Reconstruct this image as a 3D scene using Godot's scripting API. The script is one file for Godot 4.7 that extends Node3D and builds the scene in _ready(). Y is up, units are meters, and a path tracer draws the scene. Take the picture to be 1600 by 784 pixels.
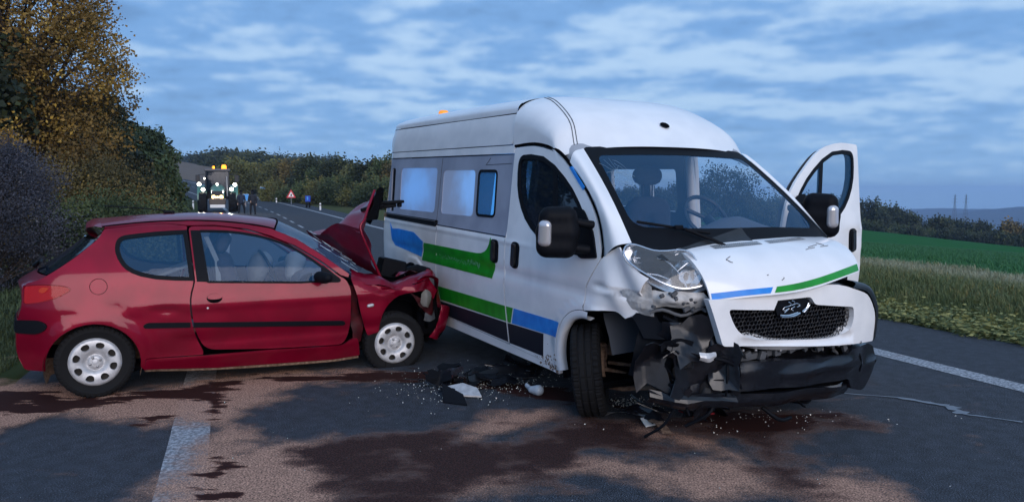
extends Node3D
# A crash on a country road at dusk. Road plane y = 0, camera above the origin, units metres.

const ROAD_DIR := Vector3(-0.338, 0, -0.941)     # the way the road runs, away from the viewer
const ROAD_RIGHT := Vector3(0.941, 0, -0.338)
const BEND_AT := 45.0
const BEND_R := 520.0
const WR := 6.1          # lateral place of the far edge line
const WC := 2.85         # centre line
const WL := -0.33        # near edge line

var M := {}
var row_cell := 0.0      # finer rows for creased sides
var rng := RandomNumberGenerator.new()


# ------------------------------------------------------------------ mesh tools
class MB:
	var v := PackedVector3Array()
	var n := PackedVector3Array()
	var t := PackedVector2Array()
	var c := PackedColorArray()
	var i := PackedInt32Array()
	var tint := Color(1, 1, 1)
	var colored := false

	func vert(p: Vector3, q: Vector3, uv := Vector2.ZERO) -> int:
		v.append(p); n.append(q); t.append(uv); c.append(tint)
		return v.size() - 1

	func tri(a: int, b: int, d: int) -> void:
		var g := (v[b] - v[a]).cross(v[d] - v[a])
		if g.dot(n[a] + n[b] + n[d]) > 0.0:
			i.append_array(PackedInt32Array([a, d, b]))
		else:
			i.append_array(PackedInt32Array([a, b, d]))

	func quad(a: int, b: int, d: int, e: int) -> void:
		tri(a, b, d); tri(a, d, e)

	func flat(pts: Array, away := Vector3(INF, 0, 0)) -> void:
		var nn := Vector3.ZERO
		for k in pts.size():
			nn += (pts[k] as Vector3).cross(pts[(k + 1) % pts.size()])
		var o: Vector3 = pts[0]
		nn = ((pts[1] - o) as Vector3).cross(pts[2] - o)
		if pts.size() > 3:
			nn = ((pts[2] - o) as Vector3).cross(pts[3] - pts[1])
		if nn.length() < 1e-12:
			return
		nn = nn.normalized()
		if away.x != INF and nn.dot(o - away) < 0.0:
			nn = -nn
		var f := v.size()
		for p in pts:
			vert(p, nn, Vector2(p.x + p.z, p.y))
		for k in range(1, pts.size() - 1):
			tri(f, f + k, f + k + 1)

	func join(o: MB, x := Transform3D()) -> void:
		var f := v.size()
		for k in o.v.size():
			v.append(x * o.v[k]); n.append((x.basis * o.n[k]).normalized())
		t.append_array(o.t); c.append_array(o.c)
		var turned := x.basis.determinant() < 0.0
		for k in range(0, o.i.size(), 3):
			if turned:
				i.append_array(PackedInt32Array([f + o.i[k], f + o.i[k + 2], f + o.i[k + 1]]))
			else:
				i.append_array(PackedInt32Array([f + o.i[k], f + o.i[k + 1], f + o.i[k + 2]]))

	func mesh() -> ArrayMesh:
		var a := []
		a.resize(Mesh.ARRAY_MAX)
		a[Mesh.ARRAY_VERTEX] = v; a[Mesh.ARRAY_NORMAL] = n; a[Mesh.ARRAY_TEX_UV] = t
		if colored:
			a[Mesh.ARRAY_COLOR] = c
		a[Mesh.ARRAY_INDEX] = i
		var m := ArrayMesh.new()
		if v.size():
			m.add_surface_from_arrays(Mesh.PRIMITIVE_TRIANGLES, a)
		return m


func box(b: MB, at: Vector3, size: Vector3, r := 0.0, bas := Basis.IDENTITY) -> void:
	var h := size * 0.5
	r = minf(r, minf(h.x, minf(h.y, h.z)) * 0.9)
	var q := func(x: float, y: float, z: float) -> Vector3: return at + bas * Vector3(x, y, z)
	if r <= 0.0:
		for ax in 3:
			for s in [-1.0, 1.0]:
				var pts := []
				for k in [[-1, -1], [1, -1], [1, 1], [-1, 1]]:
					var p := Vector3.ZERO
					p[ax] = s * h[ax]; p[(ax + 1) % 3] = k[0] * h[(ax + 1) % 3]; p[(ax + 2) % 3] = k[1] * h[(ax + 2) % 3]
					pts.append(at + bas * p)
				b.flat(pts, at)
		return
	var id := {}
	for sx in [-1, 1]:
		for sy in [-1, 1]:
			for sz in [-1, 1]:
				var s := Vector3(sx, sy, sz)
				for ax in 3:
					var p := Vector3.ZERO
					for k in 3:
						p[k] = s[k] * (h[k] if k == ax else h[k] - r)
					var nn := Vector3.ZERO
					nn[ax] = s[ax]
					id[[sx, sy, sz, ax]] = b.vert(at + bas * p, bas * nn, Vector2(p.x + p.z, p.y))
	for ax in 3:
		var u := (ax + 1) % 3
		var w := (ax + 2) % 3
		for s in [-1, 1]:
			var ks := []
			for k in [[-1, -1], [1, -1], [1, 1], [-1, 1]]:
				var key := [0, 0, 0, ax]
				key[ax] = s; key[u] = k[0]; key[w] = k[1]
				ks.append(id[key])
			b.quad(ks[0], ks[1], ks[2], ks[3])
		for su in [-1, 1]:
			for sw in [-1, 1]:
				var e := []
				for k in [[-1, u], [1, u], [1, w], [-1, w]]:
					var key := [0, 0, 0, k[1]]
					key[ax] = k[0]; key[u] = su; key[w] = sw
					e.append(id[key])
				b.quad(e[0], e[1], e[2], e[3])
	for sx in [-1, 1]:
		for sy in [-1, 1]:
			for sz in [-1, 1]:
				b.tri(id[[sx, sy, sz, 0]], id[[sx, sy, sz, 1]], id[[sx, sy, sz, 2]])


func tube(b: MB, path: Array, r, sides := 8, flat_y := 1.0) -> void:
	var m := path.size()
	var f := b.v.size()
	var up := Vector3.UP
	for k in m:
		var d: Vector3 = (path[mini(k + 1, m - 1)] - path[maxi(k - 1, 0)]).normalized()
		if absf(d.dot(up)) > 0.95:
			up = Vector3.RIGHT if absf(d.x) < 0.9 else Vector3.BACK
		var a := d.cross(up).normalized()
		var c := a.cross(d).normalized()
		var rr: float = r[k] if r is Array else r
		for j in sides:
			var w := TAU * j / sides
			var o := a * cos(w) + c * sin(w) * flat_y
			b.vert(path[k] + o * rr, o.normalized(), Vector2(float(j) / sides, k))
	for k in m - 1:
		for j in sides:
			var j2 := (j + 1) % sides
			b.quad(f + k * sides + j, f + k * sides + j2, f + (k + 1) * sides + j2, f + (k + 1) * sides + j)
	for e in [0, m - 1]:
		var d2: Vector3 = (path[0] - path[1]) if e == 0 else (path[m - 1] - path[m - 2])
		var o := b.vert(path[e], d2.normalized())
		var g := b.v.size()
		for j in sides:
			b.vert(b.v[f + e * sides + j], d2.normalized())
		for j in sides:
			b.tri(o, g + j, g + (j + 1) % sides)


# profile of [radius, along] turned round the axis of x (local z = axis)
func lathe(b: MB, prof: Array, x := Transform3D(), segs := 32, sharp := 0.6) -> void:
	var m := prof.size()
	var nn := []
	for k in m - 1:
		var d := Vector2(prof[k + 1][0] - prof[k][0], prof[k + 1][1] - prof[k][1]).normalized()
		nn.append(Vector2(d.y, -d.x))
	for k in m - 1:
		var n0: Vector2 = nn[k]
		var n1: Vector2 = nn[k]
		if k > 0 and nn[k - 1].dot(nn[k]) > sharp:
			n0 = (nn[k - 1] + nn[k]).normalized()
		if k < m - 2 and nn[k + 1].dot(nn[k]) > sharp:
			n1 = (nn[k + 1] + nn[k]).normalized()
		var f := b.v.size()
		for j in segs + 1:
			var w := TAU * j / segs
			var e := Vector3(cos(w), sin(w), 0)
			b.vert(x * (e * prof[k][0] + Vector3(0, 0, prof[k][1])), (x.basis * (e * n0.x + Vector3(0, 0, n0.y))).normalized(), Vector2(float(j) / segs, k))
			b.vert(x * (e * prof[k + 1][0] + Vector3(0, 0, prof[k + 1][1])), (x.basis * (e * n1.x + Vector3(0, 0, n1.y))).normalized(), Vector2(float(j) / segs, k + 1))
		for j in segs:
			b.quad(f + 2 * j, f + 2 * j + 1, f + 2 * j + 3, f + 2 * j + 2)


# a surface through rows of points
func sheet(b: MB, rows: Array, smooth := true, out := Vector3.ZERO) -> void:
	var m := rows.size()
	var w: int = rows[0].size()
	if not smooth:
		for k in m - 1:
			for j in w - 1:
				b.flat([rows[k][j], rows[k][j + 1], rows[k + 1][j + 1]])
				b.flat([rows[k][j], rows[k + 1][j + 1], rows[k + 1][j]])
		return
	var f := b.v.size()
	var sgn := 1.0
	for pass_ in 2:
		var total := Vector3.ZERO
		if pass_ == 1:
			for k in range(f, b.v.size()):
				total += b.n[k]
			if out == Vector3.ZERO or total.dot(out) >= 0.0:
				break
			for k in range(f, b.v.size()):
				b.n[k] = -b.n[k]
			break
		for k in m:
			for j in w:
				var du: Vector3 = rows[k][mini(j + 1, w - 1)] - rows[k][maxi(j - 1, 0)]
				var dv: Vector3 = rows[mini(k + 1, m - 1)][j] - rows[maxi(k - 1, 0)][j]
				var nn := du.cross(dv)
				if nn.length() < 1e-10:
					nn = Vector3.UP
				b.vert(rows[k][j], nn.normalized() * sgn, Vector2(float(j) / (w - 1), float(k) / (m - 1)))
	for k in m - 1:
		for j in w - 1:
			b.quad(f + k * w + j, f + k * w + j + 1, f + (k + 1) * w + j + 1, f + (k + 1) * w + j)


# smooth rows: a coarse grid of control points made finer by Catmull-Rom, with dents
func cr(p0: Vector3, p1: Vector3, p2: Vector3, p3: Vector3, t: float) -> Vector3:
	return 0.5 * (2.0 * p1 + (p2 - p0) * t + (2.0 * p0 - 5.0 * p1 + 4.0 * p2 - p3) * t * t + (3.0 * p1 - p0 - 3.0 * p2 + p3) * t * t * t)


func fine_line(l: Array, k: int) -> Array:
	var out := []
	var m := l.size()
	for a in m - 1:
		var p0: Vector3 = l[a - 1] if a > 0 else l[a] * 2.0 - l[a + 1]
		var p3: Vector3 = l[a + 2] if a + 2 < m else l[a + 1] * 2.0 - l[a]
		for j in k:
			out.append(cr(p0, l[a], l[a + 1], p3, float(j) / k))
	out.append(l[m - 1])
	return out


func fine(rows: Array, ku: int, kv: int, jit := 0.0, freq := 9.0, seed_ := 1) -> Array:
	var wide := []
	for r in rows:
		wide.append(fine_line(r, ku))
	var out := []
	var w: int = wide[0].size()
	var cols := []
	for j in w:
		var col := []
		for r in wide:
			col.append(r[j])
		cols.append(fine_line(col, kv))
	var ns := FastNoiseLite.new()
	ns.seed = seed_
	ns.frequency = freq * 0.1
	for k in (cols[0] as Array).size():
		var r := []
		for j in w:
			var p: Vector3 = cols[j][k]
			if jit > 0.0:
				p += Vector3(ns.get_noise_3d(p.x * 10, p.y * 10, p.z * 10), ns.get_noise_3d(p.y * 10 + 50, p.z * 10, p.x * 10), ns.get_noise_3d(p.z * 10, p.x * 10 + 90, p.y * 10)) * jit
			r.append(p)
		out.append(r)
	return out


# sharp folds: every point moved along n by the distance to a few planes
func crease(rows: Array, n: Vector3, amp: float, sd: int, count := 6) -> Array:
	var r := RandomNumberGenerator.new()
	r.seed = sd
	var mid := Vector3.ZERO
	var c := 0
	for row in rows:
		for p in row:
			mid += p
			c += 1
	mid /= c
	var folds := []
	for k in count:
		folds.append([Vector3(r.randfn(0, 1), r.randfn(0, 1), r.randfn(0, 1)).normalized(), r.randf_range(-0.3, 0.3), r.randf_range(-1.0, 1.0) * amp])
	var out := []
	for row in rows:
		var q := []
		for p: Vector3 in row:
			var z := 0.0
			for f in folds:
				z += maxf(0.0, 0.16 - absf((p - mid).dot(f[0]) - f[1])) * f[2]
			q.append(p + n * z)
		out.append(q)
	return out


# [x, y, r, ...] -> polygon whose corners are rounded by r (9 = as far as the edges go)
func rp(a: Array) -> PackedVector2Array:
	var out := PackedVector2Array()
	var m := a.size() / 3
	for k in m:
		var p := Vector2(a[3 * k], a[3 * k + 1])
		var e := 3 * ((k + m - 1) % m)
		var g := 3 * ((k + 1) % m)
		var d0 := Vector2(a[e], a[e + 1]) - p
		var d1 := Vector2(a[g], a[g + 1]) - p
		var r: float = a[3 * k + 2]
		if r <= 0.0:
			out.append(p)
			continue
		var q0 := p + d0.normalized() * minf(r, d0.length() * 0.499)
		var q1 := p + d1.normalized() * minf(r, d1.length() * 0.499)
		var turn := absf(d0.angle_to(d1))
		var steps := clampi(int((PI - turn) * 4.0) + 1, 2, 8)
		for j in steps + 1:
			var t := float(j) / steps
			out.append(q0.lerp(p, t).lerp(p.lerp(q1, t), t))
	return out


func grow(poly: PackedVector2Array, d: float) -> PackedVector2Array:
	var r := Geometry2D.offset_polygon(poly, d)
	return r[0] if r.size() else poly


func dense(poly: PackedVector2Array, step: float) -> PackedVector2Array:
	var out := PackedVector2Array()
	for k in poly.size():
		var a := poly[k]
		var b := poly[(k + 1) % poly.size()]
		var m := maxi(1, int(ceil(a.distance_to(b) / step)))
		for j in m:
			out.append(a.lerp(b, float(j) / m))
	return out


# a curved plate: the polygon (with holes) laid on the surface f, its edge turned in by thick
func panel(b: MB, poly: PackedVector2Array, holes: Array, f: Callable, hint: Vector3, cell := 0.08, thick := 0.012) -> void:
	if Geometry2D.is_polygon_clockwise(poly):
		poly.reverse()
	var lo := poly[0]
	var hi := poly[0]
	for p in poly:
		lo = lo.min(p); hi = hi.max(p)
	var ids := {}
	var nf := func(p: Vector2) -> Vector3:
		var e := 0.006
		var du: Vector3 = f.call(p + Vector2(e, 0)) - f.call(p - Vector2(e, 0))
		var dv: Vector3 = f.call(p + Vector2(0, e)) - f.call(p - Vector2(0, e))
		var nn := du.cross(dv).normalized()
		return nn if nn.dot(hint) >= 0.0 else -nn
	var hb := []
	for h in holes:
		var r := Rect2(h[0], Vector2.ZERO)
		for p in h:
			r = r.expand(p)
		hb.append(r.grow(0.001))
	var cy := row_cell if row_cell > 0.0 else cell
	if row_cell > 0.0:
		lo.y = floor(lo.y / cy) * cy
	for ix in int(ceil((hi.x - lo.x) / cell)):
		for iy in int(ceil((hi.y - lo.y) / cy)):
			var r := Rect2(lo + Vector2(ix * cell, iy * cy), Vector2(cell, cy))
			var pieces: Array = Geometry2D.intersect_polygons(poly, PackedVector2Array([r.position, r.position + Vector2(cell, 0), r.end, r.position + Vector2(0, cy)]))
			for k in holes.size():
				if not (hb[k] as Rect2).intersects(r):
					continue
				var left := []
				for q in pieces:
					left.append_array(Geometry2D.clip_polygons(q, holes[k]))
				pieces = left
			for q: PackedVector2Array in pieces:
				var tr := Geometry2D.triangulate_polygon(q)
				var ix2 := PackedInt32Array()
				for p in q:
					var key := Vector2i((p * 8000.0).round())
					if not ids.has(key):
						ids[key] = b.vert(f.call(p), nf.call(p), p)
					ix2.append(ids[key])
				for k in range(0, tr.size(), 3):
					b.tri(ix2[tr[k]], ix2[tr[k + 1]], ix2[tr[k + 2]])
	if thick <= 0.0:
		return
	var loops := [poly]
	loops.append_array(holes)
	for l in loops:
		var d := dense(l, cell)
		var m := d.size()
		for k in m:
			var p: Vector2 = d[k]
			var q: Vector2 = d[(k + 1) % m]
			var n0: Vector3 = nf.call(p)
			var n1: Vector3 = nf.call(q)
			var a: Vector3 = f.call(p)
			var c: Vector3 = f.call(q)
			if a.distance_to(c) > 1e-5:
				b.flat([a, c, c - n1 * thick, a - n0 * thick])


# soft interpolation through a table
func pw(x: float, xs: Array, ys: Array) -> float:
	var m := xs.size()
	if x <= xs[0]:
		return ys[0]
	if x >= xs[m - 1]:
		return ys[m - 1]
	var k := 0
	while x > xs[k + 1]:
		k += 1
	var h: float = xs[k + 1] - xs[k]
	var t = (x - xs[k]) / h
	var s: float = (ys[k + 1] - ys[k]) / h
	var m0: float = s if k == 0 else (ys[k + 1] - ys[k - 1]) / (xs[k + 1] - xs[k - 1])
	var m1: float = s if k + 2 >= m else (ys[k + 2] - ys[k]) / (xs[k + 2] - xs[k])
	var t2 = t * t
	var t3 = t2 * t
	return (2 * t3 - 3 * t2 + 1) * ys[k] + (t3 - 2 * t2 + t) * h * m0 + (3 * t2 - 2 * t3) * ys[k + 1] + (t3 - t2) * h * m1


# surface nets over a smooth union of tapered capsules: a body in one skin
func skin(b: MB, bones: Array, cell: float, soft := 0.03) -> void:
	var lo := Vector3.ONE * 1e9
	var hi := -lo
	for s in bones:
		for e in 2:
			lo = lo.min(s[e] - Vector3.ONE * (s[2 + e] + 2 * cell)); hi = hi.max(s[e] + Vector3.ONE * (s[2 + e] + 2 * cell))
	var nx := int((hi.x - lo.x) / cell) + 2
	var ny := int((hi.y - lo.y) / cell) + 2
	var nz := int((hi.z - lo.z) / cell) + 2
	var d := PackedFloat32Array()
	d.resize(nx * ny * nz)
	for x in nx:
		for y in ny:
			for z in nz:
				var p := lo + Vector3(x, y, z) * cell
				var w := 1e3
				for s in bones:
					var a: Vector3 = s[0]
					var ab: Vector3 = s[1] - a
					var t := clampf((p - a).dot(ab) / maxf(ab.length_squared(), 1e-9), 0, 1)
					var q: float = (p - a - ab * t).length() - lerpf(s[2], s[3], t)
					var h := maxf(soft - absf(w - q), 0.0) / soft
					w = minf(w, q) - h * h * soft * 0.25
				d[(x * ny + y) * nz + z] = w
	var id := {}
	for x in nx - 1:
		for y in ny - 1:
			for z in nz - 1:
				var sum := Vector3.ZERO
				var cnt := 0
				for e in [[0, 0, 0, 1, 0, 0], [0, 0, 0, 0, 1, 0], [0, 0, 0, 0, 0, 1], [1, 0, 0, 1, 1, 0], [1, 0, 0, 1, 0, 1], [0, 1, 0, 1, 1, 0], [0, 1, 0, 0, 1, 1], [0, 0, 1, 1, 0, 1], [0, 0, 1, 0, 1, 1], [1, 1, 0, 1, 1, 1], [1, 0, 1, 1, 1, 1], [0, 1, 1, 1, 1, 1]]:
					var a: float = d[((x + e[0]) * ny + y + e[1]) * nz + z + e[2]]
					var c: float = d[((x + e[3]) * ny + y + e[4]) * nz + z + e[5]]
					if (a < 0) != (c < 0):
						sum += Vector3(e[0], e[1], e[2]).lerp(Vector3(e[3], e[4], e[5]), a / (a - c))
						cnt += 1
				if cnt:
					var g := Vector3(d[((x + 1) * ny + y) * nz + z] - d[(x * ny + y) * nz + z], d[(x * ny + y + 1) * nz + z] - d[(x * ny + y) * nz + z], d[(x * ny + y) * nz + z + 1] - d[(x * ny + y) * nz + z])
					id[(x * ny + y) * nz + z] = b.vert(lo + (Vector3(x, y, z) + sum / cnt) * cell, g.normalized())
	var st := [ny * nz, nz, 1]
	for x in range(1, nx - 1):
		for y in range(1, ny - 1):
			for z in range(1, nz - 1):
				var o := (x * ny + y) * nz + z
				for ax in 3:
					if (d[o] < 0) != (d[o + st[ax]] < 0):
						var u: int = st[(ax + 1) % 3]
						var w: int = st[(ax + 2) % 3]
						b.quad(id[o], id[o - u], id[o - u - w], id[o - w])


# ------------------------------------------------------------------ nodes
func tag(o: Node3D, label: String, category: String, group := "") -> Node3D:
	o.set_meta("label", label); o.set_meta("category", category)
	if group != "":
		o.set_meta("group", group)
	return o


func thing(called: String, label: String, category: String, at := Vector3.ZERO, group := "") -> Node3D:
	var o := Node3D.new()
	o.name = called
	add_child(o, true)
	o.position = at
	return tag(o, label, category, group)


func put(called: String, b: MB, m: Material, parent: Node = null, at := Vector3.ZERO) -> MeshInstance3D:
	var o := MeshInstance3D.new()
	o.name = called
	o.mesh = b.mesh()
	o.material_override = m
	o.position = at
	(parent if parent else self).add_child(o, true)
	return o


func again(o: MeshInstance3D, parent: Node, x: Transform3D) -> MeshInstance3D:
	var c: MeshInstance3D = o.duplicate()
	c.name = String(o.name)
	parent.add_child(c, true)
	c.transform = x
	return c


func struct(called: String, b: MB, m: Material) -> MeshInstance3D:
	var o := put(called, b, m)
	o.set_meta("kind", "structure")
	return o


func scatter(called: String, mesh: Mesh, m: Material, xs: Array, cols: Array, parent: Node = null) -> MultiMeshInstance3D:
	var mm := MultiMesh.new()
	mm.transform_format = MultiMesh.TRANSFORM_3D
	mm.use_colors = true
	mm.mesh = mesh
	mm.instance_count = xs.size()
	for k in xs.size():
		mm.set_instance_transform(k, xs[k]); mm.set_instance_color(k, cols[k])
	var o := MultiMeshInstance3D.new()
	o.name = called
	o.multimesh = mm
	o.material_override = m
	(parent if parent else self).add_child(o, true)
	return o


# ------------------------------------------------------------------ materials
func mat(r: float, g: float, bl: float, rough := 0.6, metal := 0.0) -> StandardMaterial3D:
	var m := StandardMaterial3D.new()
	m.albedo_color = Color(r, g, bl).linear_to_srgb()
	m.roughness = rough
	m.metallic = metal
	return m


func glass(r: float, g: float, bl: float, a: float) -> StandardMaterial3D:
	var m := mat(r, g, bl, 0.02)
	m.transparency = BaseMaterial3D.TRANSPARENCY_ALPHA
	m.albedo_color.a = a
	return m


func lit(r: float, g: float, bl: float, e: float) -> StandardMaterial3D:
	var m := mat(r, g, bl, 0.4)
	m.emission_enabled = true
	m.emission = Color(r, g, bl).linear_to_srgb()
	m.emission_energy_multiplier = e
	return m


func noise_tex(freq: float, lo: Color, hi: Color, size := 512, seed_ := 3, oct := 4, normal := false, gain := 0.5) -> Texture2D:
	var ns := FastNoiseLite.new()
	ns.seed = seed_; ns.frequency = freq; ns.fractal_octaves = oct; ns.fractal_gain = gain
	var im := ns.get_seamless_image(size, size)
	if normal:
		im.convert(Image.FORMAT_RGBA8)
		im.bump_map_to_normal_map(6.0)
		return ImageTexture.create_from_image(im)
	var d := im.get_data()
	var o := PackedByteArray()
	o.resize(size * size * 3)
	var lut := []
	for k in 256:
		var c := lo.lerp(hi, smoothstep(0.15, 0.85, k / 255.0))
		lut.append([int(c.r * 255), int(c.g * 255), int(c.b * 255)])
	for k in size * size:
		var c: Array = lut[d[k]]
		o[3 * k] = c[0]; o[3 * k + 1] = c[1]; o[3 * k + 2] = c[2]
	return ImageTexture.create_from_image(Image.create_from_data(size, size, false, Image.FORMAT_RGB8, o))


func tri_map(m: StandardMaterial3D, t: Texture2D, scale: float, world := true) -> StandardMaterial3D:
	m.albedo_texture = t
	m.uv1_triplanar = true
	m.uv1_world_triplanar = world
	m.uv1_scale = Vector3.ONE * scale
	return m


func asphalt_tex() -> Array:
	var n1 := FastNoiseLite.new()
	n1.seed = 11; n1.frequency = 0.16; n1.fractal_octaves = 2
	var n2 := FastNoiseLite.new()
	n2.seed = 12; n2.frequency = 0.012; n2.fractal_octaves = 4
	var s := 1024
	var a := n1.get_seamless_image(s, s).get_data()
	var c := n2.get_seamless_image(s, s).get_data()
	var o := PackedByteArray()
	o.resize(s * s * 3)
	for k in s * s:
		var x := a[k] / 255.0
		var v := 58.0 + (x - 0.5) * 74.0 + (c[k] / 255.0 - 0.5) * 20.0
		if x > 0.80:
			v += 70.0 * (x - 0.80) / 0.2 + 14.0
		o[3 * k] = int(clampf(v * 0.93, 0, 255)); o[3 * k + 1] = int(clampf(v * 1.0, 0, 255)); o[3 * k + 2] = int(clampf(v * 1.13, 0, 255))  # blue of the sky light is mixed into the grey
	var im := n1.get_seamless_image(s, s)
	im.convert(Image.FORMAT_RGBA8)
	im.bump_map_to_normal_map(5.0)
	return [ImageTexture.create_from_image(Image.create_from_data(s, s, false, Image.FORMAT_RGB8, o)), ImageTexture.create_from_image(im)]


func make_materials() -> void:
	var at := asphalt_tex()
	M.asphalt = tri_map(mat(1, 1, 1, 0.85), at[0], 0.55)
	M.asphalt.normal_enabled = true
	M.asphalt.normal_texture = at[1]
	M.asphalt.normal_scale = 0.9
	M.asphalt.metallic_specular = 0.4
	M.paint_line = tri_map(mat(1, 1, 1, 0.8), noise_tex(0.05, Color(0.36, 0.37, 0.39), Color(0.74, 0.75, 0.77), 512, 21, 5, false, 0.75), 0.9)
	M.white = tri_map(mat(1, 1, 1, 0.32), noise_tex(0.006, Color(0.89, 0.895, 0.905), Color(0.945, 0.945, 0.95), 512, 5, 5), 0.7, false)
	M.white.clearcoat_enabled = true
	M.white.clearcoat = 0.5
	M.white.clearcoat_roughness = 0.12
	M.film = tri_map(mat(1, 1, 1, 0.5), noise_tex(0.006, Color(0.54, 0.56, 0.62), Color(0.61, 0.63, 0.69), 512, 6, 4), 0.6, false)
	M.red = tri_map(mat(1, 1, 1, 0.46, 0.4), noise_tex(0.008, Color(0.45, 0.008, 0.13), Color(0.51, 0.012, 0.15), 512, 8, 4), 0.7, false)
	M.red.metallic_specular = 0.25
	M.red.clearcoat_enabled = true
	M.red.clearcoat = 0.5
	M.red.clearcoat_roughness = 0.08
	M.black = mat(0.006, 0.007, 0.010, 0.55)
	M.black.metallic_specular = 0.2
	M.rubber = mat(0.009, 0.009, 0.010, 0.8)
	M.rubber.metallic_specular = 0.3
	M.plastic = tri_map(mat(1, 1, 1, 0.42), noise_tex(0.02, Color(0.07, 0.075, 0.09), Color(0.13, 0.135, 0.155), 256, 9, 4), 2.0, false)
	M.dark = mat(0.004, 0.004, 0.005, 0.9)
	M.dark.metallic_specular = 0.1
	M.gap = mat(0.003, 0.003, 0.004, 0.9)
	M.gap.metallic_specular = 0.1
	M.grey = mat(0.07, 0.075, 0.085, 0.6)
	M.cloth = tri_map(mat(1, 1, 1, 0.95), noise_tex(0.2, Color(0.15, 0.16, 0.20), Color(0.24, 0.25, 0.30), 256, 10, 2), 4.0, false)
	M.trim = mat(0.10, 0.105, 0.12, 0.8)
	M.lining = mat(0.34, 0.36, 0.40, 0.8)
	M.glass = glass(0.035, 0.15, 0.33, 0.27)  # blue of the reflected sky is put into the glass colour
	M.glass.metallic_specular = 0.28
	M.glass_dark = glass(0.008, 0.014, 0.024, 0.95)
	M.clear = glass(0.6, 0.65, 0.7, 0.10)
	M.chrome = mat(0.75, 0.76, 0.78, 0.14, 1.0)
	M.steel = mat(0.30, 0.30, 0.31, 0.45, 0.9)
	M.rust = tri_map(mat(1, 1, 1, 0.85), noise_tex(0.03, Color(0.34, 0.25, 0.19), Color(0.56, 0.47, 0.40), 256, 13, 4), 3.0, false)
	M.cap = tri_map(mat(1, 1, 1, 0.4, 0.3), noise_tex(0.02, Color(0.70, 0.70, 0.71), Color(0.80, 0.80, 0.81), 256, 14, 4), 3.0, false)
	M.green = tri_map(mat(1, 1, 1, 0.4), noise_tex(0.015, Color(0.02, 0.50, 0.08), Color(0.06, 0.58, 0.12), 256, 15, 5), 1.5, false)
	M.blue = tri_map(mat(1, 1, 1, 0.4), noise_tex(0.015, Color(0.06, 0.48, 0.84), Color(0.14, 0.56, 0.90), 256, 16, 5), 1.5, false)
	M.leaf = mat(1, 1, 1, 0.75)
	M.leaf.vertex_color_use_as_albedo = true
	M.leaf.backlight_enabled = true
	M.leaf.backlight = Color(0.35, 0.35, 0.35)
	M.bark = tri_map(mat(1, 1, 1, 0.95), noise_tex(0.03, Color(0.16, 0.13, 0.11), Color(0.30, 0.26, 0.23), 256, 17, 4), 2.0)
	M.ground = mat(1, 1, 1, 0.95)
	M.ground.vertex_color_use_as_albedo = true
	M.ground.metallic_specular = 0.1
	M.hill = mat(0.034, 0.052, 0.062, 0.95)  # bluish: some distance haze is mixed into the colour
	M.plough = mat(0.17, 0.13, 0.11, 0.95)
	M.steel_far = mat(0.10, 0.11, 0.12, 0.7)
	M.band = mat(0.010, 0.013, 0.022, 0.45)
	M.band.metallic_specular = 0.35
	M.worn = mat(0.14, 0.42, 0.20, 0.6)
	M.grille = mat(0.02, 0.02, 0.024, 0.3)
	M.dash = mat(0.09, 0.10, 0.12, 0.7)
	M.skin_tone = mat(0.45, 0.28, 0.2, 0.6)


# ------------------------------------------------------------------ the land
func road_xy(a: float, n: float) -> Vector3:
	if a <= BEND_AT:
		return ROAD_DIR * a + ROAD_RIGHT * n
	var c := ROAD_DIR * BEND_AT - ROAD_RIGHT * BEND_R
	var w := (a - BEND_AT) / BEND_R
	return c + (ROAD_RIGHT * cos(w) + ROAD_DIR * sin(w)) * (BEND_R + n)


func road_an(p: Vector3) -> Vector2:
	var a := p.dot(ROAD_DIR)
	if a <= BEND_AT:
		return Vector2(a, p.dot(ROAD_RIGHT))
	var w := p - (ROAD_DIR * BEND_AT - ROAD_RIGHT * BEND_R)
	w.y = 0
	return Vector2(BEND_AT + BEND_R * atan2(w.dot(ROAD_DIR), w.dot(ROAD_RIGHT)), w.length() - BEND_R)


func road_h(a: float) -> float:
	if a < 40.0:
		return 0.0
	if a < 220.0:
		return 0.00022 * (a - 40.0) * (a - 40.0)
	return 7.13 + (a - 220.0) * 0.05


var hill_noise := FastNoiseLite.new()

func land(a: float, n: float) -> float:
	var e := road_h(clampf(a, 0, 420))
	var bump := hill_noise.get_noise_2d(a * 0.6, n * 0.6)
	if n < -1.8:
		var d := -1.8 - n
		return e - 0.12 * smoothstep(0.0, 0.6, d) + 0.35 * smoothstep(2.0, 6.0, d) + 0.10 * bump * smoothstep(0.4, 3.0, d) - 2.0 * smoothstep(10.0, 60.0, d) * smoothstep(60.0, 220.0, a)
	if n < 7.75:
		return e - 0.06 - 0.25 * smoothstep(30.0, 90.0, a)
	var d := n - 7.75
	var far := smoothstep(60.0, 120.0, a)
	e *= smoothstep(70.0, 20.0, d)
	var h := -0.06 + 0.06 * smoothstep(0.8, 3.5, d) - 0.46 * smoothstep(3.0, 9.5, d) + 0.1 * bump * smoothstep(0.3, 2.0, d)
	var fall := -0.074 * maxf(d - 9.5, 0.0) + 0.003 * maxf(d - 190.0, 0.0)
	fall = maxf(fall, -17.0 - 0.045 * maxf(d - 240.0, 0.0))
	return e + h + lerpf(fall, maxf(-2.5, -0.06 * maxf(d - 6.0, 0.0)) + 10.0 * smoothstep(150.0, 420.0, a), far * smoothstep(160.0, 60.0, d))


func ground_at(p: Vector3) -> Vector3:
	var c := road_an(p)
	return Vector3(p.x, land(c.x, c.y), p.z)


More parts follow.
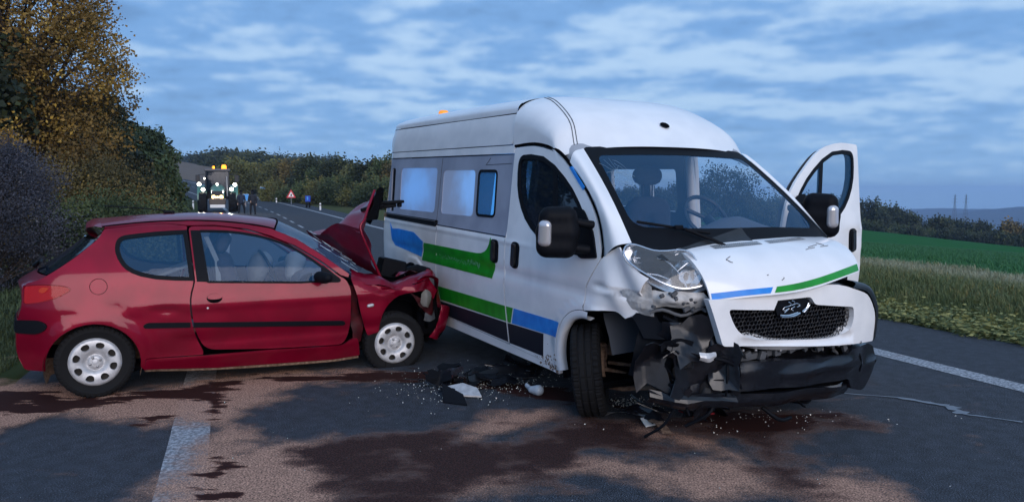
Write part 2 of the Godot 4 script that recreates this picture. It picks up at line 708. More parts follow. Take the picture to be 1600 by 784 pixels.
func build_land() -> void:
	hill_noise.seed = 4
	hill_noise.frequency = 0.08
	var cn := FastNoiseLite.new()
	cn.seed = 31; cn.frequency = 0.5; cn.fractal_octaves = 4
	# one sheet of terrain round the viewer, out to the horizon
	var b := MB.new()
	b.colored = true
	var rs := []
	var r := 2.0
	while r < 3800.0:
		rs.append(r)
		r *= 1.035 if r < 60 else 1.07
	var th := []
	var w := -PI
	while w < PI:
		th.append(w)
		w += 0.008 if absf(w) < 0.75 else 0.05
	th.append(PI)
	var wide := th.size()
	for rr: float in rs:
		for k in wide:
			var p := Vector3(sin(th[k]) * rr, 0, -cos(th[k]) * rr)
			var c := road_an(p)
			p.y = land(c.x, c.y) + hill_noise.get_noise_2d(p.x * 0.02, p.z * 0.02) * minf(rr * 0.004, 4.0) * smoothstep(18.0, 60.0, maxf(-c.y, c.y - 8.0))
			var nn := cn.get_noise_2d(p.x, p.z) * 0.5 + 0.5
			var fn := cn.get_noise_2d(p.x * 0.08, p.z * 0.08) * 0.5 + 0.5
			var col := Color(0.028, 0.042, 0.016).lerp(Color(0.055, 0.062, 0.026), nn)
			if c.y > 17.6 and rr > 14.0 and (c.x < 75.0 or c.y > 70.0):
				col = Color(0.018, 0.092, 0.022).lerp(Color(0.030, 0.125, 0.034), fn * 0.6 + nn * 0.4)
				if c.y > 235.0:
					col = Color(0.02, 0.035, 0.02)
			elif c.y > 7.6 and c.y < 17.6:
				col = Color(0.06, 0.075, 0.03).lerp(Color(0.13, 0.12, 0.06), nn * nn)
			if c.x > 140.0 and c.y < 45.0:
				col = Color(0.16, 0.125, 0.10).lerp(Color(0.19, 0.15, 0.12), nn)
			b.tint = col
			b.vert(p, Vector3.UP)
	for k in rs.size() - 1:
		for j in wide - 1:
			b.quad(k * wide + j, k * wide + j + 1, (k + 1) * wide + j + 1, (k + 1) * wide + j)
	struct("ground", b, M.ground)
	# road surface
	b = MB.new()
	var ns := [-1.95, -1.2, WL, 1.2, WC, 4.4, WR, 7.2, 7.95]
	var rows := []
	var a := -12.0
	while a < 420.0:
		var row := []
		for n: float in ns:
			var m := n
			if n < -1.9 or n > 7.9:
				m += cn.get_noise_2d(a * 1.2, n * 40.0) * 0.14
			var p := road_xy(a, m)
			p.y = road_h(a) + (-0.03 if (n < -1.9 or n > 7.9) else 0.0)
			row.append(p)
		rows.append(row)
		a += 0.5 if a < 30 else 3.0
	sheet(b, rows, true, Vector3.UP)
	struct("road", b, M.asphalt)
	# painted lines 4 mm proud
	for l in [[WL, 0.125, -8.0, 400.0, 0.0], [WR, 0.125, -12.0, 400.0, 0.0], [WC, 0.065, 24.0, 380.0, 6.0]]:
		b = MB.new()
		if l[4] == 0.0:
			var q := []
			a = l[2]
			while a < l[3]:
				var p := road_xy(a, l[0] - l[1] + cn.get_noise_2d(a * 2.0, 5.0) * 0.008)
				var p2 := road_xy(a, l[0] + l[1] + cn.get_noise_2d(a * 2.0, 95.0) * 0.008)
				p.y = road_h(a) + 0.004; p2.y = p.y
				q.append([p, p2])
				a += 0.25 if a < 20.0 else 2.0
			sheet(b, q, true, Vector3.UP)
		else:
			a = -6.0
			while a < l[3]:
				var q := []
				for k in 3:
					var p := road_xy(a + k * 1.5, l[0] - l[1])
					var p2 := road_xy(a + k * 1.5, l[0] + l[1])
					p.y = road_h(a + k * 1.5) + 0.004; p2.y = p.y
					q.append([p, p2])
				sheet(b, q, true, Vector3.UP)
				a += 6.0 if a < 60 else 6.0
		struct("road_marking", b, M.paint_line)


# ------------------------------------------------------------------ sky
func build_sky() -> Texture2D:
	var n1 := FastNoiseLite.new()
	n1.seed = 7; n1.frequency = 0.45; n1.fractal_octaves = 5; n1.fractal_gain = 0.55
	var n2 := FastNoiseLite.new()
	n2.seed = 19; n2.frequency = 0.10; n2.fractal_octaves = 3
	var w := 2048
	var h := 1024
	var im := Image.create(w, h, false, Image.FORMAT_RGBF)
	var y := 0
	while y < h / 2 + 40:
		var el := (0.5 - (y + 0.5) / h) * PI
		var st := 1 if y > 360 else (2 if y > 250 else 8)
		var x := 0
		while x < w:
			var az := ((x + 0.5) / w - 0.5) * TAU
			var s := sin(maxf(el, 0.0)) + 0.115
			var q := Vector2(sin(az), -cos(az)) * cos(el) / s
			var big := n2.get_noise_2d(q.x * 0.8 + 3.0, q.y)
			var wp := n2.get_noise_2d(q.y * 1.7, q.x * 1.7) * 1.2
			var d := n1.get_noise_2d(q.x * 2.6 + wp, q.y * 3.4 + wp * 0.6)
			var f := n1.get_noise_2d(q.x * 8.0 + 40.0, q.y * 10.0 + wp)
			var v := 0.54 + d * 0.44 + f * 0.24 + big * 0.34 - 0.12 * sin(az)
			v = smoothstep(0.05, 1.05, v)
			var hz := exp(-maxf(el, 0.0) * 9.0)
			var low := Color(0.115, 0.245, 0.490)
			var mid := Color(0.170, 0.355, 0.685)
			var top := Color(0.45, 0.63, 0.86)
			var c := low.lerp(mid, smoothstep(0.0, 0.55, v)).lerp(top, smoothstep(0.5, 1.0, v))
			# thinner cloud towards where the light comes through, low on one side
			var glow := exp(-pow(angle_difference(az, -0.345) / 0.17, 2.0) - pow((el - 0.135) / 0.035, 2.0))
			c = c.lerp(Color(0.72, 0.80, 0.88), clampf(glow * smoothstep(0.35, 0.75, v) * 1.0, 0, 1))
			c = c.lerp(Color(0.27, 0.455, 0.70), hz * 0.8)
			c = c.lerp(Color(0.29, 0.48, 0.76), 0.45 * smoothstep(0.16, 0.40, el))
			if el < 0.0:
				c = Color(0.25, 0.43, 0.665)
			if st == 1:
				im.set_pixel(x, y, c)
			else:
				im.fill_rect(Rect2i(x, y, st, st), c)
			x += st
		y += st
	im.fill_rect(Rect2i(0, h / 2 + 40, w, h / 2 - 40), Color(0.25, 0.43, 0.665))   # air down to the hills
	return ImageTexture.create_from_image(im)


# ------------------------------------------------------------------ the van (x forward, z to its right, ground at 0)
const VH := [0.2, 0.5, 0.8, 1.1, 1.4, 1.95, 2.27, 2.5]
const VWID := [0.95, 0.99, 1.02, 1.02, 0.985, 0.92, 0.86, 0.7]

func vw(s: float, h: float) -> float:
	var w := pw(h, VH, VWID)
	w *= 1.0 - 0.36 * pow(maxf(s - 0.1, 0.0) / 0.9, 2.2)
	w -= 0.010 * exp(-pow((h - 0.93) / 0.045, 2.0)) * smoothstep(-4.3, -3.9, s)
	w += 0.008 * exp(-pow((h - 1.19) / 0.02, 2.0)) * smoothstep(-0.5, -1.0, s)
	w += 0.016 * smoothstep(0.51, 0.47, Vector2(s + 3.33, h - 0.36).length())
	w += 0.012 * smoothstep(0.50, 0.46, Vector2(s - 0.13, h - 0.38).length())
	if s < -4.3:
		w -= 0.9 * pow(minf(-4.3 - s, 0.2), 2.0) * 2.0
	return w


func vside(sgn: float, off := 0.0) -> Callable:
	return func(p: Vector2) -> Vector3: return Vector3(p.x, p.y, sgn * (vw(p.x, p.y) + off))


# windscreen surface over (z, h)
func vscreen(z: float, h: float) -> Vector3:
	var t := (h - 1.31) / 0.64
	return Vector3(0.60 - 0.86 * t + 0.035 * sin(PI * clampf(t, 0, 1)) - 0.12 * pow(absf(z) / 0.85, 2.5), h, z)


func vfront(x0: float, k := 0.1) -> Callable:
	return func(p: Vector2) -> Vector3: return Vector3(x0 - k * pow(absf(p.x) / 0.9, 2.5), p.y, p.x)


func vroof(s: float, th: float, off := 0.0) -> Vector3:
	var yc := pw(s, [-4.5, -4.2, -3.0, -1.6, -1.05, -0.7, -0.45, -0.25], [2.38, 2.41, 2.425, 2.42, 2.39, 2.275, 2.125, 1.962])
	var ye := pw(s, [-4.5, -1.2], [2.262, 2.245])
	if s > -1.183:
		ye = pw(s, [-1.18, -0.82, -0.54, -0.35, -0.25], [1.975, 1.985, 1.945, 1.875, 1.82])
	var we := vw(s, ye)
	var n := 3.0 if s < -1.183 else pw(s, [-1.18, -0.25], [4.2, 2.6])
	var cz := pow(absf(sin(th)), 2.0 / n) * signf(sin(th))
	return Vector3(s, ye + (yc - ye) * pow(absf(cos(th)), 2.0 / n) - off, cz * (we - off))


func arc(cx: float, cy: float, r: float, a0: float, a1: float, m := 14) -> Array:
	var o := []
	for k in m + 1:
		var w := deg_to_rad(lerpf(a0, a1, float(k) / m))
		o.append_array([cx + cos(w) * r, cy + sin(w) * r, 0.0])
	return o


func plate(called: String, poly: PackedVector2Array, holes: Array, f: Callable, hint: Vector3, m: Material, parent: Node, cell := 0.09, thick := 0.012) -> MeshInstance3D:
	var b := MB.new()
	panel(b, poly, holes, f, hint, cell, thick)
	return put(called, b, m, parent)


func tyre(b: MB, r: float, w: float, rim: float, blocks: int, hub_h := 9.0) -> void:
	# axis z, treads with grooves; hub_h below the axle the tyre is pressed flat
	var prof := [[rim - 0.005, -w * 0.36], [rim + 0.012, -w * 0.42], [rim + (r - rim) * 0.55, -w * 0.5], [r - 0.022, -w * 0.47], [r - 0.004, -w * 0.40]]
	for g in [-0.22, 0.0, 0.22]:
		prof.append_array([[r, w * (g - 0.035)], [r - 0.011, w * (g - 0.028)], [r - 0.011, w * (g + 0.028)], [r, w * (g + 0.035)]])
	prof.append_array([[r - 0.004, w * 0.40], [r - 0.022, w * 0.47], [rim + (r - rim) * 0.55, w * 0.5], [rim + 0.012, w * 0.42], [rim - 0.005, w * 0.36]])
	var segs := blocks * 4
	var rows := []
	for j in segs + 1:
		var a := TAU * j / segs
		var row := []
		for k in prof.size():
			var rr: float = prof[k][0]
			var z: float = prof[k][1]
			if rr > r - 0.006 and absf(z) > w * 0.24 and j % 4 == 0:
				rr -= 0.009
			elif rr > r - 0.03 and absf(z) > w * 0.39 and (j % 4) == 0:
				rr -= 0.007
			elif rr > r - 0.006 and j % 8 == 2:
				rr -= 0.004
			var p := Vector3(cos(a) * rr, sin(a) * rr, z)
			if p.y < -hub_h:
				var sq := -hub_h - p.y
				p.y = -hub_h
				p.z *= 1.0 + sq * 2.2
			elif hub_h < 1.0 and p.y < 0.0 and rr > rim + 0.02 and absf(p.x) < 0.2:
				p.z *= 1.0 + 0.35 * smoothstep(0.20, 0.0, absf(p.x)) * smoothstep(0.0, -hub_h, p.y)
			row.append(p)
		rows.append(row)
	var m := prof.size()
	for j in segs:
		for k in m - 1:
			var c := Vector3(0, 0, rows[j][k].z * 0.3)
			b.flat([rows[j][k], rows[j][k + 1], rows[j + 1][k + 1], rows[j + 1][k]], c)


func mirror_arm(sgn: float, parent: Node) -> void:
	var b := MB.new()
	var w := 1.02
	skin(b, [[Vector3(0.07, 1.455, sgn * (w + 0.13)), Vector3(0.03, 1.455, sgn * (w + 0.24)), 0.075, 0.07], [Vector3(0.07, 1.25, sgn * (w + 0.13)), Vector3(0.02, 1.25, sgn * (w + 0.25)), 0.078, 0.075], [Vector3(0.07, 1.35, sgn * (w + 0.12)), Vector3(0.02, 1.35, sgn * (w + 0.25)), 0.09, 0.08]], 0.018, 0.05)
	var o := put("wing_mirror", b, M.black, parent)
	b = MB.new()
	tube(b, [Vector3(0.08, 1.43, sgn * (w + 0.10)), Vector3(0.12, 1.41, sgn * (w + 0.02)), Vector3(0.15, 1.40, sgn * (w - 0.06))], 0.028, 10)
	put("mirror_arm", b, M.black, o)
	b = MB.new()
	tube(b, [Vector3(0.08, 1.245, sgn * (w + 0.10)), Vector3(0.13, 1.235, sgn * (w + 0.02)), Vector3(0.15, 1.23, sgn * (w - 0.04))], 0.034, 10)
	put("mirror_arm", b, M.black, o)
	b = MB.new()
	var f := vside(sgn, 0.012)
	panel(b, rp([-0.12, 1.52, 0.04, 0.02, 1.50, 0.03, 0.17, 1.36, 0.05, 0.245, 1.185, 0.02, 0.05, 1.165, 0.03, -0.05, 1.22, 0.05]), [], f, Vector3(0, 0, sgn), 0.06, 0.03)
	put("mirror_base", b, M.black, o)
	b = MB.new()
	skin(b, [[Vector3(0.05, 1.40, sgn * (w + 0.30)), Vector3(0.05, 1.29, sgn * (w + 0.305)), 0.027, 0.027], [Vector3(0.085, 1.40, sgn * (w + 0.285)), Vector3(0.085, 1.29, sgn * (w + 0.285)), 0.025, 0.025]], 0.009, 0.06)
	put("indicator_lens", b, M.lamp_lens, o)


func van_door(sgn: float, van: Node) -> MeshInstance3D:
	var hint := Vector3(0, 0, sgn)
	var a := [-1.105, 0.318, 0.03, -1.112, 1.2, 0.0, -1.132, 1.85, 0.0, -1.135, 1.955, 0.03, -0.82, 1.966, 0.1, -0.54, 1.928, 0.2, -0.35, 1.862, 0.15, -0.06, 1.675, 0.15, 0.11, 1.54, 0.15, 0.225, 1.37, 0.15, 0.282, 1.19, 0.03, 0.115, 0.96, 0.04]
	a.append_array(arc(0.13, 0.38, 0.435, 92, 190, 12))
	var outer := rp(a)
	var win := rp([-1.045, 1.89, 0.09, -0.64, 1.90, 0.25, -0.27, 1.715, 0.25, -0.06, 1.56, 0.2, 0.195, 1.27, 0.07, 0.14, 1.185, 0.06, -0.36, 1.185, 0.25, -0.80, 1.345, 0.3, -1.02, 1.60, 0.3])
	var o := plate("front_door", outer, [win], vside(sgn), hint, M.white, van, 0.08, 0.02)
	plate("window_rubber", grow(win, 0.004), [grow(win, -0.032)], vside(sgn, 0.003), hint, M.black, o, 0.08, 0.02)
	plate("window_glass", grow(win, -0.03), [], vside(sgn, -0.008), hint, M.glass_dark if sgn > 0 else M.glass, o, 0.12, 0.0)
	var b := MB.new()
	panel(b, rp([-0.50, 1.88, 0.0, -0.44, 1.86, 0.0, -0.30, 1.20, 0.0, -0.36, 1.20, 0.0]), [], vside(sgn, -0.004), hint, 0.1, 0.02)
	put("window_divider", b, M.black, o)
	# handle: dark grip in a cup
	b = MB.new()
	panel(b, rp([-0.995, 0.985, 0.06, -0.86, 0.985, 0.06, -0.855, 1.2, 0.06, -0.99, 1.2, 0.06]), [], vside(sgn, 0.006), hint, 0.05, 0.012)
	var hd := put("door_handle", b, M.black, o)
	b = MB.new()
	panel(b, rp([-0.955, 1.0, 0.03, -0.90, 1.0, 0.03, -0.90, 1.185, 0.03, -0.955, 1.185, 0.03]), [], vside(sgn, 0.028), hint, 0.05, 0.02)
	put("grip", b, M.plastic, hd)
	# inside trim
	b = MB.new()
	panel(b, grow(outer, -0.03), [grow(win, 0.0)], vside(sgn, -0.075), hint, 0.12, 0.0)
	put("door_trim", b, M.trim, o)
	b = MB.new()
	panel(b, grow(win, 0.002), [grow(win, -0.002)], vside(sgn, -0.012), hint, 0.12, 0.065)
	put("window_frame", b, M.dark, o)
	mirror_arm(sgn, o)
	return o


# a frosted pane whose glow is painted into its emission, brightest round a chosen spot (m in 0..1 of the pane)
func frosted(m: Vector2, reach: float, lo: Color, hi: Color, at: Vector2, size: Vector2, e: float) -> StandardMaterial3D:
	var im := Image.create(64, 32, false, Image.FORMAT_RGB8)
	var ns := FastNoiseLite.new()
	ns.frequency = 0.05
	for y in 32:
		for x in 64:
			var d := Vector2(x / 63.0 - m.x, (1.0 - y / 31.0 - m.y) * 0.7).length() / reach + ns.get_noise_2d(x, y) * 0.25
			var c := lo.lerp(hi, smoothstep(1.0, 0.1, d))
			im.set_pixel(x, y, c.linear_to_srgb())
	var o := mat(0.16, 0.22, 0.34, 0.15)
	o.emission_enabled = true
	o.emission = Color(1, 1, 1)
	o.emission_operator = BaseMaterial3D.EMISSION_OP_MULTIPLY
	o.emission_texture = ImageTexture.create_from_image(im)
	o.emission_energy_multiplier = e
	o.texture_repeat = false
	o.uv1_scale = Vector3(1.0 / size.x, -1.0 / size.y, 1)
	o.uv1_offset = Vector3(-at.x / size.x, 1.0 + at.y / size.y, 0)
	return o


# a torn, folded piece of plate round c, its face along the basis' z
func torn(b: MB, c: Vector3, bas: Basis, w: float, h: float, sd: int, thick := 0.006) -> void:
	var r := RandomNumberGenerator.new()
	r.seed = sd
	var poly := PackedVector2Array()
	var m := 15
	for k in m:
		var a := TAU * k / m
		var q := Vector2(cos(a), sin(a))
		q /= maxf(absf(q.x), absf(q.y)) * lerpf(1.0, 0.75, r.randf())
		poly.append(Vector2(q.x * w * 0.5, q.y * h * 0.5) * r.randf_range(0.72, 1.12))
	var folds := []
	for k in 4:
		var a := r.randf() * TAU
		folds.append([Vector2(cos(a), sin(a)), r.randf_range(-0.3, 0.3) * minf(w, h), r.randf_range(-0.45, 0.45)])
	var f := func(p: Vector2) -> Vector3:
		var z := 0.0
		for e in folds:
			z += absf(p.dot(e[0]) - e[1]) * e[2]
		return c + bas * Vector3(p.x, p.y, z)
	var cell := clampf(minf(w, h) / 6.0, 0.010, 0.03)
	var g := Geometry2D.offset_polygon(poly, 0.0)
	panel(b, g[0] if g.size() else poly, [], f, bas.z, cell, thick)


func shard(b: MB, pts: Array, ku: int, kv: int, jit: float, sd: int) -> void:
	sheet(b, fine(pts, ku, kv, jit, 3.0, sd), ku > 4)


func build_van() -> void:
	M.lamp_lens = mat(0.62, 0.60, 0.62, 0.12, 0.5)
	M.carrier = tri_map(mat(1, 1, 1, 0.6), noise_tex(0.02, Color(0.64, 0.64, 0.64), Color(0.84, 0.83, 0.82), 256, 41, 4), 3.0, false)
	M.shard = tri_map(mat(1, 1, 1, 0.26), noise_tex(0.03, Color(0.065, 0.07, 0.09), Color(0.11, 0.115, 0.14), 256, 42, 4), 3.0, false)
	var van := thing("white_van", "white high-roof van with smashed front end, green and blue stripes and an open driver's door", "van", Vector3(1.343, 0, -5.827))
	var yaw := deg_to_rad(27.2)
	var f := Vector3(sin(yaw), 0, cos(yaw))
	var r := f.cross(Vector3.UP)
	var bas := Basis(f, Vector3.UP, r)
	van.basis = bas * Basis(Vector3(0, 0, 1), deg_to_rad(-1.4))
	var R := Vector3(0, 0, 1)
	var b := MB.new()

	# --- the side that faces the viewer
	plate("side_panel", rp([-4.475, 1.987, 0.03, -1.19, 1.987, 0.03, -1.185, 2.238, 0.03, -4.47, 2.256, 0.06]), [], vside(1, 0.004), R, M.white, van, 0.12)
	plate("side_panel", rp([-4.475, 1.918, 0.01, -1.148, 1.912, 0.01, -1.152, 1.978, 0.0, -4.475, 1.979, 0.0]), [], vside(1), R, M.white, van, 0.12)
	var w1 := rp([-3.95, 1.80, 0.06, -2.83, 1.80, 0.06, -2.80, 1.345, 0.06, -3.88, 1.335, 0.06])
	var w2 := rp([-2.66, 1.775, 0.06, -1.89, 1.775, 0.06, -1.85, 1.355, 0.06, -2.62, 1.345, 0.06])
	var w3 := rp([-1.815, 1.775, 0.06, -1.43, 1.775, 0.06, -1.39, 1.37, 0.06, -1.775, 1.365, 0.06])
	var slot := rp([-4.28, 1.80, 0.05, -4.15, 1.80, 0.05, -4.08, 1.30, 0.02, -4.2, 1.30, 0.02])
	var film := plate("window_panel", rp([-4.44, 1.905, 0.02, -1.15, 1.90, 0.01, -1.135, 1.228, 0.01, -4.40, 1.235, 0.02]), [w1, w2, w3, slot], vside(1, -0.010), R, M.film, van, 0.12)
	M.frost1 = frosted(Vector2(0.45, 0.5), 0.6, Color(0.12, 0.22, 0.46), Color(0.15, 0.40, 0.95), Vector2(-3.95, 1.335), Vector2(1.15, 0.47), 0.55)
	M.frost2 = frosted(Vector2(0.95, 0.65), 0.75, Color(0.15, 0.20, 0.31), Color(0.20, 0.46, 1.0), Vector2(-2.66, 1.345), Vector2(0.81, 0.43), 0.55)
	plate("glowing_pane", grow(w1, 0.004), [], vside(1, -0.016), R, M.frost1, van, 0.12, 0.0)  # panes glow by painted emission, no lamp stands behind them
	plate("glowing_pane", grow(w2, 0.004), [], vside(1, -0.016), R, M.frost2, van, 0.12, 0.0)
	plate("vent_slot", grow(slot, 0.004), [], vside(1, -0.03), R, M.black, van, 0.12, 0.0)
	var w3o := plate("window_rubber", grow(w3, 0.004), [grow(w3, -0.018)], vside(1, -0.004), R, M.black, van, 0.1, 0.01)
	M.pane_blue = glass(0.10, 0.42, 0.85, 0.45)
	plate("window_glass", grow(w3, -0.016), [], vside(1, -0.014), R, M.pane_blue, w3o, 0.12, 0.0)
	M.added_blue_glow = lit(0.10, 0.42, 0.85, 0.75)
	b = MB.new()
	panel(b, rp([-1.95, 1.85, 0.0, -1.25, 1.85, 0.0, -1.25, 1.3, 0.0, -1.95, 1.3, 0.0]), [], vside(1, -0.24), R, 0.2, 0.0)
	put("added_glow_panel", b, M.added_blue_glow, van)  # glowing panel added to fill the small pane with blue
	b = MB.new()
	lathe(b, [[0.0, 0.04], [0.03, 0.03], [0.045, 0.0], [0.03, -0.03], [0.0, -0.04]], Transform3D(Basis(), Vector3(-1.50, 1.68, vw(-1.5, 1.68) - 0.13)), 16)
	put("added_blue_lamp", b, lit(0.55, 0.8, 1.0, 5.0), van)  # lamp added inside the van for the bright spot in the small pane
	var ol := OmniLight3D.new()  # blue light added to go with that lamp
	ol.name = "added_blue_light"
	ol.light_color = Color(0.45, 0.7, 1.0)
	ol.light_energy = 0.08
	ol.light_size = 0.04
	ol.omni_range = 20.0
	ol.omni_attenuation = 2.0
	ol.shadow_enabled = true
	ol.position = Vector3(-1.50, 1.68, vw(-1.5, 1.68) - 0.13)
	van.add_child(ol)
	# lower panels
	row_cell = 0.03
	var q := [-4.455, 1.222, 0.02, -4.455, 0.45, 0.03, -4.3, 0.40, 0.03]
	q.append_array(arc(-3.33, 0.36, 0.42, 175, 5, 16))
	q.append_array([-2.885, 0.33, 0.0, -2.662, 0.325, 0.0, -2.66, 1.222, 0.0])
	plate("rear_quarter", rp(q), [], vside(1), R, M.white, van, 0.07)
	var sd := plate("sliding_door", rp([-2.648, 1.222, 0.01, -2.65, 0.325, 0.02, -1.118, 0.328, 0.02, -1.124, 0.9, 0.0, -1.122, 1.218, 0.01]), [], vside(1), R, M.white, van, 0.08, 0.02)
	b = MB.new()
	panel(b, rp([-1.37, 0.99, 0.06, -1.225, 0.99, 0.06, -1.235, 1.19, 0.06, -1.38, 1.19, 0.06]), [], vside(1, 0.006), R, 0.05, 0.012)
	var hd := put("door_handle", b, M.black, sd)
	b = MB.new()
	panel(b, rp([-1.33, 1.005, 0.03, -1.275, 1.005, 0.03, -1.28, 1.175, 0.03, -1.335, 1.175, 0.03]), [], vside(1, 0.028), R, 0.05, 0.02)
	put("grip", b, M.plastic, hd)
	plate("slide_rail", rp([-4.40, 1.222, 0.005, -2.67, 1.213, 0.01, -2.67, 1.275, 0.01, -4.40, 1.275, 0.005]), [], vside(1, 0.012), R, M.black, van, 0.2, 0.03)
	b = MB.new()
	panel(b, rp([-4.40, 1.262, 0.0, -2.69, 1.258, 0.0, -2.69, 1.268, 0.0, -4.40, 1.272, 0.0]), [], vside(1, 0.018), R, 0.2, 0.006)
	put("rail_edge", b, M.grey, van)
	plate("sill", rp([-2.645, 0.222, 0.02, -0.285, 0.258, 0.02, -0.29, 0.30, 0.0, -1.1, 0.312, 0.0, -2.645, 0.318, 0.0]), [], vside(1, -0.004), R, M.white, van, 0.12, 0.03)
	# mud thrown on the sill behind the wheel
	b = MB.new()
	for k in 130:
		var s := -0.30 - absf(rng.randfn(0.0, 0.16))
		var h := 0.262 + absf(rng.randfn(0.0, 0.07))
		if h > 0.55 or s < -1.0:
			continue
		var z := vw(s, h) + 0.0025 * (1.0 if h > 0.31 else -0.5)
		var e := rng.randf_range(0.003, 0.013) * (1.0 if h < 0.4 else 0.6)
		b.flat([Vector3(s - e, h, z), Vector3(s, h - e * 0.7, z), Vector3(s + e * 0.8, h, z), Vector3(s, h + e, z)])
	put("mud_splash", b, M.rust, van).set_meta("kind", "stuff")
	# stripes
	plate("blue_stripe", rp([-4.11, 1.17, 0.0, -4.02, 1.10, 0.02, -3.80, 1.115, 0.0, -3.30, 1.11, 0.03, -3.01, 1.03, 0.0, -3.06, 0.868, 0.0, -3.94, 0.915, 0.02, -4.03, 0.97, 0.0]), [], vside(1, 0.003), R, M.blue, van, 0.1, 0.002)
	plate("green_stripe", rp([-2.985, 1.022, 0.0, -1.80, 1.036, 0.1, -1.56, 1.042, 0.1, -1.445, 1.09, 0.08, -1.39, 1.20, 0.0, -1.285, 0.97, 0.0, -1.345, 0.85, 0.0, -3.04, 0.832, 0.0]), [], vside(1, 0.003), R, M.green, van, 0.06, 0.002)
	plate("green_stripe", rp([-2.645, 0.612, 0.0, -1.125, 0.647, 0.0, -1.125, 0.515, 0.0, -2.60, 0.478, 0.0]), [], vside(1, 0.003), R, M.green, van, 0.1, 0.002)
	var door := van_door(1, van)
	plate("green_stripe", rp([-1.10, 0.648, 0.0, -0.978, 0.651, 0.0, -1.045, 0.515, 0.0, -1.10, 0.514, 0.0]), [], vside(1, 0.003), R, M.green, door, 0.1, 0.002)
	plate("blue_stripe", rp([-0.958, 0.652, 0.0, -0.222, 0.668, 0.0, -0.285, 0.545, 0.0, -1.022, 0.517, 0.0]), [], vside(1, 0.003), R, M.blue, door, 0.1, 0.002)
	plate("dark_band", rp([-2.63, 0.46, 0.0, -1.125, 0.505, 0.0, -1.125, 0.338, 0.0, -2.63, 0.332, 0.0]), [], vside(1, 0.003), R, M.band, van, 0.1, 0.002)
	plate("dark_band", rp([-1.10, 0.506, 0.0, -0.49, 0.53, 0.0, -0.53, 0.345, 0.0, -1.10, 0.335, 0.0]), [], vside(1, 0.003), R, M.band, door, 0.1, 0.002)
	row_cell = 0.0
	# worn white lettering left on the green band
	b = MB.new()
	for k in 46:
		var s := -2.55 + k * 0.021 + rng.randf_range(-0.004, 0.004)
		var h := 0.925 + rng.randf_range(-0.02, 0.02) + (0.012 if k > 32 else 0.0)
		var big := 0.5 if k < 30 else 1.0
		var z := vw(s, h) + 0.0065
		var e := rng.randf_range(0.006, 0.022) * big
		var g := rng.randf_range(0.003, 0.007)
		b.flat([Vector3(s - g, h - e, z), Vector3(s + g, h - e, z), Vector3(s + g * 1.4, h + e, z), Vector3(s - g * 0.6, h + e, z)])
		if k % 3 == 0:
			b.flat([Vector3(s - 0.010, h, z), Vector3(s + 0.010, h, z), Vector3(s + 0.010, h + 0.006, z), Vector3(s - 0.010, h + 0.006, z)])
	put("worn_lettering", b, M.worn, van)
	# small square scuffs and panel seams in the window film
	b = MB.new()
	for l in [[-2.72, 1.90, -2.70, 1.24], [-1.6, 1.88, -1.68, 1.82], [-1.68, 1.82, -1.18, 1.83]]:
		var pts := []
		for k in 9:
			var s := lerpf(l[0], l[2], k / 8.0)
			var h := lerpf(l[1], l[3], k / 8.0)
			pts.append(Vector3(s, h, vw(s, h) - 0.008))
		b = MB.new()
		tube(b, pts, 0.0022, 4)
		put("seam", b, M.grey, film)

	# --- fender, pillar, arch
	var fend := func(p: Vector2) -> Vector3:
		var z := vw(p.x, p.y)
		z -= 0.05 * smoothstep(0.03, 0.0, absf(p.y - 1.0 + (p.x - 0.2) * 0.10)) * smoothstep(0.15, 0.5, p.x)
		z -= 0.07 * smoothstep(0.98, 0.82, p.y) * smoothstep(0.2, 0.5, p.x)
		z += 0.02 * sin(p.x * 21.0 + p.y * 13.0) * smoothstep(0.25, 0.5, p.x)
		return Vector3(p.x, p.y, z)
	plate("front_fender", rp([0.29, 1.19, 0.0, 0.36, 1.245, 0.0, 0.44, 1.28, 0.02, 0.485, 1.20, 0.03, 0.60, 1.13, 0.03, 0.66, 1.095, 0.0, 0.625, 1.02, 0.0, 0.585, 0.955, 0.0, 0.565, 0.87, 0.02, 0.50, 0.825, 0.0, 0.46, 0.805, 0.0, 0.40, 0.845, 0.03, 0.30, 0.838, 0.0, 0.13, 0.815, 0.0, 0.125, 0.955, 0.03]), [], fend, R, M.white, van, 0.035, 0.012)
	for sg in [1.0, -1.0]:
		var rows := []
		var gap := [Vector2(-0.27, 1.805), Vector2(-0.16, 1.75), Vector2(-0.05, 1.675), Vector2(0.06, 1.585), Vector2(0.125, 1.535), Vector2(0.19, 1.45), Vector2(0.24, 1.365), Vector2(0.27, 1.28), Vector2(0.295, 1.19)]
		var eh := [1.935, 1.88, 1.80, 1.71, 1.63, 1.54, 1.46, 1.38, 1.305]
		for k in 9:
			var g: Vector2 = gap[k]
			var p0 := Vector3(g.x + 0.012, g.y + 0.006, vw(g.x, g.y) - 0.004)
			var ez := lerpf(0.90, 0.775, (eh[k] - 1.31) / 0.63)
			var p2 := vscreen(ez, eh[k])
			p2.x += 0.012
			var pm := (p0 + p2) * 0.5 + Vector3(0.035, 0.03, 0.045)
			if sg < 0.0:
				p0 = p0.lerp(p2, 0.5)
				pm = (p0 + p2) * 0.5 + Vector3(0.01, 0.01, 0.012)
			var row := fine_line([p0, pm, p2], 5)
			row.push_front(p0 + Vector3(-0.015, -0.01, -0.03))
			for j in row.size():
				row[j].z *= sg
			rows.append(row)
		b = MB.new()
		sheet(b, rows, true, Vector3(0.5, 0.3, sg))
		put("windscreen_pillar", b, M.white, van)
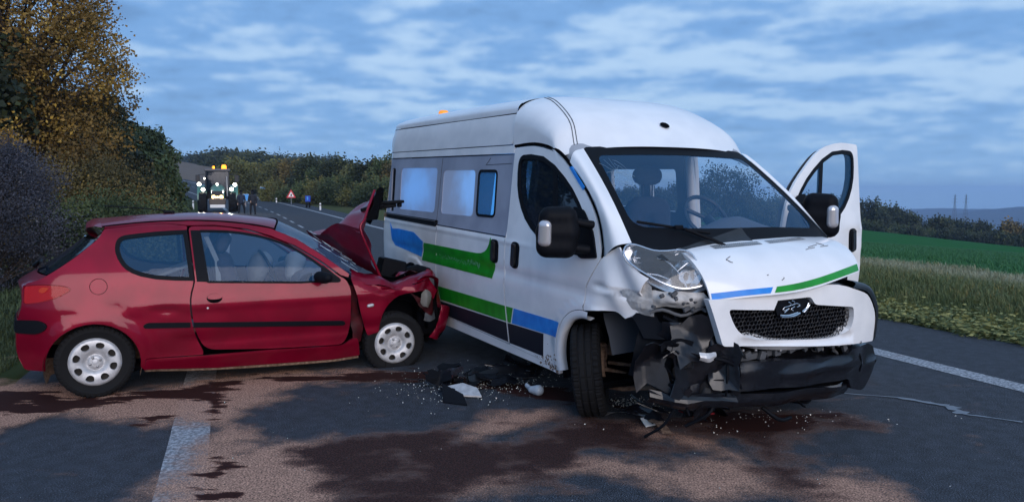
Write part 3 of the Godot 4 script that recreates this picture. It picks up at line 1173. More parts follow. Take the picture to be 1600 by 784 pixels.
		if sg > 0:
			b = MB.new()
			var gl := []
			for g in [Vector2(-1.15, 1.972), Vector2(-0.82, 1.982), Vector2(-0.54, 1.942), Vector2(-0.35, 1.873), Vector2(-0.16, 1.755), Vector2(-0.05, 1.682), Vector2(0.07, 1.59), Vector2(0.2, 1.45), Vector2(0.28, 1.28), Vector2(0.29, 1.19)]:
				gl.append(Vector3(g.x, g.y, vw(g.x, g.y) - 0.008))
			tube(b, fine_line(gl, 4), 0.013, 6)
			put("door_seal", b, M.gap, van)
	plate("blue_tape", rp([-0.235, 1.792, 0.0, -0.205, 1.80, 0.0, 0.0, 1.655, 0.0, -0.02, 1.635, 0.0]), [], vside(1, 0.007), R, M.blue, van, 0.1, 0.01)
	# lip of the wheel arch and the liner inside it
	b = MB.new()
	var rows := []
	for k in 25:
		var w := deg_to_rad(lerpf(84.0, 192.0, k / 24.0))
		var row := []
		for e in [[0.43, 0.0], [0.40, 0.004], [0.375, -0.005], [0.37, -0.03], [0.385, -0.06]]:
			var p := Vector2(0.13 + cos(w) * e[0], 0.38 + sin(w) * e[0])
			row.append(Vector3(p.x, p.y, vw(p.x, p.y) + e[1]))
		rows.append(row)
	sheet(b, rows, true, R)
	put("arch_lip", b, M.white, van)
	for ax in [[0.13, 1.0], [-3.33, 1.0], [0.13, -1.0], [-3.33, -1.0]]:
		b = MB.new()
		rows = []
		for k in 21:
			var w := deg_to_rad(lerpf(-20.0, 200.0, k / 20.0))
			rows.append([Vector3(ax[0] + cos(w) * 0.43, 0.38 + sin(w) * 0.43, ax[1] * 0.94), Vector3(ax[0] + cos(w) * 0.43, 0.38 + sin(w) * 0.43, ax[1] * 0.55), Vector3(ax[0] + cos(w) * 0.03, 0.38 + sin(w) * 0.03, ax[1] * 0.54)])
		if ax[0] < 0 or ax[1] < 0:
			sheet(b, rows, true)
		else:
			sheet(b, rows.slice(9), true)
		put("wheel_housing", b, M.dark, van)

	# --- roof
	b = MB.new()
	rows = []
	var ss := [-4.475, -4.44, -4.38, -4.2, -3.8, -3.3, -2.8, -2.3, -1.9, -1.6, -1.4, -1.25, -1.1845, -1.184, -1.12, -1.0, -0.9, -0.8, -0.7, -0.6, -0.52, -0.45, -0.38, -0.31, -0.25]
	for s: float in ss:
		if absf(s + 1.184) < 0.0005:
			sheet(b, rows, true, Vector3.UP)
			rows = []
			s = -1.181
		var row := []
		for k in 41:
			var t := lerpf(-PI / 2, PI / 2, k / 40.0)
			var p := vroof(s, t)
			if s > -0.6:
				p.x -= 0.12 * pow(absf(p.z) / 0.85, 2.5) * smoothstep(-0.6, -0.25, s)
			row.append(p)
		rows.append(row)
	sheet(b, rows, true, Vector3.UP)
	var roof := put("roof", b, M.white, van)
	for side_ in [0.0, 0.055]:
		b = MB.new()
		var a1 := []
		for k in 21:
			var p := vroof(lerpf(-1.175, -0.31, k / 20.0), lerpf(0.42, 0.90, k / 20.0) + side_)
			p.x -= 0.12 * pow(absf(p.z) / 0.85, 2.5) * smoothstep(-0.6, -0.25, p.x)
			a1.append(p + Vector3(0.001, 0.001, 0.0))
		tube(b, a1, 0.0035, 5)
		put("roof_joint", b, M.grey, roof)
	b = MB.new()
	var a3 := []
	for k in 12:
		a3.append(vroof(-1.185, lerpf(1.571, 1.2, k / 11.0)) + Vector3(0, 0.001, 0.001))
	tube(b, a3, 0.004, 5)
	var a4 := []
	for k in 30:
		var s := lerpf(-4.46, -1.19, k / 29.0)
		a4.append(Vector3(s, 2.249 - 0.005 * k / 29.0, vw(s, 2.25) + 0.003))
	tube(b, a4, 0.004, 5)
	put("roof_seam", b, M.gap, roof)
	b = MB.new()
	var hole := []
	for k in 9:
		var w := TAU * k / 9.0
		hole.append(vroof(-0.47 + sin(w) * 0.035, -0.03 + cos(w) * 0.022 * (1.4 if k == 2 else 1.0)) + Vector3(0.008, 0.008, 0))
	b.flat(hole)
	put("dark_hole", b, M.gap, roof)
	# inner side of roof and walls
	b = MB.new()
	rows = []
	for s: float in [-4.42, -3.0, -1.6, -1.1, -0.8, -0.6, -0.45, -0.34]:
		var row := []
		for k in 21:
			row.append(vroof(s, lerpf(-PI / 2, PI / 2, k / 20.0), 0.05))
		rows.append(row)
	sheet(b, rows, true, Vector3.DOWN)
	put("roof_lining", b, M.lining, van)
	var beacon := MB.new()
	lathe(beacon, [[0.0, -0.005], [0.075, -0.005], [0.075, 0.03], [0.06, 0.035]], Transform3D(Basis(Vector3.RIGHT, -PI / 2), Vector3(-4.28, 2.40, 0.28)), 16)
	var bc := put("roof_beacon", beacon, M.black, van)
	b = MB.new()
	lathe(b, [[0.062, 0.03], [0.06, 0.085], [0.045, 0.105], [0.0, 0.11]], Transform3D(Basis(Vector3.RIGHT, -PI / 2), Vector3(-4.28, 2.40, 0.28)), 16)
	put("amber_lens", b, lit(0.95, 0.28, 0.02, 0.55), bc)

	# --- windscreen
	var scr := func(p: Vector2) -> Vector3: return vscreen(p.x, p.y)
	var ws := rp([-0.775, 1.945, 0.05, -0.4, 1.965, 0.2, 0.0, 1.970, 0.2, 0.4, 1.965, 0.2, 0.775, 1.945, 0.05, 0.845, 1.60, 0.2, 0.905, 1.27, 0.03, 0.5, 1.285, 0.2, 0.0, 1.30, 0.2, -0.5, 1.285, 0.2, -0.905, 1.27, 0.03, -0.845, 1.60, 0.2])
	var win := rp([-0.715, 1.885, 0.06, 0.0, 1.905, 0.4, 0.715, 1.885, 0.06, 0.80, 1.55, 0.2, 0.815, 1.40, 0.10, 0.3, 1.385, 0.1, -0.3, 1.385, 0.1, -0.82, 1.36, 0.10, -0.78, 1.60, 0.2])
	var frame := plate("windscreen_frame", ws, [win], scr, Vector3(1, 0.5, 0), M.black, van, 0.1, 0.01)
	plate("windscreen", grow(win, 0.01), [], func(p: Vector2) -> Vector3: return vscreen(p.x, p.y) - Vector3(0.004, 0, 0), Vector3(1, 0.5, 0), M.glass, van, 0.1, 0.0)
	# star of cracks in the upper corner
	b = MB.new()
	var cc := Vector2(0.66, 1.76)
	for k in 11:
		var w := TAU * k / 11.0 + rng.randf_range(-0.2, 0.2)
		var l := rng.randf_range(0.05, 0.12)
		var pts := []
		for j in 5:
			var p := cc + Vector2(cos(w), sin(w)) * l * j / 4.0 + Vector2(rng.randf_range(-0.006, 0.006), rng.randf_range(-0.006, 0.006))
			if p.x > 0.76:
				p.x = 0.70
			pts.append(vscreen(p.x, p.y) + Vector3(0.004, 0.002, 0))
		tube(b, pts, 0.0011, 4)
	for rr in [0.06, 0.085]:
		var pts := []
		for j in 13:
			var w := lerpf(2.0, 5.6, j / 12.0)
			var p = cc + Vector2(cos(w), sin(w) * 1.2) * (rr + rng.randf_range(-0.006, 0.006))
			pts.append(vscreen(minf(p.x, 0.77), p.y) + Vector3(0.004, 0.002, 0))
		tube(b, pts, 0.0011, 4)
	put("glass_crack", b, mat(0.22, 0.32, 0.42, 0.3), frame)
	# wipers
	b = MB.new()
	var wp := []
	for k in 9:
		var z := lerpf(0.80, 0.33, k / 8.0)
		wp.append(vscreen(z, 1.425 - 0.075 * k / 8.0) + Vector3(0.03, 0.01, 0))
	tube(b, wp, 0.010, 6)
	tube(b, [vscreen(0.52, 1.37) + Vector3(0.05, 0.02, 0), vscreen(0.36, 1.32) + Vector3(0.07, 0.0, 0), vscreen(0.22, 1.27) + Vector3(0.06, -0.02, 0)], 0.013, 6)
	box(b, vscreen(0.55, 1.385) + Vector3(0.045, 0.015, 0), Vector3(0.03, 0.03, 0.07), 0.008)
	put("wiper", b, M.black, van)
	# --- cowl under the windscreen with its torn cover
	b = MB.new()
	rows = []
	for k in 13:
		var z := lerpf(0.90, -0.90, k / 12.0)
		var p := vscreen(z, 1.275)
		rows.append([p + Vector3(-0.01, 0.01, 0), p + Vector3(0.05, -0.03, 0), p + Vector3(0.10, -0.09, 0), p + Vector3(0.02, -0.25, 0)])
	sheet(b, rows, true, Vector3.UP)
	put("cowl", b, M.black, van)
	b = MB.new()
	shard(b, [[Vector3(0.66, 1.235, 0.83), Vector3(0.62, 1.30, 0.5), Vector3(0.58, 1.395, 0.06)], [Vector3(0.69, 1.215, 0.80), Vector3(0.66, 1.27, 0.45), Vector3(0.62, 1.34, 0.045)], [Vector3(0.71, 1.20, 0.70), Vector3(0.71, 1.235, 0.42), Vector3(0.70, 1.29, 0.03)]], 5, 2, 0.006, 5)
	put("cowl_cover", b, M.plastic, van)

	# --- bonnet, sprung up at one corner
	var B := [[Vector3(0.575, 1.272, 0.635), Vector3(0.655, 1.312, -0.05), Vector3(0.44, 1.305, -0.80)], [Vector3(0.835, 1.172, 0.645), Vector3(0.90, 1.215, -0.05), Vector3(0.70, 1.245, -0.83)], [Vector3(0.935, 0.972, 0.625), Vector3(1.045, 1.022, -0.02), Vector3(0.895, 1.085, -0.755)]]
	var lag := func(t: float) -> Array: return [2.0 * (t - 0.5) * (t - 1.0), -4.0 * t * (t - 1.0), 2.0 * t * (t - 0.5)]
	var bon := func(p: Vector2) -> Vector3:
		var u: Array = lag.call(p.x)
		var v: Array = lag.call(p.y)
		var o := Vector3.ZERO
		for k in 3:
			for j in 3:
				o += B[k][j] * v[k] * u[j]
		o += Vector3(0.006, 0.008, 0) * sin(p.x * 9.0) * p.y * p.y
		return o
	var bup := Vector3(0.6, 0.8, 0)
	plate("bonnet", rp([0.0, 0.0, 0.06, 0.5, -0.03, 0.3, 1.0, 0.0, 0.10, 1.01, 0.55, 0.3, 1.0, 1.0, 0.03, 0.5, 1.01, 0.3, 0.0, 1.0, 0.03, -0.01, 0.5, 0.3]), [], bon, bup, M.white, van, 0.07, 0.022)
	var bn: Node = van.get_child(van.get_child_count() - 1)
	var bo := func(p: Vector2) -> Vector3: return bon.call(p) + Vector3(0.0022, 0.0022, 0)
	plate("blue_stripe", rp([0.006, 0.905, 0.0, 0.335, 0.91, 0.0, 0.315, 0.985, 0.0, 0.006, 0.985, 0.0]), [], bo, bup, M.blue, bn, 0.06, 0.001)
	plate("green_stripe", rp([0.36, 0.91, 0.0, 0.99, 0.875, 0.0, 0.99, 0.985, 0.0, 0.34, 0.985, 0.0]), [], bo, bup, M.green, bn, 0.06, 0.001)
	b = MB.new()
	for g in [[0.17, 0.44], [0.50, 0.78]]:
		for k in 24:
			for row in 2:
				var u := lerpf(g[0], g[1], k / 23.0)
				var v := 0.055 + row * 0.055
				var pts := []
				for d in [[-0.003, 0], [0.003, 0], [0.007, 0.042], [0.001, 0.042]]:
					pts.append(bon.call(Vector2(u + d[0], v + d[1])) + Vector3(0.002, 0.003, 0))
				b.flat(pts)
	put("vent_slots", b, M.gap, bn).set_meta("kind", "stuff")
	b = MB.new()
	for l in [[0.155, 0.42, 0.19, 0.36], [0.16, 0.42, 0.172, 0.47], [0.70, 0.36, 0.78, 0.34], [0.66, 0.40, 0.74, 0.39], [0.80, 0.30, 0.84, 0.37], [0.80, 0.40, 0.86, 0.40], [0.40, 0.83, 0.42, 0.80], [0.32, 0.74, 0.33, 0.735]]:
		var pts := []
		for k in 6:
			var p := Vector2(lerpf(l[0], l[2], k / 5.0), lerpf(l[1], l[3], k / 5.0)) + Vector2(rng.randf_range(-0.006, 0.006), rng.randf_range(-0.006, 0.006))
			pts.append(bon.call(p) + Vector3(0.001, 0.001, 0))
		b = MB.new()
		tube(b, pts, 0.0025, 4)
		put("scratch", b, M.grey, bn)

	# --- headlight on the crushed corner
	var hp := Vector3(0.70, 1.12, 0.75)
	var hn := Vector3(0.75, 0.45, 0.5).normalized()
	var ha := Vector3.UP.cross(hn).normalized()
	var hb := hn.cross(ha)
	# traced with its width along -ha
	var hm := func(d: float, dome: float) -> Callable:
		return func(p: Vector2) -> Vector3: return hp - ha * p.x * -1.0 + hb * p.y + hn * (d + dome * (1.0 - pow(p.x / 0.32, 2.0) - pow((p.y - 0.04) / 0.22, 2.0)))
	var hl := rp([-0.308, 0.136, 0.03, -0.29, 0.188, 0.03, -0.25, 0.20, 0.03, -0.196, 0.183, 0.06, -0.115, 0.145, 0.06, -0.034, 0.143, 0.06, 0.055, 0.158, 0.04, 0.125, 0.146, 0.04, 0.165, 0.073, 0.05, 0.205, -0.011, 0.05, 0.228, -0.07, 0.02, 0.161, -0.097, 0.05, 0.074, -0.113, 0.05, 0.003, -0.102, 0.05, -0.076, -0.07, 0.05, -0.216, 0.012, 0.05, -0.285, 0.08, 0.04])
	for k in hl.size():
		hl[k] = Vector2(-hl[k].x, hl[k].y) if hp.x < 0 else hl[k]
	M.bowl = mat(0.62, 0.63, 0.67, 0.22, 0.8)
	var head := plate("headlight", grow(hl, 0.006), [], hm.call(-0.05, -0.02), hn, M.bowl, van, 0.04, 0.05)
	for k in 3:
		b = MB.new()
		var c: Vector2 = [Vector2(0.10, 0.01), Vector2(-0.06, 0.05), Vector2(-0.20, 0.115)][k]
		var rr: float = [0.095, 0.075, 0.05][k]
		var x := Transform3D(Basis(hb, ha, hn).orthonormalized(), (hm.call(-0.045, 0.0) as Callable).call(c))
		x.basis = Basis(hb, hn.cross(hb), hn)
		lathe(b, [[rr, 0.028], [rr * 0.92, 0.02], [rr * 0.7, -0.01], [rr * 0.3, -0.035], [0.0, -0.04]], x, 28, 0.3)
		put("reflector", b, M.chrome if k != 1 else M.bowl, head)
		b = MB.new()
		lathe(b, [[rr * 0.16, -0.03], [rr * 0.16, 0.015], [0.0, 0.018]], x, 14)
		put("bulb", b, M.grey, head)
	b = MB.new()
	panel(b, rp([-0.12, 0.075, 0.03, -0.05, 0.03, 0.04, -0.04, -0.04, 0.03, -0.13, -0.005, 0.03, -0.15, 0.05, 0.03]), [], hm.call(-0.005, 0.0), hn, 0.04, 0.0)
	put("broken_hole", b, M.gap, head)
	b = MB.new()
	var hmc: Callable = hm.call(-0.01, 0.012)
	for l in [[-0.25, 0.10, -0.05, 0.10], [-0.05, 0.10, 0.04, 0.02], [0.04, 0.02, 0.10, -0.09], [0.04, 0.02, 0.15, 0.10], [-0.16, 0.0, 0.0, -0.04], [-0.02, 0.09, 0.05, 0.14]]:
		tube(b, [hmc.call(Vector2(l[0], l[1])), hmc.call(Vector2((l[0] + l[2]) / 2, (l[1] + l[3]) / 2 + 0.01)), hmc.call(Vector2(l[2], l[3]))], [0.004, 0.011, 0.005], 6, 0.6)
	put("lamp_bezel", b, M.bowl, head)
	var lens := plate("lamp_lens", hl, [], hm.call(0.018, 0.03), hn, M.clear, head, 0.04, 0.0)
	b = MB.new()
	panel(b, hl, [grow(hl, -0.008)], hm.call(0.02, 0.03), hn, 0.04, 0.03)
	put("lens_rim", b, M.bowl, lens)

	# --- below it: the lamp carrier, torn plastics
	b = MB.new()
	shard(b, [[Vector3(0.60, 1.02, 0.90), Vector3(0.72, 1.015, 0.77), Vector3(0.84, 1.01, 0.60)], [Vector3(0.58, 0.97, 0.90), Vector3(0.76, 0.965, 0.77), Vector3(0.85, 0.965, 0.57)], [Vector3(0.57, 0.89, 0.885), Vector3(0.70, 0.90, 0.77), Vector3(0.80, 0.91, 0.57)]], 7, 5, 0.035, 7)
	put("lamp_carrier", b, M.carrier, van)
	b = MB.new()
	var cl := []
	for k in 12:
		cl.append(Vector3(0.66 + 0.16 * sin(k / 11.0 * 1.6), 0.875 + 0.02 * sin(k * 0.9) + 0.015 * k / 11.0, lerpf(0.88, 0.52, k / 11.0)))
	tube(b, cl, 0.022, 7, 0.5)
	put("carrier_lip", b, M.grey, van)
	b = MB.new()
	for k in 14:
		var p := Vector3(rng.randf_range(0.62, 0.84), rng.randf_range(0.9, 1.01), rng.randf_range(0.58, 0.9))
		p.x = 0.66 + (0.9 - p.z) * 0.5 + 0.03
		box(b, p, Vector3(0.02, rng.randf_range(0.01, 0.03), rng.randf_range(0.015, 0.06)), 0.004, Basis(Vector3(rng.randf(), rng.randf(), rng.randf()).normalized(), rng.randf() * 2.0))
	put("bracket_pieces", b, M.grey, van).set_meta("kind", "stuff")
	b = MB.new()
	shard(b, [[Vector3(0.42, 0.82, 0.90), Vector3(0.46, 0.92, 0.95), Vector3(0.40, 1.05, 0.95)], [Vector3(0.52, 0.80, 0.86), Vector3(0.57, 0.93, 0.90), Vector3(0.56, 1.08, 0.90)], [Vector3(0.60, 0.82, 0.80), Vector3(0.66, 0.92, 0.84), Vector3(0.66, 1.05, 0.86)]], 4, 4, 0.03, 9)
	put("torn_inner_fender", b, M.carrier, van)
	# engine bay: dark masses, so that nothing shows through
	b = MB.new()
	box(b, Vector3(0.52, 0.72, -0.15), Vector3(0.5, 0.62, 1.25), 0.06)
	box(b, Vector3(0.10, 0.75, -0.15), Vector3(0.5, 0.9, 1.25), 0.06)
	box(b, Vector3(0.60, 0.86, 0.62), Vector3(0.22, 0.18, 0.36), 0.04)
	put("engine", b, M.dark, van)
	b = MB.new()
	box(b, Vector3(-2.0, 0.27, 0.0), Vector3(4.3, 0.06, 1.84), 0.02)
	box(b, Vector3(-2.2, 0.20, 0.45), Vector3(3.2, 0.1, 0.10), 0.02)
	box(b, Vector3(-2.2, 0.20, -0.45), Vector3(3.2, 0.1, 0.10), 0.02)
	put("floor_pan", b, M.dark, van)
	# grille surround and mesh
	var sur := rp([0.66, 0.985, 0.0, 0.625, 0.90, 0.0, 0.545, 0.69, 0.02, 0.1, 0.655, 0.3, -0.5, 0.60, 0.3, -0.955, 0.575, 0.02, -0.985, 0.75, 0.1, -0.90, 0.865, 0.08, -0.82, 0.93, 0.05, -0.66, 0.975, 0.1, -0.44, 1.03, 0.1, -0.06, 1.03, 0.2, 0.27, 1.0, 0.2])
	var gh := rp([0.515, 0.92, 0.03, 0.155, 0.895, 0.0, 0.125, 0.955, 0.0, -0.175, 0.96, 0.03, -0.215, 0.905, 0.03, -0.64, 0.855, 0.03, -0.655, 0.76, 0.06, -0.59, 0.675, 0.08, -0.4, 0.655, 0.1, 0.3, 0.705, 0.15, 0.43, 0.765, 0.08, 0.485, 0.845, 0.08])
	var gs := plate("grille_surround", sur, [gh], func(p: Vector2) -> Vector3: return Vector3(1.0 - 0.1 * pow(absf(p.x) / 0.9, 2.5) - 0.05 * smoothstep(0.04, 0.0, absf(Geometry2D.get_closest_point_to_segment(p, Vector2(-0.6, 0.655), Vector2(0.4, 0.69)).distance_to(p)) - 0.01) * 0.4, p.y, p.x), Vector3(1, 0.2, 0), M.white, van, 0.05, 0.06)
	plate("grille_back", grow(gh, 0.02), [], vfront(0.93), Vector3(1, 0, 0), M.gap, gs, 0.1, 0.0)
	b = MB.new()
	var gf := vfront(0.965)
	for iy in 13:
		for ix in 42:
			var c := Vector2(-0.66 + ix * 0.0295 + (0.01475 if iy % 2 else 0.0), 0.63 + iy * 0.0265)
			if not Geometry2D.is_point_in_polygon(c, gh):
				continue
			c += Vector2(rng.randf_range(-0.003, 0.003), rng.randf_range(-0.003, 0.003))
			var hx := []
			for k in 4:
				var w := PI / 2 + k * PI / 3.0
				hx.append(gf.call(c + Vector2(cos(w) * 0.0165, sin(w) * 0.0175)) + Vector3(rng.randf_range(-0.006, 0.004), 0, 0))
			tube(b, hx, 0.0036, 4)
	put("grille_mesh", b, M.grille, gs)
	b = MB.new()
	panel(b, rp([0.15, 0.955, 0.02, -0.10, 0.965, 0.02, -0.185, 0.935, 0.02, -0.15, 0.87, 0.03, -0.02, 0.83, 0.03, 0.10, 0.835, 0.03]), [], vfront(0.985, 0.05), Vector3(1, 0, 0), 0.05, 0.03)
	var em := put("emblem_plate", b, M.black, gs)
	b = MB.new()
	var ef := vfront(0.995, 0.05)
	for l in [[0.10, 0.855, 0.02, 0.850, -0.06, 0.862], [0.085, 0.845, -0.02, 0.842, -0.08, 0.858], [-0.10, 0.865, -0.14, 0.89, -0.155, 0.92], [-0.115, 0.86, -0.145, 0.885, -0.165, 0.905]]:
		tube(b, fine_line([ef.call(Vector2(l[0], l[1])), ef.call(Vector2(l[2], l[3])), ef.call(Vector2(l[4], l[5]))], 3), 0.009, 6)
	for l in [[0.06, 0.905, 0.0, 0.915, -0.05, 0.925], [-0.05, 0.925, -0.08, 0.91, -0.05, 0.90], [0.06, 0.905, 0.075, 0.89, 0.05, 0.885], [0.0, 0.913, 0.01, 0.93, 0.03, 0.938], [-0.03, 0.92, -0.02, 0.94, 0.0, 0.945], [0.05, 0.885, 0.02, 0.895, 0.06, 0.87], [-0.03, 0.905, 0.0, 0.89, -0.02, 0.88]]:
		tube(b, fine_line([ef.call(Vector2(l[0], l[1])), ef.call(Vector2(l[2], l[3])), ef.call(Vector2(l[4], l[5]))], 3), 0.0045, 5)
	put("emblem", b, M.chrome, em)
	# dark plastic cheek beyond the surround
	b = MB.new()
	rows = []
	for g in [[-0.62, 0.985], [-0.74, 0.965], [-0.83, 0.935], [-0.91, 0.87], [-0.985, 0.76], [-0.96, 0.57]]:
		var p: Vector3 = vfront(1.0).call(Vector2(g[0], g[1]))
		rows.append([p + Vector3(0.008, 0.004, 0.01), p + Vector3(-0.02, 0.035, -0.045), p + Vector3(-0.14, 0.04, -0.07), p + Vector3(-0.32, 0.0, -0.06)])
	sheet(b, fine(rows, 3, 4), true, Vector3(1, 0.3, -1))
	put("bumper_corner", b, M.plastic, van)
	# the far lamp's hole
	b = MB.new()
	box(b, Vector3(0.62, 1.02, -0.70), Vector3(0.24, 0.16, 0.36), 0.05)
	put("lamp_housing", b, M.black, van)
	b = MB.new()
	tube(b, fine_line([Vector3(0.86, 1.0, -0.30), Vector3(0.88, 1.005, -0.45), Vector3(0.85, 0.985, -0.60), Vector3(0.80, 0.97, -0.72)], 4), 0.022, 8)
	tube(b, fine_line([Vector3(0.80, 1.06, -0.42), Vector3(0.80, 1.03, -0.55), Vector3(0.72, 1.0, -0.72)], 4), 0.014, 8)
	put("hose", b, M.plastic, van)
	b = MB.new()
	shard(b, [[Vector3(0.70, 1.07, -0.66), Vector3(0.66, 1.05, -0.80), Vector3(0.55, 1.05, -0.90)], [Vector3(0.76, 1.0, -0.68), Vector3(0.74, 0.98, -0.83), Vector3(0.58, 0.97, -0.95)], [Vector3(0.78, 0.93, -0.68), Vector3(0.77, 0.9, -0.86), Vector3(0.60, 0.88, -0.98)]], 4, 3, 0.02, 13)
	put("torn_lamp_frame", b, M.plastic, van)

	# --- bumper
	plate("bumper_recess", rp([0.56, 0.72, 0.0, -0.9, 0.62, 0.0, -0.9, 0.42, 0.0, 0.3, 0.5, 0.0]), [], vfront(0.86), Vector3(1, 0, 0), M.dark, van, 0.1, 0.05)
	var bf := func(p: Vector2) -> Vector3:
		return Vector3(0.985 - 0.11 * pow(absf(p.x) / 0.9, 2.6) + 0.012 * sin(p.x * 14.0 + p.y * 9.0) + 0.02 * smoothstep(0.05, 0.0, absf(p.y - 0.47 - p.x * 0.05)), p.y, p.x)
	plate("bumper_beam", rp([0.385, 0.573, 0.02, -0.05, 0.55, 0.1, -0.62, 0.52, 0.0, -0.66, 0.553, 0.0, -0.95, 0.55, 0.02, -1.03, 0.52, 0.03, -1.06, 0.36, 0.05, -0.86, 0.22, 0.05, -0.72, 0.26, 0.0, -0.64, 0.35, 0.04, -0.35, 0.352, 0.05, -0.07, 0.365, 0.1, 0.415, 0.39, 0.02]), [rp([-0.80, 0.50, 0.012, -0.825, 0.50, 0.012, -0.845, 0.36, 0.012, -0.82, 0.36, 0.012])], bf, Vector3(1, 0, 0), M.shard, van, 0.05, 0.05)
	plate("bumper_lip", rp([0.435, 0.362, 0.0, -0.05, 0.335, 0.05, -0.42, 0.315, 0.06, -0.72, 0.29, 0.03, -0.88, 0.235, 0.03, -0.85, 0.165, 0.03, -0.43, 0.205, 0.08, 0.0, 0.235, 0.1, 0.40, 0.275, 0.02]), [], func(p: Vector2) -> Vector3: return Vector3(0.97 - 0.11 * pow(absf(p.x) / 0.9, 2.6) + 0.02 * sin(p.x * 11.0 + 1.0) - 0.10 * smoothstep(0.30, 0.18, p.y), p.y, p.x), Vector3(1, 0, 0), M.shard, van, 0.05, 0.04)
	b = MB.new()
	box(b, Vector3(0.86, 0.6, -0.22), Vector3(0.05, 0.05, 1.15), 0.012, Basis(Vector3.RIGHT, 0.07))
	for k in 9:
		box(b, Vector3(0.90, 0.60 - 0.01 * k / 3.0 + rng.randf_range(-0.03, 0.03), 0.40 - k * 0.13), Vector3(0.03, rng.randf_range(0.03, 0.07), rng.randf_range(0.02, 0.07)), 0.006, Basis(Vector3.RIGHT, rng.randf_range(-0.6, 0.6)))
	put("crash_bar", b, M.grey, van)
	for k in 12:
		b = MB.new()
		lathe(b, [[0.011, 0.0], [0.011, 0.012], [0.006, 0.016], [0.0, 0.016]], Transform3D(Basis(Vector3.UP, PI / 2), Vector3(0.925, 0.63 - 0.004 * k + rng.randf_range(-0.01, 0.02), 0.45 - k * 0.11)), 8)
		put("bolt", b, M.steel, van)
	b = MB.new()
	box(b, Vector3(0.66, 0.29, -0.2), Vector3(0.4, 0.06, 1.15), 0.02)
	put("under_tray", b, M.dark, van)
	# fragments of the torn corner: each its own sheet
	var bits := [
		[[[0.80, 0.83, 0.82], [0.86, 0.80, 0.72], [0.90, 0.76, 0.60]], [[0.76, 0.76, 0.80], [0.84, 0.70, 0.70], [0.86, 0.66, 0.58]], [[0.82, 0.66, 0.76], [0.90, 0.60, 0.66], [0.82, 0.58, 0.56]]],
		[[[0.78, 0.62, 0.78], [0.86, 0.64, 0.68], [0.90, 0.58, 0.55]], [[0.85, 0.52, 0.80], [0.93, 0.53, 0.68], [0.92, 0.48, 0.52]], [[0.80, 0.42, 0.80], [0.88, 0.42, 0.68], [0.90, 0.40, 0.50]]],
		[[[0.80, 0.44, 0.86], [0.88, 0.43, 0.64], [0.93, 0.41, 0.42]], [[0.86, 0.38, 0.86], [0.92, 0.36, 0.64], [0.96, 0.35, 0.42]], [[0.82, 0.33, 0.84], [0.90, 0.30, 0.62], [0.94, 0.28, 0.42]]],
		[[[0.66, 0.70, 0.98], [0.70, 0.69, 0.90], [0.72, 0.70, 0.80]], [[0.64, 0.58, 1.0], [0.72, 0.57, 0.91], [0.72, 0.58, 0.80]], [[0.62, 0.46, 1.01], [0.70, 0.45, 0.92], [0.70, 0.44, 0.82]]],
		[[[0.62, 0.90, 0.86], [0.76, 0.88, 0.74], [0.84, 0.88, 0.54]], [[0.66, 0.84, 0.88], [0.82, 0.82, 0.74], [0.86, 0.80, 0.52]], [[0.62, 0.76, 0.86], [0.74, 0.74, 0.74], [0.80, 0.72, 0.52]]],
		[[[0.88, 0.70, 0.60], [0.92, 0.66, 0.52], [0.93, 0.62, 0.42]], [[0.90, 0.60, 0.58], [0.95, 0.56, 0.48], [0.93, 0.52, 0.41]], [[0.86, 0.52, 0.54], [0.90, 0.46, 0.46], [0.91, 0.42, 0.41]]],
		[[[0.84, 0.36, 0.62], [0.90, 0.33, 0.58], [0.92, 0.32, 0.48]], [[0.82, 0.30, 0.62], [0.90, 0.28, 0.58], [0.90, 0.28, 0.48]], [[0.78, 0.24, 0.62], [0.84, 0.22, 0.58], [0.82, 0.24, 0.50]]]]
	for k in bits.size():
		var c := Vector3.ZERO
		var lo3 := Vector3.ONE * 9.0
		var hi3 := -lo3
		for row in bits[k]:
			for p in row:
				var q3 := Vector3(p[0], p[1], p[2])
				c += q3 / 9.0
				lo3 = lo3.min(q3); hi3 = hi3.max(q3)
		b = MB.new()
		var nz := Vector3(0.85, rng.randf_range(-0.25, 0.35), rng.randf_range(-0.1, 0.6)).normalized()
		var nxx := Vector3.UP.cross(nz).normalized()
		torn(b, c, Basis(nxx, nz.cross(nxx), nz), (hi3.z - lo3.z) * 1.05, (hi3.y - lo3.y) * 1.05, 60 + k)
		put("bumper_fragment", b, M.shard if k != 4 else M.black, van)
	for k in 30:
		var c := Vector3(rng.randf_range(0.72, 0.92), rng.randf_range(0.30, 0.84), rng.randf_range(0.40, 0.86))
		if k > 22:
			c = Vector3(rng.randf_range(0.86, 0.95), rng.randf_range(0.40, 0.64), rng.randf_range(-0.7, 0.36))
		c.x -= 0.25 * maxf(0.0, c.z - 0.6)
		b = MB.new()
		var nz := Vector3(rng.randf_range(0.3, 1.0), rng.randf_range(-0.6, 0.7), rng.randf_range(-0.5, 0.8)).normalized()
		var nxx := Vector3.UP.cross(nz).normalized()
		var sz := rng.randf_range(0.04, 0.12) * (0.6 if k > 22 else 1.0)
		torn(b, c, Basis(nxx, nz.cross(nxx), nz), sz * rng.randf_range(0.8, 1.6), sz, 160 + k)
		put("bumper_fragment", b, M.black if k % 3 == 0 else (M.shard if k % 3 == 1 else M.plastic), van)
	# lower edge of the bumper hanging on, and the soft liner of the arch
	b = MB.new()
	shard(b, [[Vector3(0.74, 0.40, 0.93), Vector3(0.86, 0.385, 0.74), Vector3(0.93, 0.375, 0.40)], [Vector3(0.77, 0.36, 0.94), Vector3(0.90, 0.34, 0.74), Vector3(0.97, 0.33, 0.40)], [Vector3(0.72, 0.31, 0.92), Vector3(0.84, 0.29, 0.72), Vector3(0.93, 0.275, 0.40)]], 3, 2, 0.03, 205)
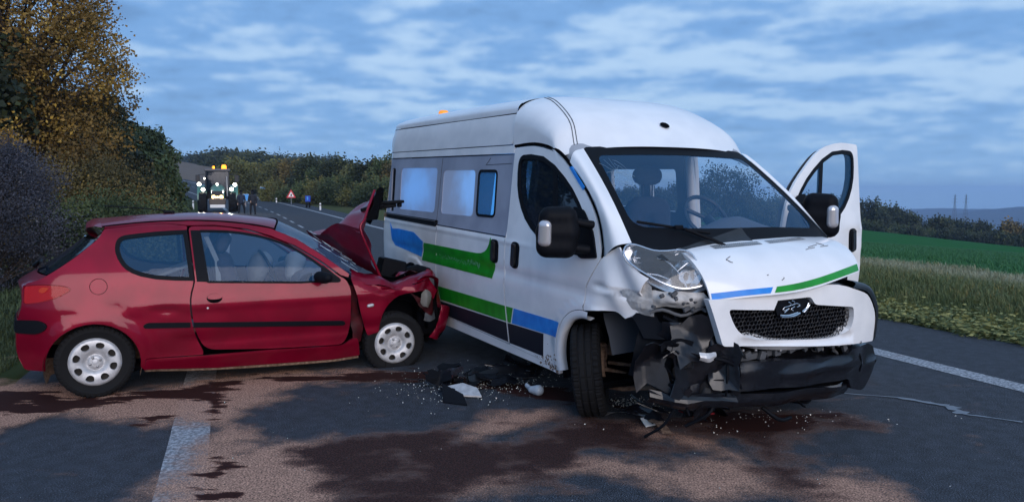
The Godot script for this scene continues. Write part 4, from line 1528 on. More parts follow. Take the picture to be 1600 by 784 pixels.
	put("bumper_lip", b, M.shard, van)
	b = MB.new()
	shard(b, [[Vector3(0.55, 0.80, 0.86), Vector3(0.62, 0.80, 0.78), Vector3(0.70, 0.78, 0.66)], [Vector3(0.57, 0.62, 0.92), Vector3(0.66, 0.60, 0.82), Vector3(0.74, 0.62, 0.70)], [Vector3(0.55, 0.46, 0.96), Vector3(0.64, 0.44, 0.88), Vector3(0.72, 0.46, 0.78)]], 6, 6, 0.02, 206)
	put("arch_liner", b, M.black, van)
	# radiator core showing behind the tear, pipes and loose wires
	b = MB.new()
	for k in 22:
		box(b, Vector3(0.70, 0.42 + k * 0.016, 0.30), Vector3(0.012, 0.005, 0.62), 0.0)
	for k in 12:
		box(b, Vector3(0.69, 0.59, 0.02 + k * 0.052), Vector3(0.012, 0.36, 0.006), 0.0)
	put("radiator", b, M.grey, van)
	for l in [[0.60, 0.80, 0.72, 0.82, 0.60, 0.78, 0.78, 0.40, 0.66, 0.016], [0.74, 0.84, 0.50, 0.90, 0.66, 0.56, 0.84, 0.46, 0.50, 0.020], [0.80, 0.40, 0.44, 0.90, 0.26, 0.56, 0.78, 0.14, 0.66, 0.012], [0.66, 0.60, 0.86, 0.80, 0.50, 0.80, 0.86, 0.24, 0.70, 0.007], [0.90, 0.66, 0.44, 0.97, 0.50, 0.50, 0.92, 0.30, 0.46, 0.007], [0.55, 0.46, 0.84, 0.66, 0.38, 0.78, 0.80, 0.36, 0.60, 0.022], [0.88, 0.22, 0.1, 0.94, 0.14, 0.0, 0.85, 0.10, -0.2, 0.014], [0.80, 0.30, 0.75, 0.74, 0.16, 0.80, 0.62, 0.05, 0.86, 0.010]]:
		b = MB.new()
		tube(b, fine_line([Vector3(l[0], l[1], l[2]), Vector3(l[3], l[4], l[5]), Vector3(l[6], l[7], l[8])], 6), l[9], 7)
		put("hose" if l[9] > 0.011 else "wire", b, M.black if l[9] < 0.02 else M.plastic, van)
	b = MB.new()
	box(b, Vector3(0.72, 0.50, 0.62), Vector3(0.10, 0.08, 0.22), 0.015, Basis(Vector3(0.3, 1, 0.2).normalized(), 0.5))
	box(b, Vector3(0.66, 0.38, 0.70), Vector3(0.06, 0.22, 0.05), 0.01, Basis(Vector3(1, 0, 0.3).normalized(), 0.4))
	put("chassis_horn", b, M.rust, van)
	b = MB.new()
	shard(b, [[Vector3(0.93, 0.665, 0.70), Vector3(0.95, 0.66, 0.64), Vector3(0.95, 0.65, 0.58)], [Vector3(0.95, 0.64, 0.70), Vector3(0.97, 0.63, 0.645), Vector3(0.96, 0.625, 0.58)], [Vector3(0.93, 0.615, 0.69), Vector3(0.96, 0.60, 0.64), Vector3(0.95, 0.60, 0.59)]], 3, 2, 0.02, 71)
	put("foil_scrap", b, M.cap, van)
	b = MB.new()
	for l in [[0.93, 0.62, 0.62, 0.97, 0.53, 0.40], [0.94, 0.60, 0.42, 0.95, 0.42, 0.40], [0.9, 0.45, 0.40, 0.97, 0.40, 0.38], [0.70, 0.85, 0.80, 0.84, 0.70, 0.62]]:
		var p0 := Vector3(l[0], l[1], l[2])
		var p1 := Vector3(l[3], l[4], l[5])
		tube(b, fine_line([p0, (p0 + p1) * 0.5 + Vector3(0.03, 0.02, 0.01), p1], 4), 0.012, 6)
	put("cable", b, M.black, van)

	# --- wheels
	var tm := MB.new()
	tyre(tm, 0.335, 0.215, 0.205, 46)
	var wf := Basis(Vector3.UP, deg_to_rad(-37)) * Basis(Vector3.RIGHT, deg_to_rad(7)) 
	var fw := put("front_wheel", tm, M.rubber, van)
	fw.transform = Transform3D(wf, Vector3(-0.055, 0.338, 0.85))
	b = MB.new()
	lathe(b, [[0.21, -0.08], [0.19, -0.07], [0.18, 0.0], [0.15, 0.03], [0.06, 0.05], [0.0, 0.05]], Transform3D(), 28)
	lathe(b, [[0.21, -0.08], [0.20, 0.085], [0.17, 0.08]], Transform3D(), 28)
	var rim := put("rim", b, M.steel, fw)
	var k2 := 0
	for wp2 in [[0.13, -0.86], [-3.33, 0.86], [-3.33, -0.86]]:
		var c := again(fw, van, Transform3D(Basis(Vector3.UP, 0.0 if wp2[1] > 0 else PI), Vector3(wp2[0], 0.335 + (0.05 if wp2[0] < 0 else 0.0) - wp2[0] * 0.0, wp2[1])))
		c.name = "wheel"
		if wp2[0] < 0:
			c.position.y = 0.335 - 0.0815
		k2 += 1
	# suspension
	b = MB.new()
	tube(b, [Vector3(-0.02, 0.86, 0.60), Vector3(-0.12, 0.42, 0.63)], 0.034, 10)
	tube(b, [Vector3(-0.01, 0.92, 0.60), Vector3(-0.03, 0.78, 0.605)], 0.055, 10)
	put("strut", b, M.rust, van)
	b = MB.new()
	tube(b, [Vector3(-0.15, 0.20, 0.74), Vector3(0.03, 0.19, 0.62), Vector3(0.25, 0.24, 0.48)], 0.03, 8, 0.6)
	tube(b, [Vector3(-0.10, 0.36, 0.66), Vector3(0.10, 0.36, 0.5), Vector3(0.3, 0.38, 0.3)], 0.014, 8)
	tube(b, [Vector3(-0.14, 0.30, 0.70), Vector3(0.02, 0.28, 0.58)], 0.03, 8)
	tube(b, [Vector3(0.05, 0.56, 0.62), Vector3(0.20, 0.60, 0.52)], 0.008, 6)
	put("suspension_arm", b, M.rust, van)
	b = MB.new()
	lathe(b, [[0.13, -0.015], [0.135, 0.0], [0.13, 0.015], [0.05, 0.02], [0.05, 0.05], [0.0, 0.05]], Transform3D(wf, Vector3(-0.06, 0.36, 0.73)), 24)
	box(b, Vector3(-0.12, 0.44, 0.70), Vector3(0.07, 0.14, 0.07), 0.02)
	put("brake_disc", b, M.rust, van)

	# --- cabin
	b = MB.new()
	panel(b, rp([-4.42, 2.22, 0.0, -1.15, 2.2, 0.0, -1.15, 0.30, 0.0, -4.42, 0.30, 0.0]), [grow(w3, 0.05)], vside(1, -0.26), R, 0.4, 0.0)
	put("wall_lining", b, M.trim, van)
	var lw1 := rp([-2.40, 1.81, 0.05, -1.86, 1.81, 0.05, -1.86, 1.42, 0.05, -2.40, 1.42, 0.05])
	var lw2 := rp([-1.72, 1.81, 0.05, -1.29, 1.81, 0.05, -1.29, 1.40, 0.05, -1.72, 1.40, 0.05])
	plate("far_side_panel", rp([-4.46, 2.26, 0.03, -1.1, 2.24, 0.0, -1.03, 1.9, 0.1, -1.05, 0.9, 0.0, -1.05, 0.30, 0.0, -4.46, 0.30, 0.0]), [lw1, lw2], vside(-1), -R, M.white, van, 0.2, 0.04)
	plate("far_wall_lining", rp([-4.44, 2.24, 0.03, -1.1, 2.22, 0.0, -1.03, 1.9, 0.1, -1.05, 0.9, 0.0, -1.05, 0.30, 0.0, -4.44, 0.30, 0.0]), [lw1, lw2], vside(-1, -0.06), R, M.trim, van, 0.2, 0.0)
	for lw in [lw1, lw2]:
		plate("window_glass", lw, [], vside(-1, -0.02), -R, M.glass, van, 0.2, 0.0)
	plate("far_fender", rp([0.29, 1.19, 0.0, 0.44, 1.28, 0.02, 0.62, 1.12, 0.03, 0.70, 0.9, 0.0, 0.56, 0.75, 0.02, 0.40, 0.82, 0.03, 0.13, 0.815, 0.0, 0.125, 0.955, 0.03]), [], vside(-1), -R, M.white, van, 0.08, 0.012)
	var rear := func(p: Vector2) -> Vector3: return Vector3(-4.475 + 0.03 * pow(absf(p.x) / 0.9, 4.0), p.y, p.x)
	var rw1 := rp([-0.75, 1.8, 0.05, -0.12, 1.8, 0.05, -0.12, 1.3, 0.05, -0.75, 1.3, 0.05])
	var rw2 := rp([0.75, 1.8, 0.05, 0.12, 1.8, 0.05, 0.12, 1.3, 0.05, 0.75, 1.3, 0.05])
	plate("rear_door", rp([-0.96, 0.42, 0.05, -0.004, 0.42, 0.0, -0.004, 2.38, 0.0, -0.7, 2.34, 0.15, -0.87, 2.2, 0.1]), [rw1], rear, Vector3(-1, 0, 0), M.white, van, 0.2, 0.04)
	plate("rear_door", rp([0.96, 0.42, 0.05, 0.004, 0.42, 0.0, 0.004, 2.38, 0.0, 0.7, 2.34, 0.15, 0.87, 2.2, 0.1]), [rw2], rear, Vector3(-1, 0, 0), M.white, van, 0.2, 0.04)
	for rw in [rw1, rw2]:
		plate("window_glass", rw, [], func(p: Vector2) -> Vector3: return Vector3(-4.46, p.y, p.x), Vector3(-1, 0, 0), M.glass_dark, van, 0.3, 0.0)
	for st in [[-0.30, -0.92], [0.48, -1.0]]:
		b = MB.new()
		skin(b, [[Vector3(st[1] + 0.08, 0.95, st[0] - 0.12), Vector3(st[1] + 0.08, 0.95, st[0] + 0.12), 0.12, 0.12], [Vector3(st[1] - 0.02, 1.45, st[0] - 0.09), Vector3(st[1] - 0.02, 1.45, st[0] + 0.09), 0.11, 0.11], [Vector3(st[1] + 0.05, 1.0, st[0] - 0.15), Vector3(st[1] - 0.02, 1.42, st[0] - 0.12), 0.10, 0.09], [Vector3(st[1] + 0.05, 1.0, st[0] + 0.15), Vector3(st[1] - 0.02, 1.42, st[0] + 0.12), 0.10, 0.09], [Vector3(st[1] + 0.1, 0.86, st[0] - 0.13), Vector3(st[1] + 0.5, 0.86, st[0] - 0.13), 0.11, 0.11], [Vector3(st[1] + 0.1, 0.86, st[0] + 0.13), Vector3(st[1] + 0.5, 0.86, st[0] + 0.13), 0.11, 0.11]], 0.045, 0.08)
		var se := put("seat", b, M.cloth, van)
		b = MB.new()
		skin(b, [[Vector3(st[1] - 0.04, 1.74, st[0] - 0.06), Vector3(st[1] - 0.04, 1.74, st[0] + 0.06), 0.085, 0.085]], 0.03, 0.05)
		tube(b, [Vector3(st[1] - 0.03, 1.52, st[0] - 0.05), Vector3(st[1] - 0.03, 1.70, st[0] - 0.05)], 0.008, 6)
		tube(b, [Vector3(st[1] - 0.03, 1.52, st[0] + 0.05), Vector3(st[1] - 0.03, 1.70, st[0] + 0.05)], 0.008, 6)
		put("headrest", b, M.cloth, se)
	b = MB.new()
	rows = []
	for k in 15:
		var z := lerpf(-0.84, 0.84, k / 14.0)
		var hump := 0.10 * exp(-pow((z + 0.33) / 0.24, 2.0))
		rows.append([Vector3(0.52 - 0.1 * pow(absf(z) / 0.85, 2.5), 1.25, z), Vector3(0.35, 1.30 + hump * 0.2, z), Vector3(0.15, 1.335 + hump, z), Vector3(0.02, 1.31 + hump, z), Vector3(-0.02, 1.2, z), Vector3(0.06, 0.85, z), Vector3(0.2, 0.5, z)])
	sheet(b, fine(rows, 3, 1, 0.012, 8.0, 3), true, Vector3.UP)
	put("dashboard", b, M.dash, van)
	b = MB.new()
	var ring := []
	var rb := Basis(Vector3(0, 0, 1), deg_to_rad(-52))
	for k in 33:
		var w := TAU * k / 32.0
		ring.append(Vector3(-0.16, 1.42, -0.28) + rb * Vector3(cos(w) * 0.195, 0, sin(w) * 0.195))
	tube(b, ring, 0.017, 8)
	for w in [0.0, 2.0, 4.2]:
		tube(b, [Vector3(-0.14, 1.405, -0.28), Vector3(-0.16, 1.42, -0.28) + rb * Vector3(cos(w) * 0.19, 0, sin(w) * 0.19)], 0.018, 6)
	tube(b, [Vector3(-0.15, 1.41, -0.28), Vector3(0.1, 1.25, -0.28)], 0.04, 8)
	put("steering_wheel", b, M.plastic, van)
	b = MB.new()
	tube(b, [Vector3(-1.08, 1.95, -0.86), Vector3(-1.04, 1.2, -0.92), Vector3(-1.03, 0.5, -0.93)], 0.045, 8)
	put("door_pillar", b, M.white, van)
	# --- the far door, swung open on its hinge
	var fd := van_door(-1, van)
	fd.name = "open_door"
	var rot := Basis(Vector3.UP, deg_to_rad(-76)) 
	var piv := Vector3(0.2, 0, -0.98)
	fd.transform = Transform3D(rot, Vector3(0.03, 0.09, -0.93) - rot * piv)
	fd.set_meta("label", "driver's door standing open")


# ------------------------------------------------------------------ the car (x forward from the rear axle, z to its right)
const CH := [0.10, 0.20, 0.30, 0.45, 0.60, 0.75, 0.92, 1.0, 1.15, 1.32, 1.38]
const CWID := [0.73, 0.765, 0.79, 0.815, 0.825, 0.82, 0.79, 0.76, 0.69, 0.60, 0.54]

func cw(s: float, h: float) -> float:
	var w := pw(h, CH, CWID)
	if s < -0.15:
		w *= 1.0 - 0.30 * pow((-0.15 - s) / 0.5, 2.0)
	if s > 2.3:
		w *= 1.0 - 0.30 * pow((s - 2.3) / 0.9, 2.0)
	# swollen wheel arches, a crease under the glass, dents behind
	w += 0.022 * smoothstep(0.44, 0.34, Vector2(s, h - 0.27).length())
	w += 0.010 * exp(-pow((h - 0.70) / 0.05, 2.0)) * smoothstep(-0.3, 0.1, s)
	w -= 0.012 * exp(-pow((h - 0.40) / 0.05, 2.0)) * smoothstep(0.45, 0.7, s)
	w += 0.012 * exp(-pow((h - 0.24) / 0.04, 2.0)) * smoothstep(0.3, 0.5, s)
	w -= 0.012 * exp(-pow((s - 0.16) / 0.10, 2.0) - pow((h - 0.70) / 0.035, 2.0))
	w -= 0.008 * exp(-pow((s - 0.52) / 0.10, 2.0) - pow((h - 0.66) / 0.03, 2.0))
	return w


func cside(sgn: float, off := 0.0) -> Callable:
	return func(p: Vector2) -> Vector3: return Vector3(p.x, p.y, sgn * (cw(p.x, p.y) + off))


const ED_S := [0.04, 0.09, 0.37, 0.55, 0.84, 1.13, 1.41, 1.64, 1.75, 1.97, 2.06]
const ED_H := [1.32, 1.335, 1.362, 1.37, 1.37, 1.345, 1.29, 1.18, 1.10, 0.93, 0.86]

func croof(s: float, t: float, off := 0.0) -> Vector3:
	# t -1..1 across
	var yc := pw(s, [0.0, 0.4, 0.77, 1.05, 1.31, 1.55], [1.385, 1.42, 1.432, 1.425, 1.39, 1.325])
	var ye := pw(s, ED_S, ED_H)
	var we := cw(s, ye) - 0.004
	return Vector3(s + 0.10 * (1.0 - t * t) * smoothstep(1.2, 1.41, s) - 0.04 * (1.0 - t * t) * smoothstep(0.2, 0.05, s), ye + (yc - ye) * pow(maxf(1.0 - pow(absf(t), 2.6), 0.0), 0.8) - off, t * we)


func hubcap(parent: Node, x: Transform3D) -> void:
	var holes := []
	for k in 8:
		var w := TAU * (k + 0.5) / 8.0
		var h := []
		for e in [[0.112, -0.18], [0.135, -0.235], [0.155, -0.20], [0.163, 0.0], [0.155, 0.20], [0.135, 0.235], [0.112, 0.18], [0.103, 0.0]]:
			h.append_array([cos(w + e[1]) * e[0], sin(w + e[1]) * e[0], 9.0])
		holes.append(rp(h))
	var rim := []
	for k in 48:
		rim.append_array([cos(TAU * k / 48.0) * 0.190, sin(TAU * k / 48.0) * 0.190, 0.0])
	var f := func(p: Vector2) -> Vector3:
		var r := p.length()
		var z := pw(r, [0.0, 0.045, 0.062, 0.085, 0.12, 0.16, 0.182, 0.190], [0.010, 0.010, -0.010, 0.014, 0.026, 0.026, 0.018, 0.0])
		return x * Vector3(p.x, p.y, z)
	var cap := plate("hubcap", rp(rim), holes, f, x.basis.z, M.cap, parent, 0.012, 0.022)
	var b := MB.new()
	for k in 4:
		var w := TAU * k / 4.0 + 0.3
		lathe(b, [[0.011, -0.01], [0.011, 0.012], [0.007, 0.016], [0.0, 0.016]], x * Transform3D(Basis(), Vector3(cos(w) * 0.038, sin(w) * 0.038, 0.0)), 10)
	put("wheel_bolt", b, M.steel, cap)
	b = MB.new()
	lathe(b, [[0.024, 0.008], [0.021, 0.017], [0.012, 0.019], [0.0, 0.019]], x, 20)
	put("cap_badge", b, M.cap, cap)
	b = MB.new()
	lathe(b, [[0.188, 0.0], [0.182, -0.05], [0.10, -0.06], [0.03, -0.03], [0.0, -0.03]], x, 28)
	put("steel_wheel", b, M.wheel_dark, cap)


func car_wheel(parent: Node, at: Vector3, flat_h: float, turned: float, spin: float) -> void:
	var b := MB.new()
	tyre(b, 0.288, 0.175, 0.188, 44, flat_h)
	var t := put("wheel", b, M.rubber, parent, at)
	t.basis = Basis(Vector3.UP, turned)
	hubcap(t, Transform3D(Basis(Vector3.BACK, spin), Vector3(0, 0, 0.066)))


func build_car() -> void:
	M.wheel_dark = mat(0.035, 0.032, 0.03, 0.7)
	M.tail = glass(0.50, 0.010, 0.015, 0.60)
	M.tail.metallic_specular = 0.3
	M.tail_back = mat(0.30, 0.01, 0.015, 0.35)
	M.amber = mat(0.75, 0.22, 0.02, 0.3)
	M.bag = mat(0.22, 0.27, 0.31, 0.8)
	var car := thing("red_car", "dark red three-door hatchback with a crumpled nose against the van and its bonnet folded up", "car", Vector3(-3.6348, 0, -6.6655))
	var f := Vector3(0.89616, 0, -0.44374)
	car.basis = Basis(f, Vector3.UP, f.cross(Vector3.UP))
	var R := Vector3(0, 0, 1)
	var b := MB.new()
	var rows := []
	for sg in [1.0, -1.0]:
		var hint: Vector3 = R * sg
		var qwin := rp([0.165, 1.19, 0.08, 0.20, 1.265, 0.06, 0.46, 1.295, 0.2, 0.705, 1.302, 0.0, 0.738, 0.895, 0.0, 0.44, 0.915, 0.2, 0.25, 0.985, 0.12, 0.18, 1.09, 0.08])
		var q := [0.715, 1.335, 0.02, 0.55, 1.357, 0.0, 0.37, 1.352, 0.0, 0.095, 1.325, 0.02, 0.055, 1.25, 0.03, -0.11, 1.11, 0.03, -0.25, 1.012, 0.04, -0.36, 0.945, 0.04, -0.445, 0.925, 0.02, -0.475, 0.86, 0.03, -0.48, 0.74, 0.05, -0.515, 0.64, 0.05, -0.53, 0.38, 0.04, -0.485, 0.25, 0.03]
		q.append_array([-0.345, 0.243, 0.0])
		q.append_array(arc(-0.01, 0.262, 0.335, 183, -8, 18))
		q.append_array([0.345, 0.19, 0.0, 0.36, 0.282, 0.02, 0.79, 0.272, 0.0, 0.795, 0.30, 0.03, 0.735, 0.43, 0.08, 0.705, 0.57, 0.08, 0.697, 0.75, 0.05, 0.735, 0.885, 0.02, 0.705, 1.302, 0.0])
		var tail_ := rp([-0.125, 0.872, 0.05, -0.20, 0.905, 0.03, -0.36, 0.915, 0.05, -0.46, 0.905, 0.02, -0.47, 0.765, 0.03, -0.36, 0.775, 0.06, -0.22, 0.812, 0.06])
		var fuel := PackedVector2Array()
		for k in 20:
			fuel.append(Vector2(0.045 + cos(TAU * k / 20.0) * 0.063, 0.882 + sin(TAU * k / 20.0) * 0.063))
		var quarter := plate("rear_quarter", rp(q), [qwin, tail_, fuel] if sg > 0 else [qwin, tail_], cside(sg), hint, M.red, car, 0.05, 0.012)
		if sg > 0:
			plate("fuel_flap", grow(fuel, -0.004), [], cside(sg, 0.001), hint, M.red, quarter, 0.03, 0.006)
			plate("flap_gap", grow(fuel, 0.004), [], cside(sg, -0.008), hint, M.gap, quarter, 0.06, 0.0)
		plate("tail_lamp_back", grow(tail_, 0.004), [], cside(sg, -0.03), hint, M.tail_back, quarter, 0.06, 0.0)
		var tl := plate("tail_light", grow(tail_, -0.004), [], cside(sg, 0.004), hint, M.tail, quarter, 0.04, 0.012)
		plate("turn_lamp", rp([-0.29, 0.885, 0.02, -0.34, 0.895, 0.02, -0.37, 0.86, 0.02, -0.33, 0.845, 0.02]), [], cside(sg, -0.012), hint, M.amber, tl, 0.03, 0.01)
		plate("window_rubber", grow(qwin, 0.003), [grow(qwin, -0.03)], cside(sg, 0.002), hint, M.black, quarter, 0.06, 0.012)
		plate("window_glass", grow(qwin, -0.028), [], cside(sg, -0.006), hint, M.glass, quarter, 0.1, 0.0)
		plate("bumper_strip", rp([-0.30, 0.595, 0.05, -0.36, 0.645, 0.05, -0.53, 0.645, 0.02, -0.535, 0.545, 0.02, -0.37, 0.535, 0.05]), [], cside(sg, 0.014), hint, M.black, quarter, 0.04, 0.02)
		plate("rub_strip", rp([0.345, 0.552, 0.02, 0.38, 0.575, 0.02, 0.700, 0.554, 0.0, 0.700, 0.512, 0.0, 0.36, 0.53, 0.02]), [], cside(sg, 0.010), hint, M.black, quarter, 0.06, 0.014)
		# door
		var dw := rp([0.80, 1.297, 0.02, 1.02, 1.292, 0.1, 1.27, 1.252, 0.15, 1.47, 1.185, 0.15, 1.62, 1.10, 0.12, 1.80, 0.965, 0.1, 1.925, 0.835, 0.03, 1.60, 0.832, 0.0, 0.842, 0.875, 0.01])
		var d := [0.722, 1.318, 0.02, 0.75, 1.332, 0.02, 0.93, 1.332, 0.1, 1.17, 1.297, 0.15, 1.37, 1.232, 0.15, 1.57, 1.142, 0.15, 1.78, 1.005, 0.12, 1.94, 0.872, 0.05, 1.995, 0.842, 0.02, 2.035, 0.76, 0.04, 2.03, 0.46, 0.04, 2.015, 0.35, 0.06, 1.965, 0.255, 0.06, 1.32, 0.272, 0.2, 0.815, 0.312, 0.08, 0.75, 0.43, 0.08, 0.718, 0.57, 0.08, 0.709, 0.75, 0.05, 0.748, 0.885, 0.02]
		var door := plate("door", rp(d), [dw], cside(sg), hint, M.red, car, 0.05, 0.014)
		plate("window_rubber", grow(dw, 0.006), [grow(dw, -0.012)], cside(sg, 0.002), hint, M.black, door, 0.06, 0.012)
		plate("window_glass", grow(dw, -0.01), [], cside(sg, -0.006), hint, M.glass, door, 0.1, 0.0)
		plate("black_pillar", rp([0.735, 1.30, 0.0, 0.80, 1.30, 0.0, 0.845, 0.878, 0.0, 0.76, 0.885, 0.0]), [], cside(sg, 0.003), hint, M.black, door, 0.06, 0.01)
		plate("corner_trim", rp([1.79, 0.985, 0.03, 1.955, 0.845, 0.02, 1.94, 0.818, 0.02, 1.775, 0.825, 0.01]), [], cside(sg, 0.004), hint, M.black, door, 0.05, 0.02)
		plate("rub_strip", rp([0.722, 0.552, 0.0, 1.97, 0.472, 0.03, 1.985, 0.445, 0.015, 1.97, 0.428, 0.02, 0.722, 0.510, 0.0]), [], cside(sg, 0.010), hint, M.black, door, 0.06, 0.014)
		b = MB.new()
		panel(b, rp([0.822, 0.742, 0.06, 0.855, 0.782, 0.06, 0.925, 0.782, 0.06, 0.96, 0.742, 0.06, 0.925, 0.704, 0.06, 0.855, 0.704, 0.06]), [], cside(sg, 0.002), hint, 0.03, 0.0)
		var hd := put("handle_cup", b, M.gap, door)
		b = MB.new()
		panel(b, rp([0.828, 0.748, 0.03, 0.855, 0.782, 0.05, 0.925, 0.782, 0.05, 0.955, 0.748, 0.03, 0.92, 0.735, 0.05, 0.86, 0.735, 0.05]), [], cside(sg, 0.016), hint, 0.03, 0.014)
		put("door_handle", b, M.red, hd)
		b = MB.new()
		lathe(b, [[0.008, 0.0], [0.008, 0.004], [0.0, 0.004]], Transform3D(Basis(), Vector3(0.835, 0.665, sg * (cw(0.83, 0.66)))), 12)
		put("door_lock", b, M.cap, door)
		b = MB.new()
		skin(b, [[Vector3(1.74, 0.885, sg * 0.90), Vector3(1.79, 0.885, sg * 1.0), 0.05, 0.045], [Vector3(1.83, 0.87, sg * 0.84), Vector3(1.78, 0.88, sg * 0.95), 0.03, 0.04]], 0.016, 0.04)
		put("door_mirror", b, M.black, door)
		# slim frame between door and roof, sill
		var up := [0.095, 1.332, 0.0]
		for k in 10:
			var s := lerpf(0.1, 2.03, k / 9.0)
			up.append_array([s, pw(s, ED_S, ED_H) + 0.004, 0.0])
		for g in [[2.02, 0.86], [1.955, 0.882], [1.79, 1.015], [1.58, 1.152], [1.38, 1.242], [1.18, 1.307], [0.93, 1.342], [0.72, 1.342], [0.55, 1.361], [0.37, 1.355]]:
			up.append_array([g[0], g[1], 0.0])
		plate("roof_frame", rp(up), [], cside(sg, -0.001), hint, M.red, car, 0.06, 0.012)
		plate("sill", rp([0.345, 0.185, 0.0, 0.362, 0.276, 0.02, 0.80, 0.262, 0.0, 1.32, 0.262, 0.0, 1.96, 0.242, 0.03, 2.05, 0.30, 0.04, 2.10, 0.30, 0.02, 2.13, 0.13, 0.02, 1.88, 0.112, 0.0, 0.9, 0.14, 0.0]), [], cside(sg), hint, M.red, car, 0.06, 0.03)
		b = MB.new()
		var se := []
		for k in 20:
			var s := lerpf(0.35, 2.12, k / 19.0)
			se.append(Vector3(s, pw(s, [0.35, 0.9, 1.88, 2.13], [0.172, 0.128, 0.10, 0.115]), sg * (cw(s, 0.14) - 0.03)))
		tube(b, se, 0.014, 6)
		put("sill_seam", b, M.rust, car)
		# lining inside
		plate("inner_panel", grow(rp(d), -0.02), [grow(dw, 0.002)], cside(sg, -0.07), hint, M.trim, door, 0.15, 0.0)
		plate("inner_quarter", rp([0.70, 1.33, 0.0, 0.10, 1.31, 0.0, -0.30, 0.95, 0.0, -0.40, 0.55, 0.0, -0.1, 0.6, 0.0, 0.3, 0.6, 0.0, 0.33, 0.3, 0.0, 0.72, 0.3, 0.0]), [qwin], cside(sg, -0.07), hint, M.trim, quarter, 0.15, 0.0)
		b = MB.new()
		rows = []
		for k in 21:
			var w := deg_to_rad(lerpf(-20.0, 200.0, k / 20.0))
			rows.append([Vector3(-0.01 + cos(w) * 0.345, 0.262 + sin(w) * 0.345, sg * 0.80), Vector3(-0.01 + cos(w) * 0.345, 0.262 + sin(w) * 0.345, sg * 0.45), Vector3(-0.01, 0.262, sg * 0.44)])
		sheet(b, rows)
		put("wheel_housing", b, M.rust if sg > 0 else M.dark, car)
	# roof, spoiler, glass at the back
	b = MB.new()
	rows = []
	for s: float in [0.08, 0.12, 0.2, 0.35, 0.55, 0.75, 0.95, 1.1, 1.2, 1.28, 1.34, 1.41]:
		var row := []
		for k in 25:
			row.append(croof(s, lerpf(-1, 1, k / 24.0)))
		rows.append(row)
	sheet(b, rows, true, Vector3.UP)
	var roof := put("roof", b, M.red, car)
	b = MB.new()
	rows = []
	for s: float in [0.10, 0.35, 0.75, 1.1, 1.34]:
		var row := []
		for k in 13:
			row.append(croof(s, lerpf(-0.95, 0.95, k / 12.0), 0.045))
		rows.append(row)
	sheet(b, rows, true, Vector3.DOWN)
	put("roof_lining", b, M.lining, car)
	for sg in [1.0, -1.0]:
		b = MB.new()
		var di := []
		for k in 28:
			var s := lerpf(0.08, 1.42, k / 27.0)
			di.append(croof(s, sg * 0.985) + Vector3(0, 0.004, 0))
		tube(b, di, 0.007, 6)
		put("roof_ditch", b, M.gap, roof)
	b = MB.new()
	var fr := []
	for k in 21:
		fr.append(croof(1.415, lerpf(-1, 1, k / 20.0)) + Vector3(0.003, 0.002, 0))
	tube(b, fr, 0.008, 6)
	put("screen_seal", b, M.gap, roof)
	b = MB.new()
	box(b, croof(0.60, 0.0) + Vector3(0, 0.012, 0), Vector3(0.10, 0.025, 0.05), 0.01)
	tube(b, [croof(0.60, 0.0) + Vector3(0, 0.02, 0), croof(0.45, 0.0) + Vector3(-0.02, 0.05, 0.0), croof(0.15, 0) + Vector3(-0.05, 0.10, 0)], 0.005, 5)
	put("aerial", b, M.black, roof)
	b = MB.new()
	rows = []
	for k in 15:
		var t := lerpf(-1, 1, k / 14.0)
		var c := croof(0.085, t)
		c.x -= 0.004
		var e := Vector3(-0.030 - 0.02 * (1 - t * t), 1.335 + 0.03 * (1 - t * t), t * 0.57)
		rows.append([c, c.lerp(e, 0.5) + Vector3(0, 0.012, 0), e, e + Vector3(-0.004, -0.03, 0), Vector3(0.0, 1.27 + 0.03 * (1 - t * t), t * 0.59), Vector3(0.055, 1.25, t * 0.60)])
	sheet(b, rows, true, Vector3(-1, 1, 0))
	put("spoiler", b, M.red, car)
	# tailgate: glass, metal, bumper, swept round from the edge of the side
	var edge := func(h: float) -> float: return pw(h, [0.25, 0.38, 0.64, 0.75, 0.86, 0.925, 0.945, 1.012, 1.11, 1.25, 1.32], [-0.485, -0.53, -0.515, -0.48, -0.475, -0.445, -0.36, -0.25, -0.11, 0.055, 0.075])
	var back := func(p: Vector2) -> Vector3:
		# p = (across -1..1, height)
		var e: float = edge.call(p.y)
		return Vector3(e - lerpf(0.045, 0.13, smoothstep(0.80, 1.0, p.y)) * (1.0 - pow(absf(p.x), 2.4)), p.y, p.x * (cw(e, p.y) - 0.004))
	var bk := Vector3(-1, 0.2, 0)
	plate("rear_glass", rp([-0.97, 1.24, 0.05, 0.97, 1.24, 0.05, 0.97, 0.985, 0.06, -0.97, 0.985, 0.06]), [], back, bk, M.glass_dark, car, 0.06, 0.01)
	plate("tailgate", rp([-0.985, 0.978, 0.02, 0.985, 0.978, 0.02, 0.985, 0.665, 0.02, -0.985, 0.665, 0.02]), [], back, bk, M.red, car, 0.06, 0.01)
	plate("rear_bumper", rp([-0.99, 0.655, 0.02, 0.99, 0.655, 0.02, 0.99, 0.25, 0.03, -0.99, 0.25, 0.03]), [], func(p: Vector2) -> Vector3: return back.call(p) - Vector3(0.008 * (1.0 - pow(absf(p.x), 4.0)), 0, 0), bk, M.red, car, 0.06, 0.02)
	plate("bumper_strip", rp([-0.99, 0.64, 0.02, 0.99, 0.64, 0.02, 0.99, 0.55, 0.02, -0.99, 0.55, 0.02]), [], func(p: Vector2) -> Vector3: return back.call(p) - Vector3(0.010 + 0.010 * (1.0 - pow(absf(p.x), 4.0)), 0, 0), bk, M.black, car, 0.06, 0.02)
	b = MB.new()
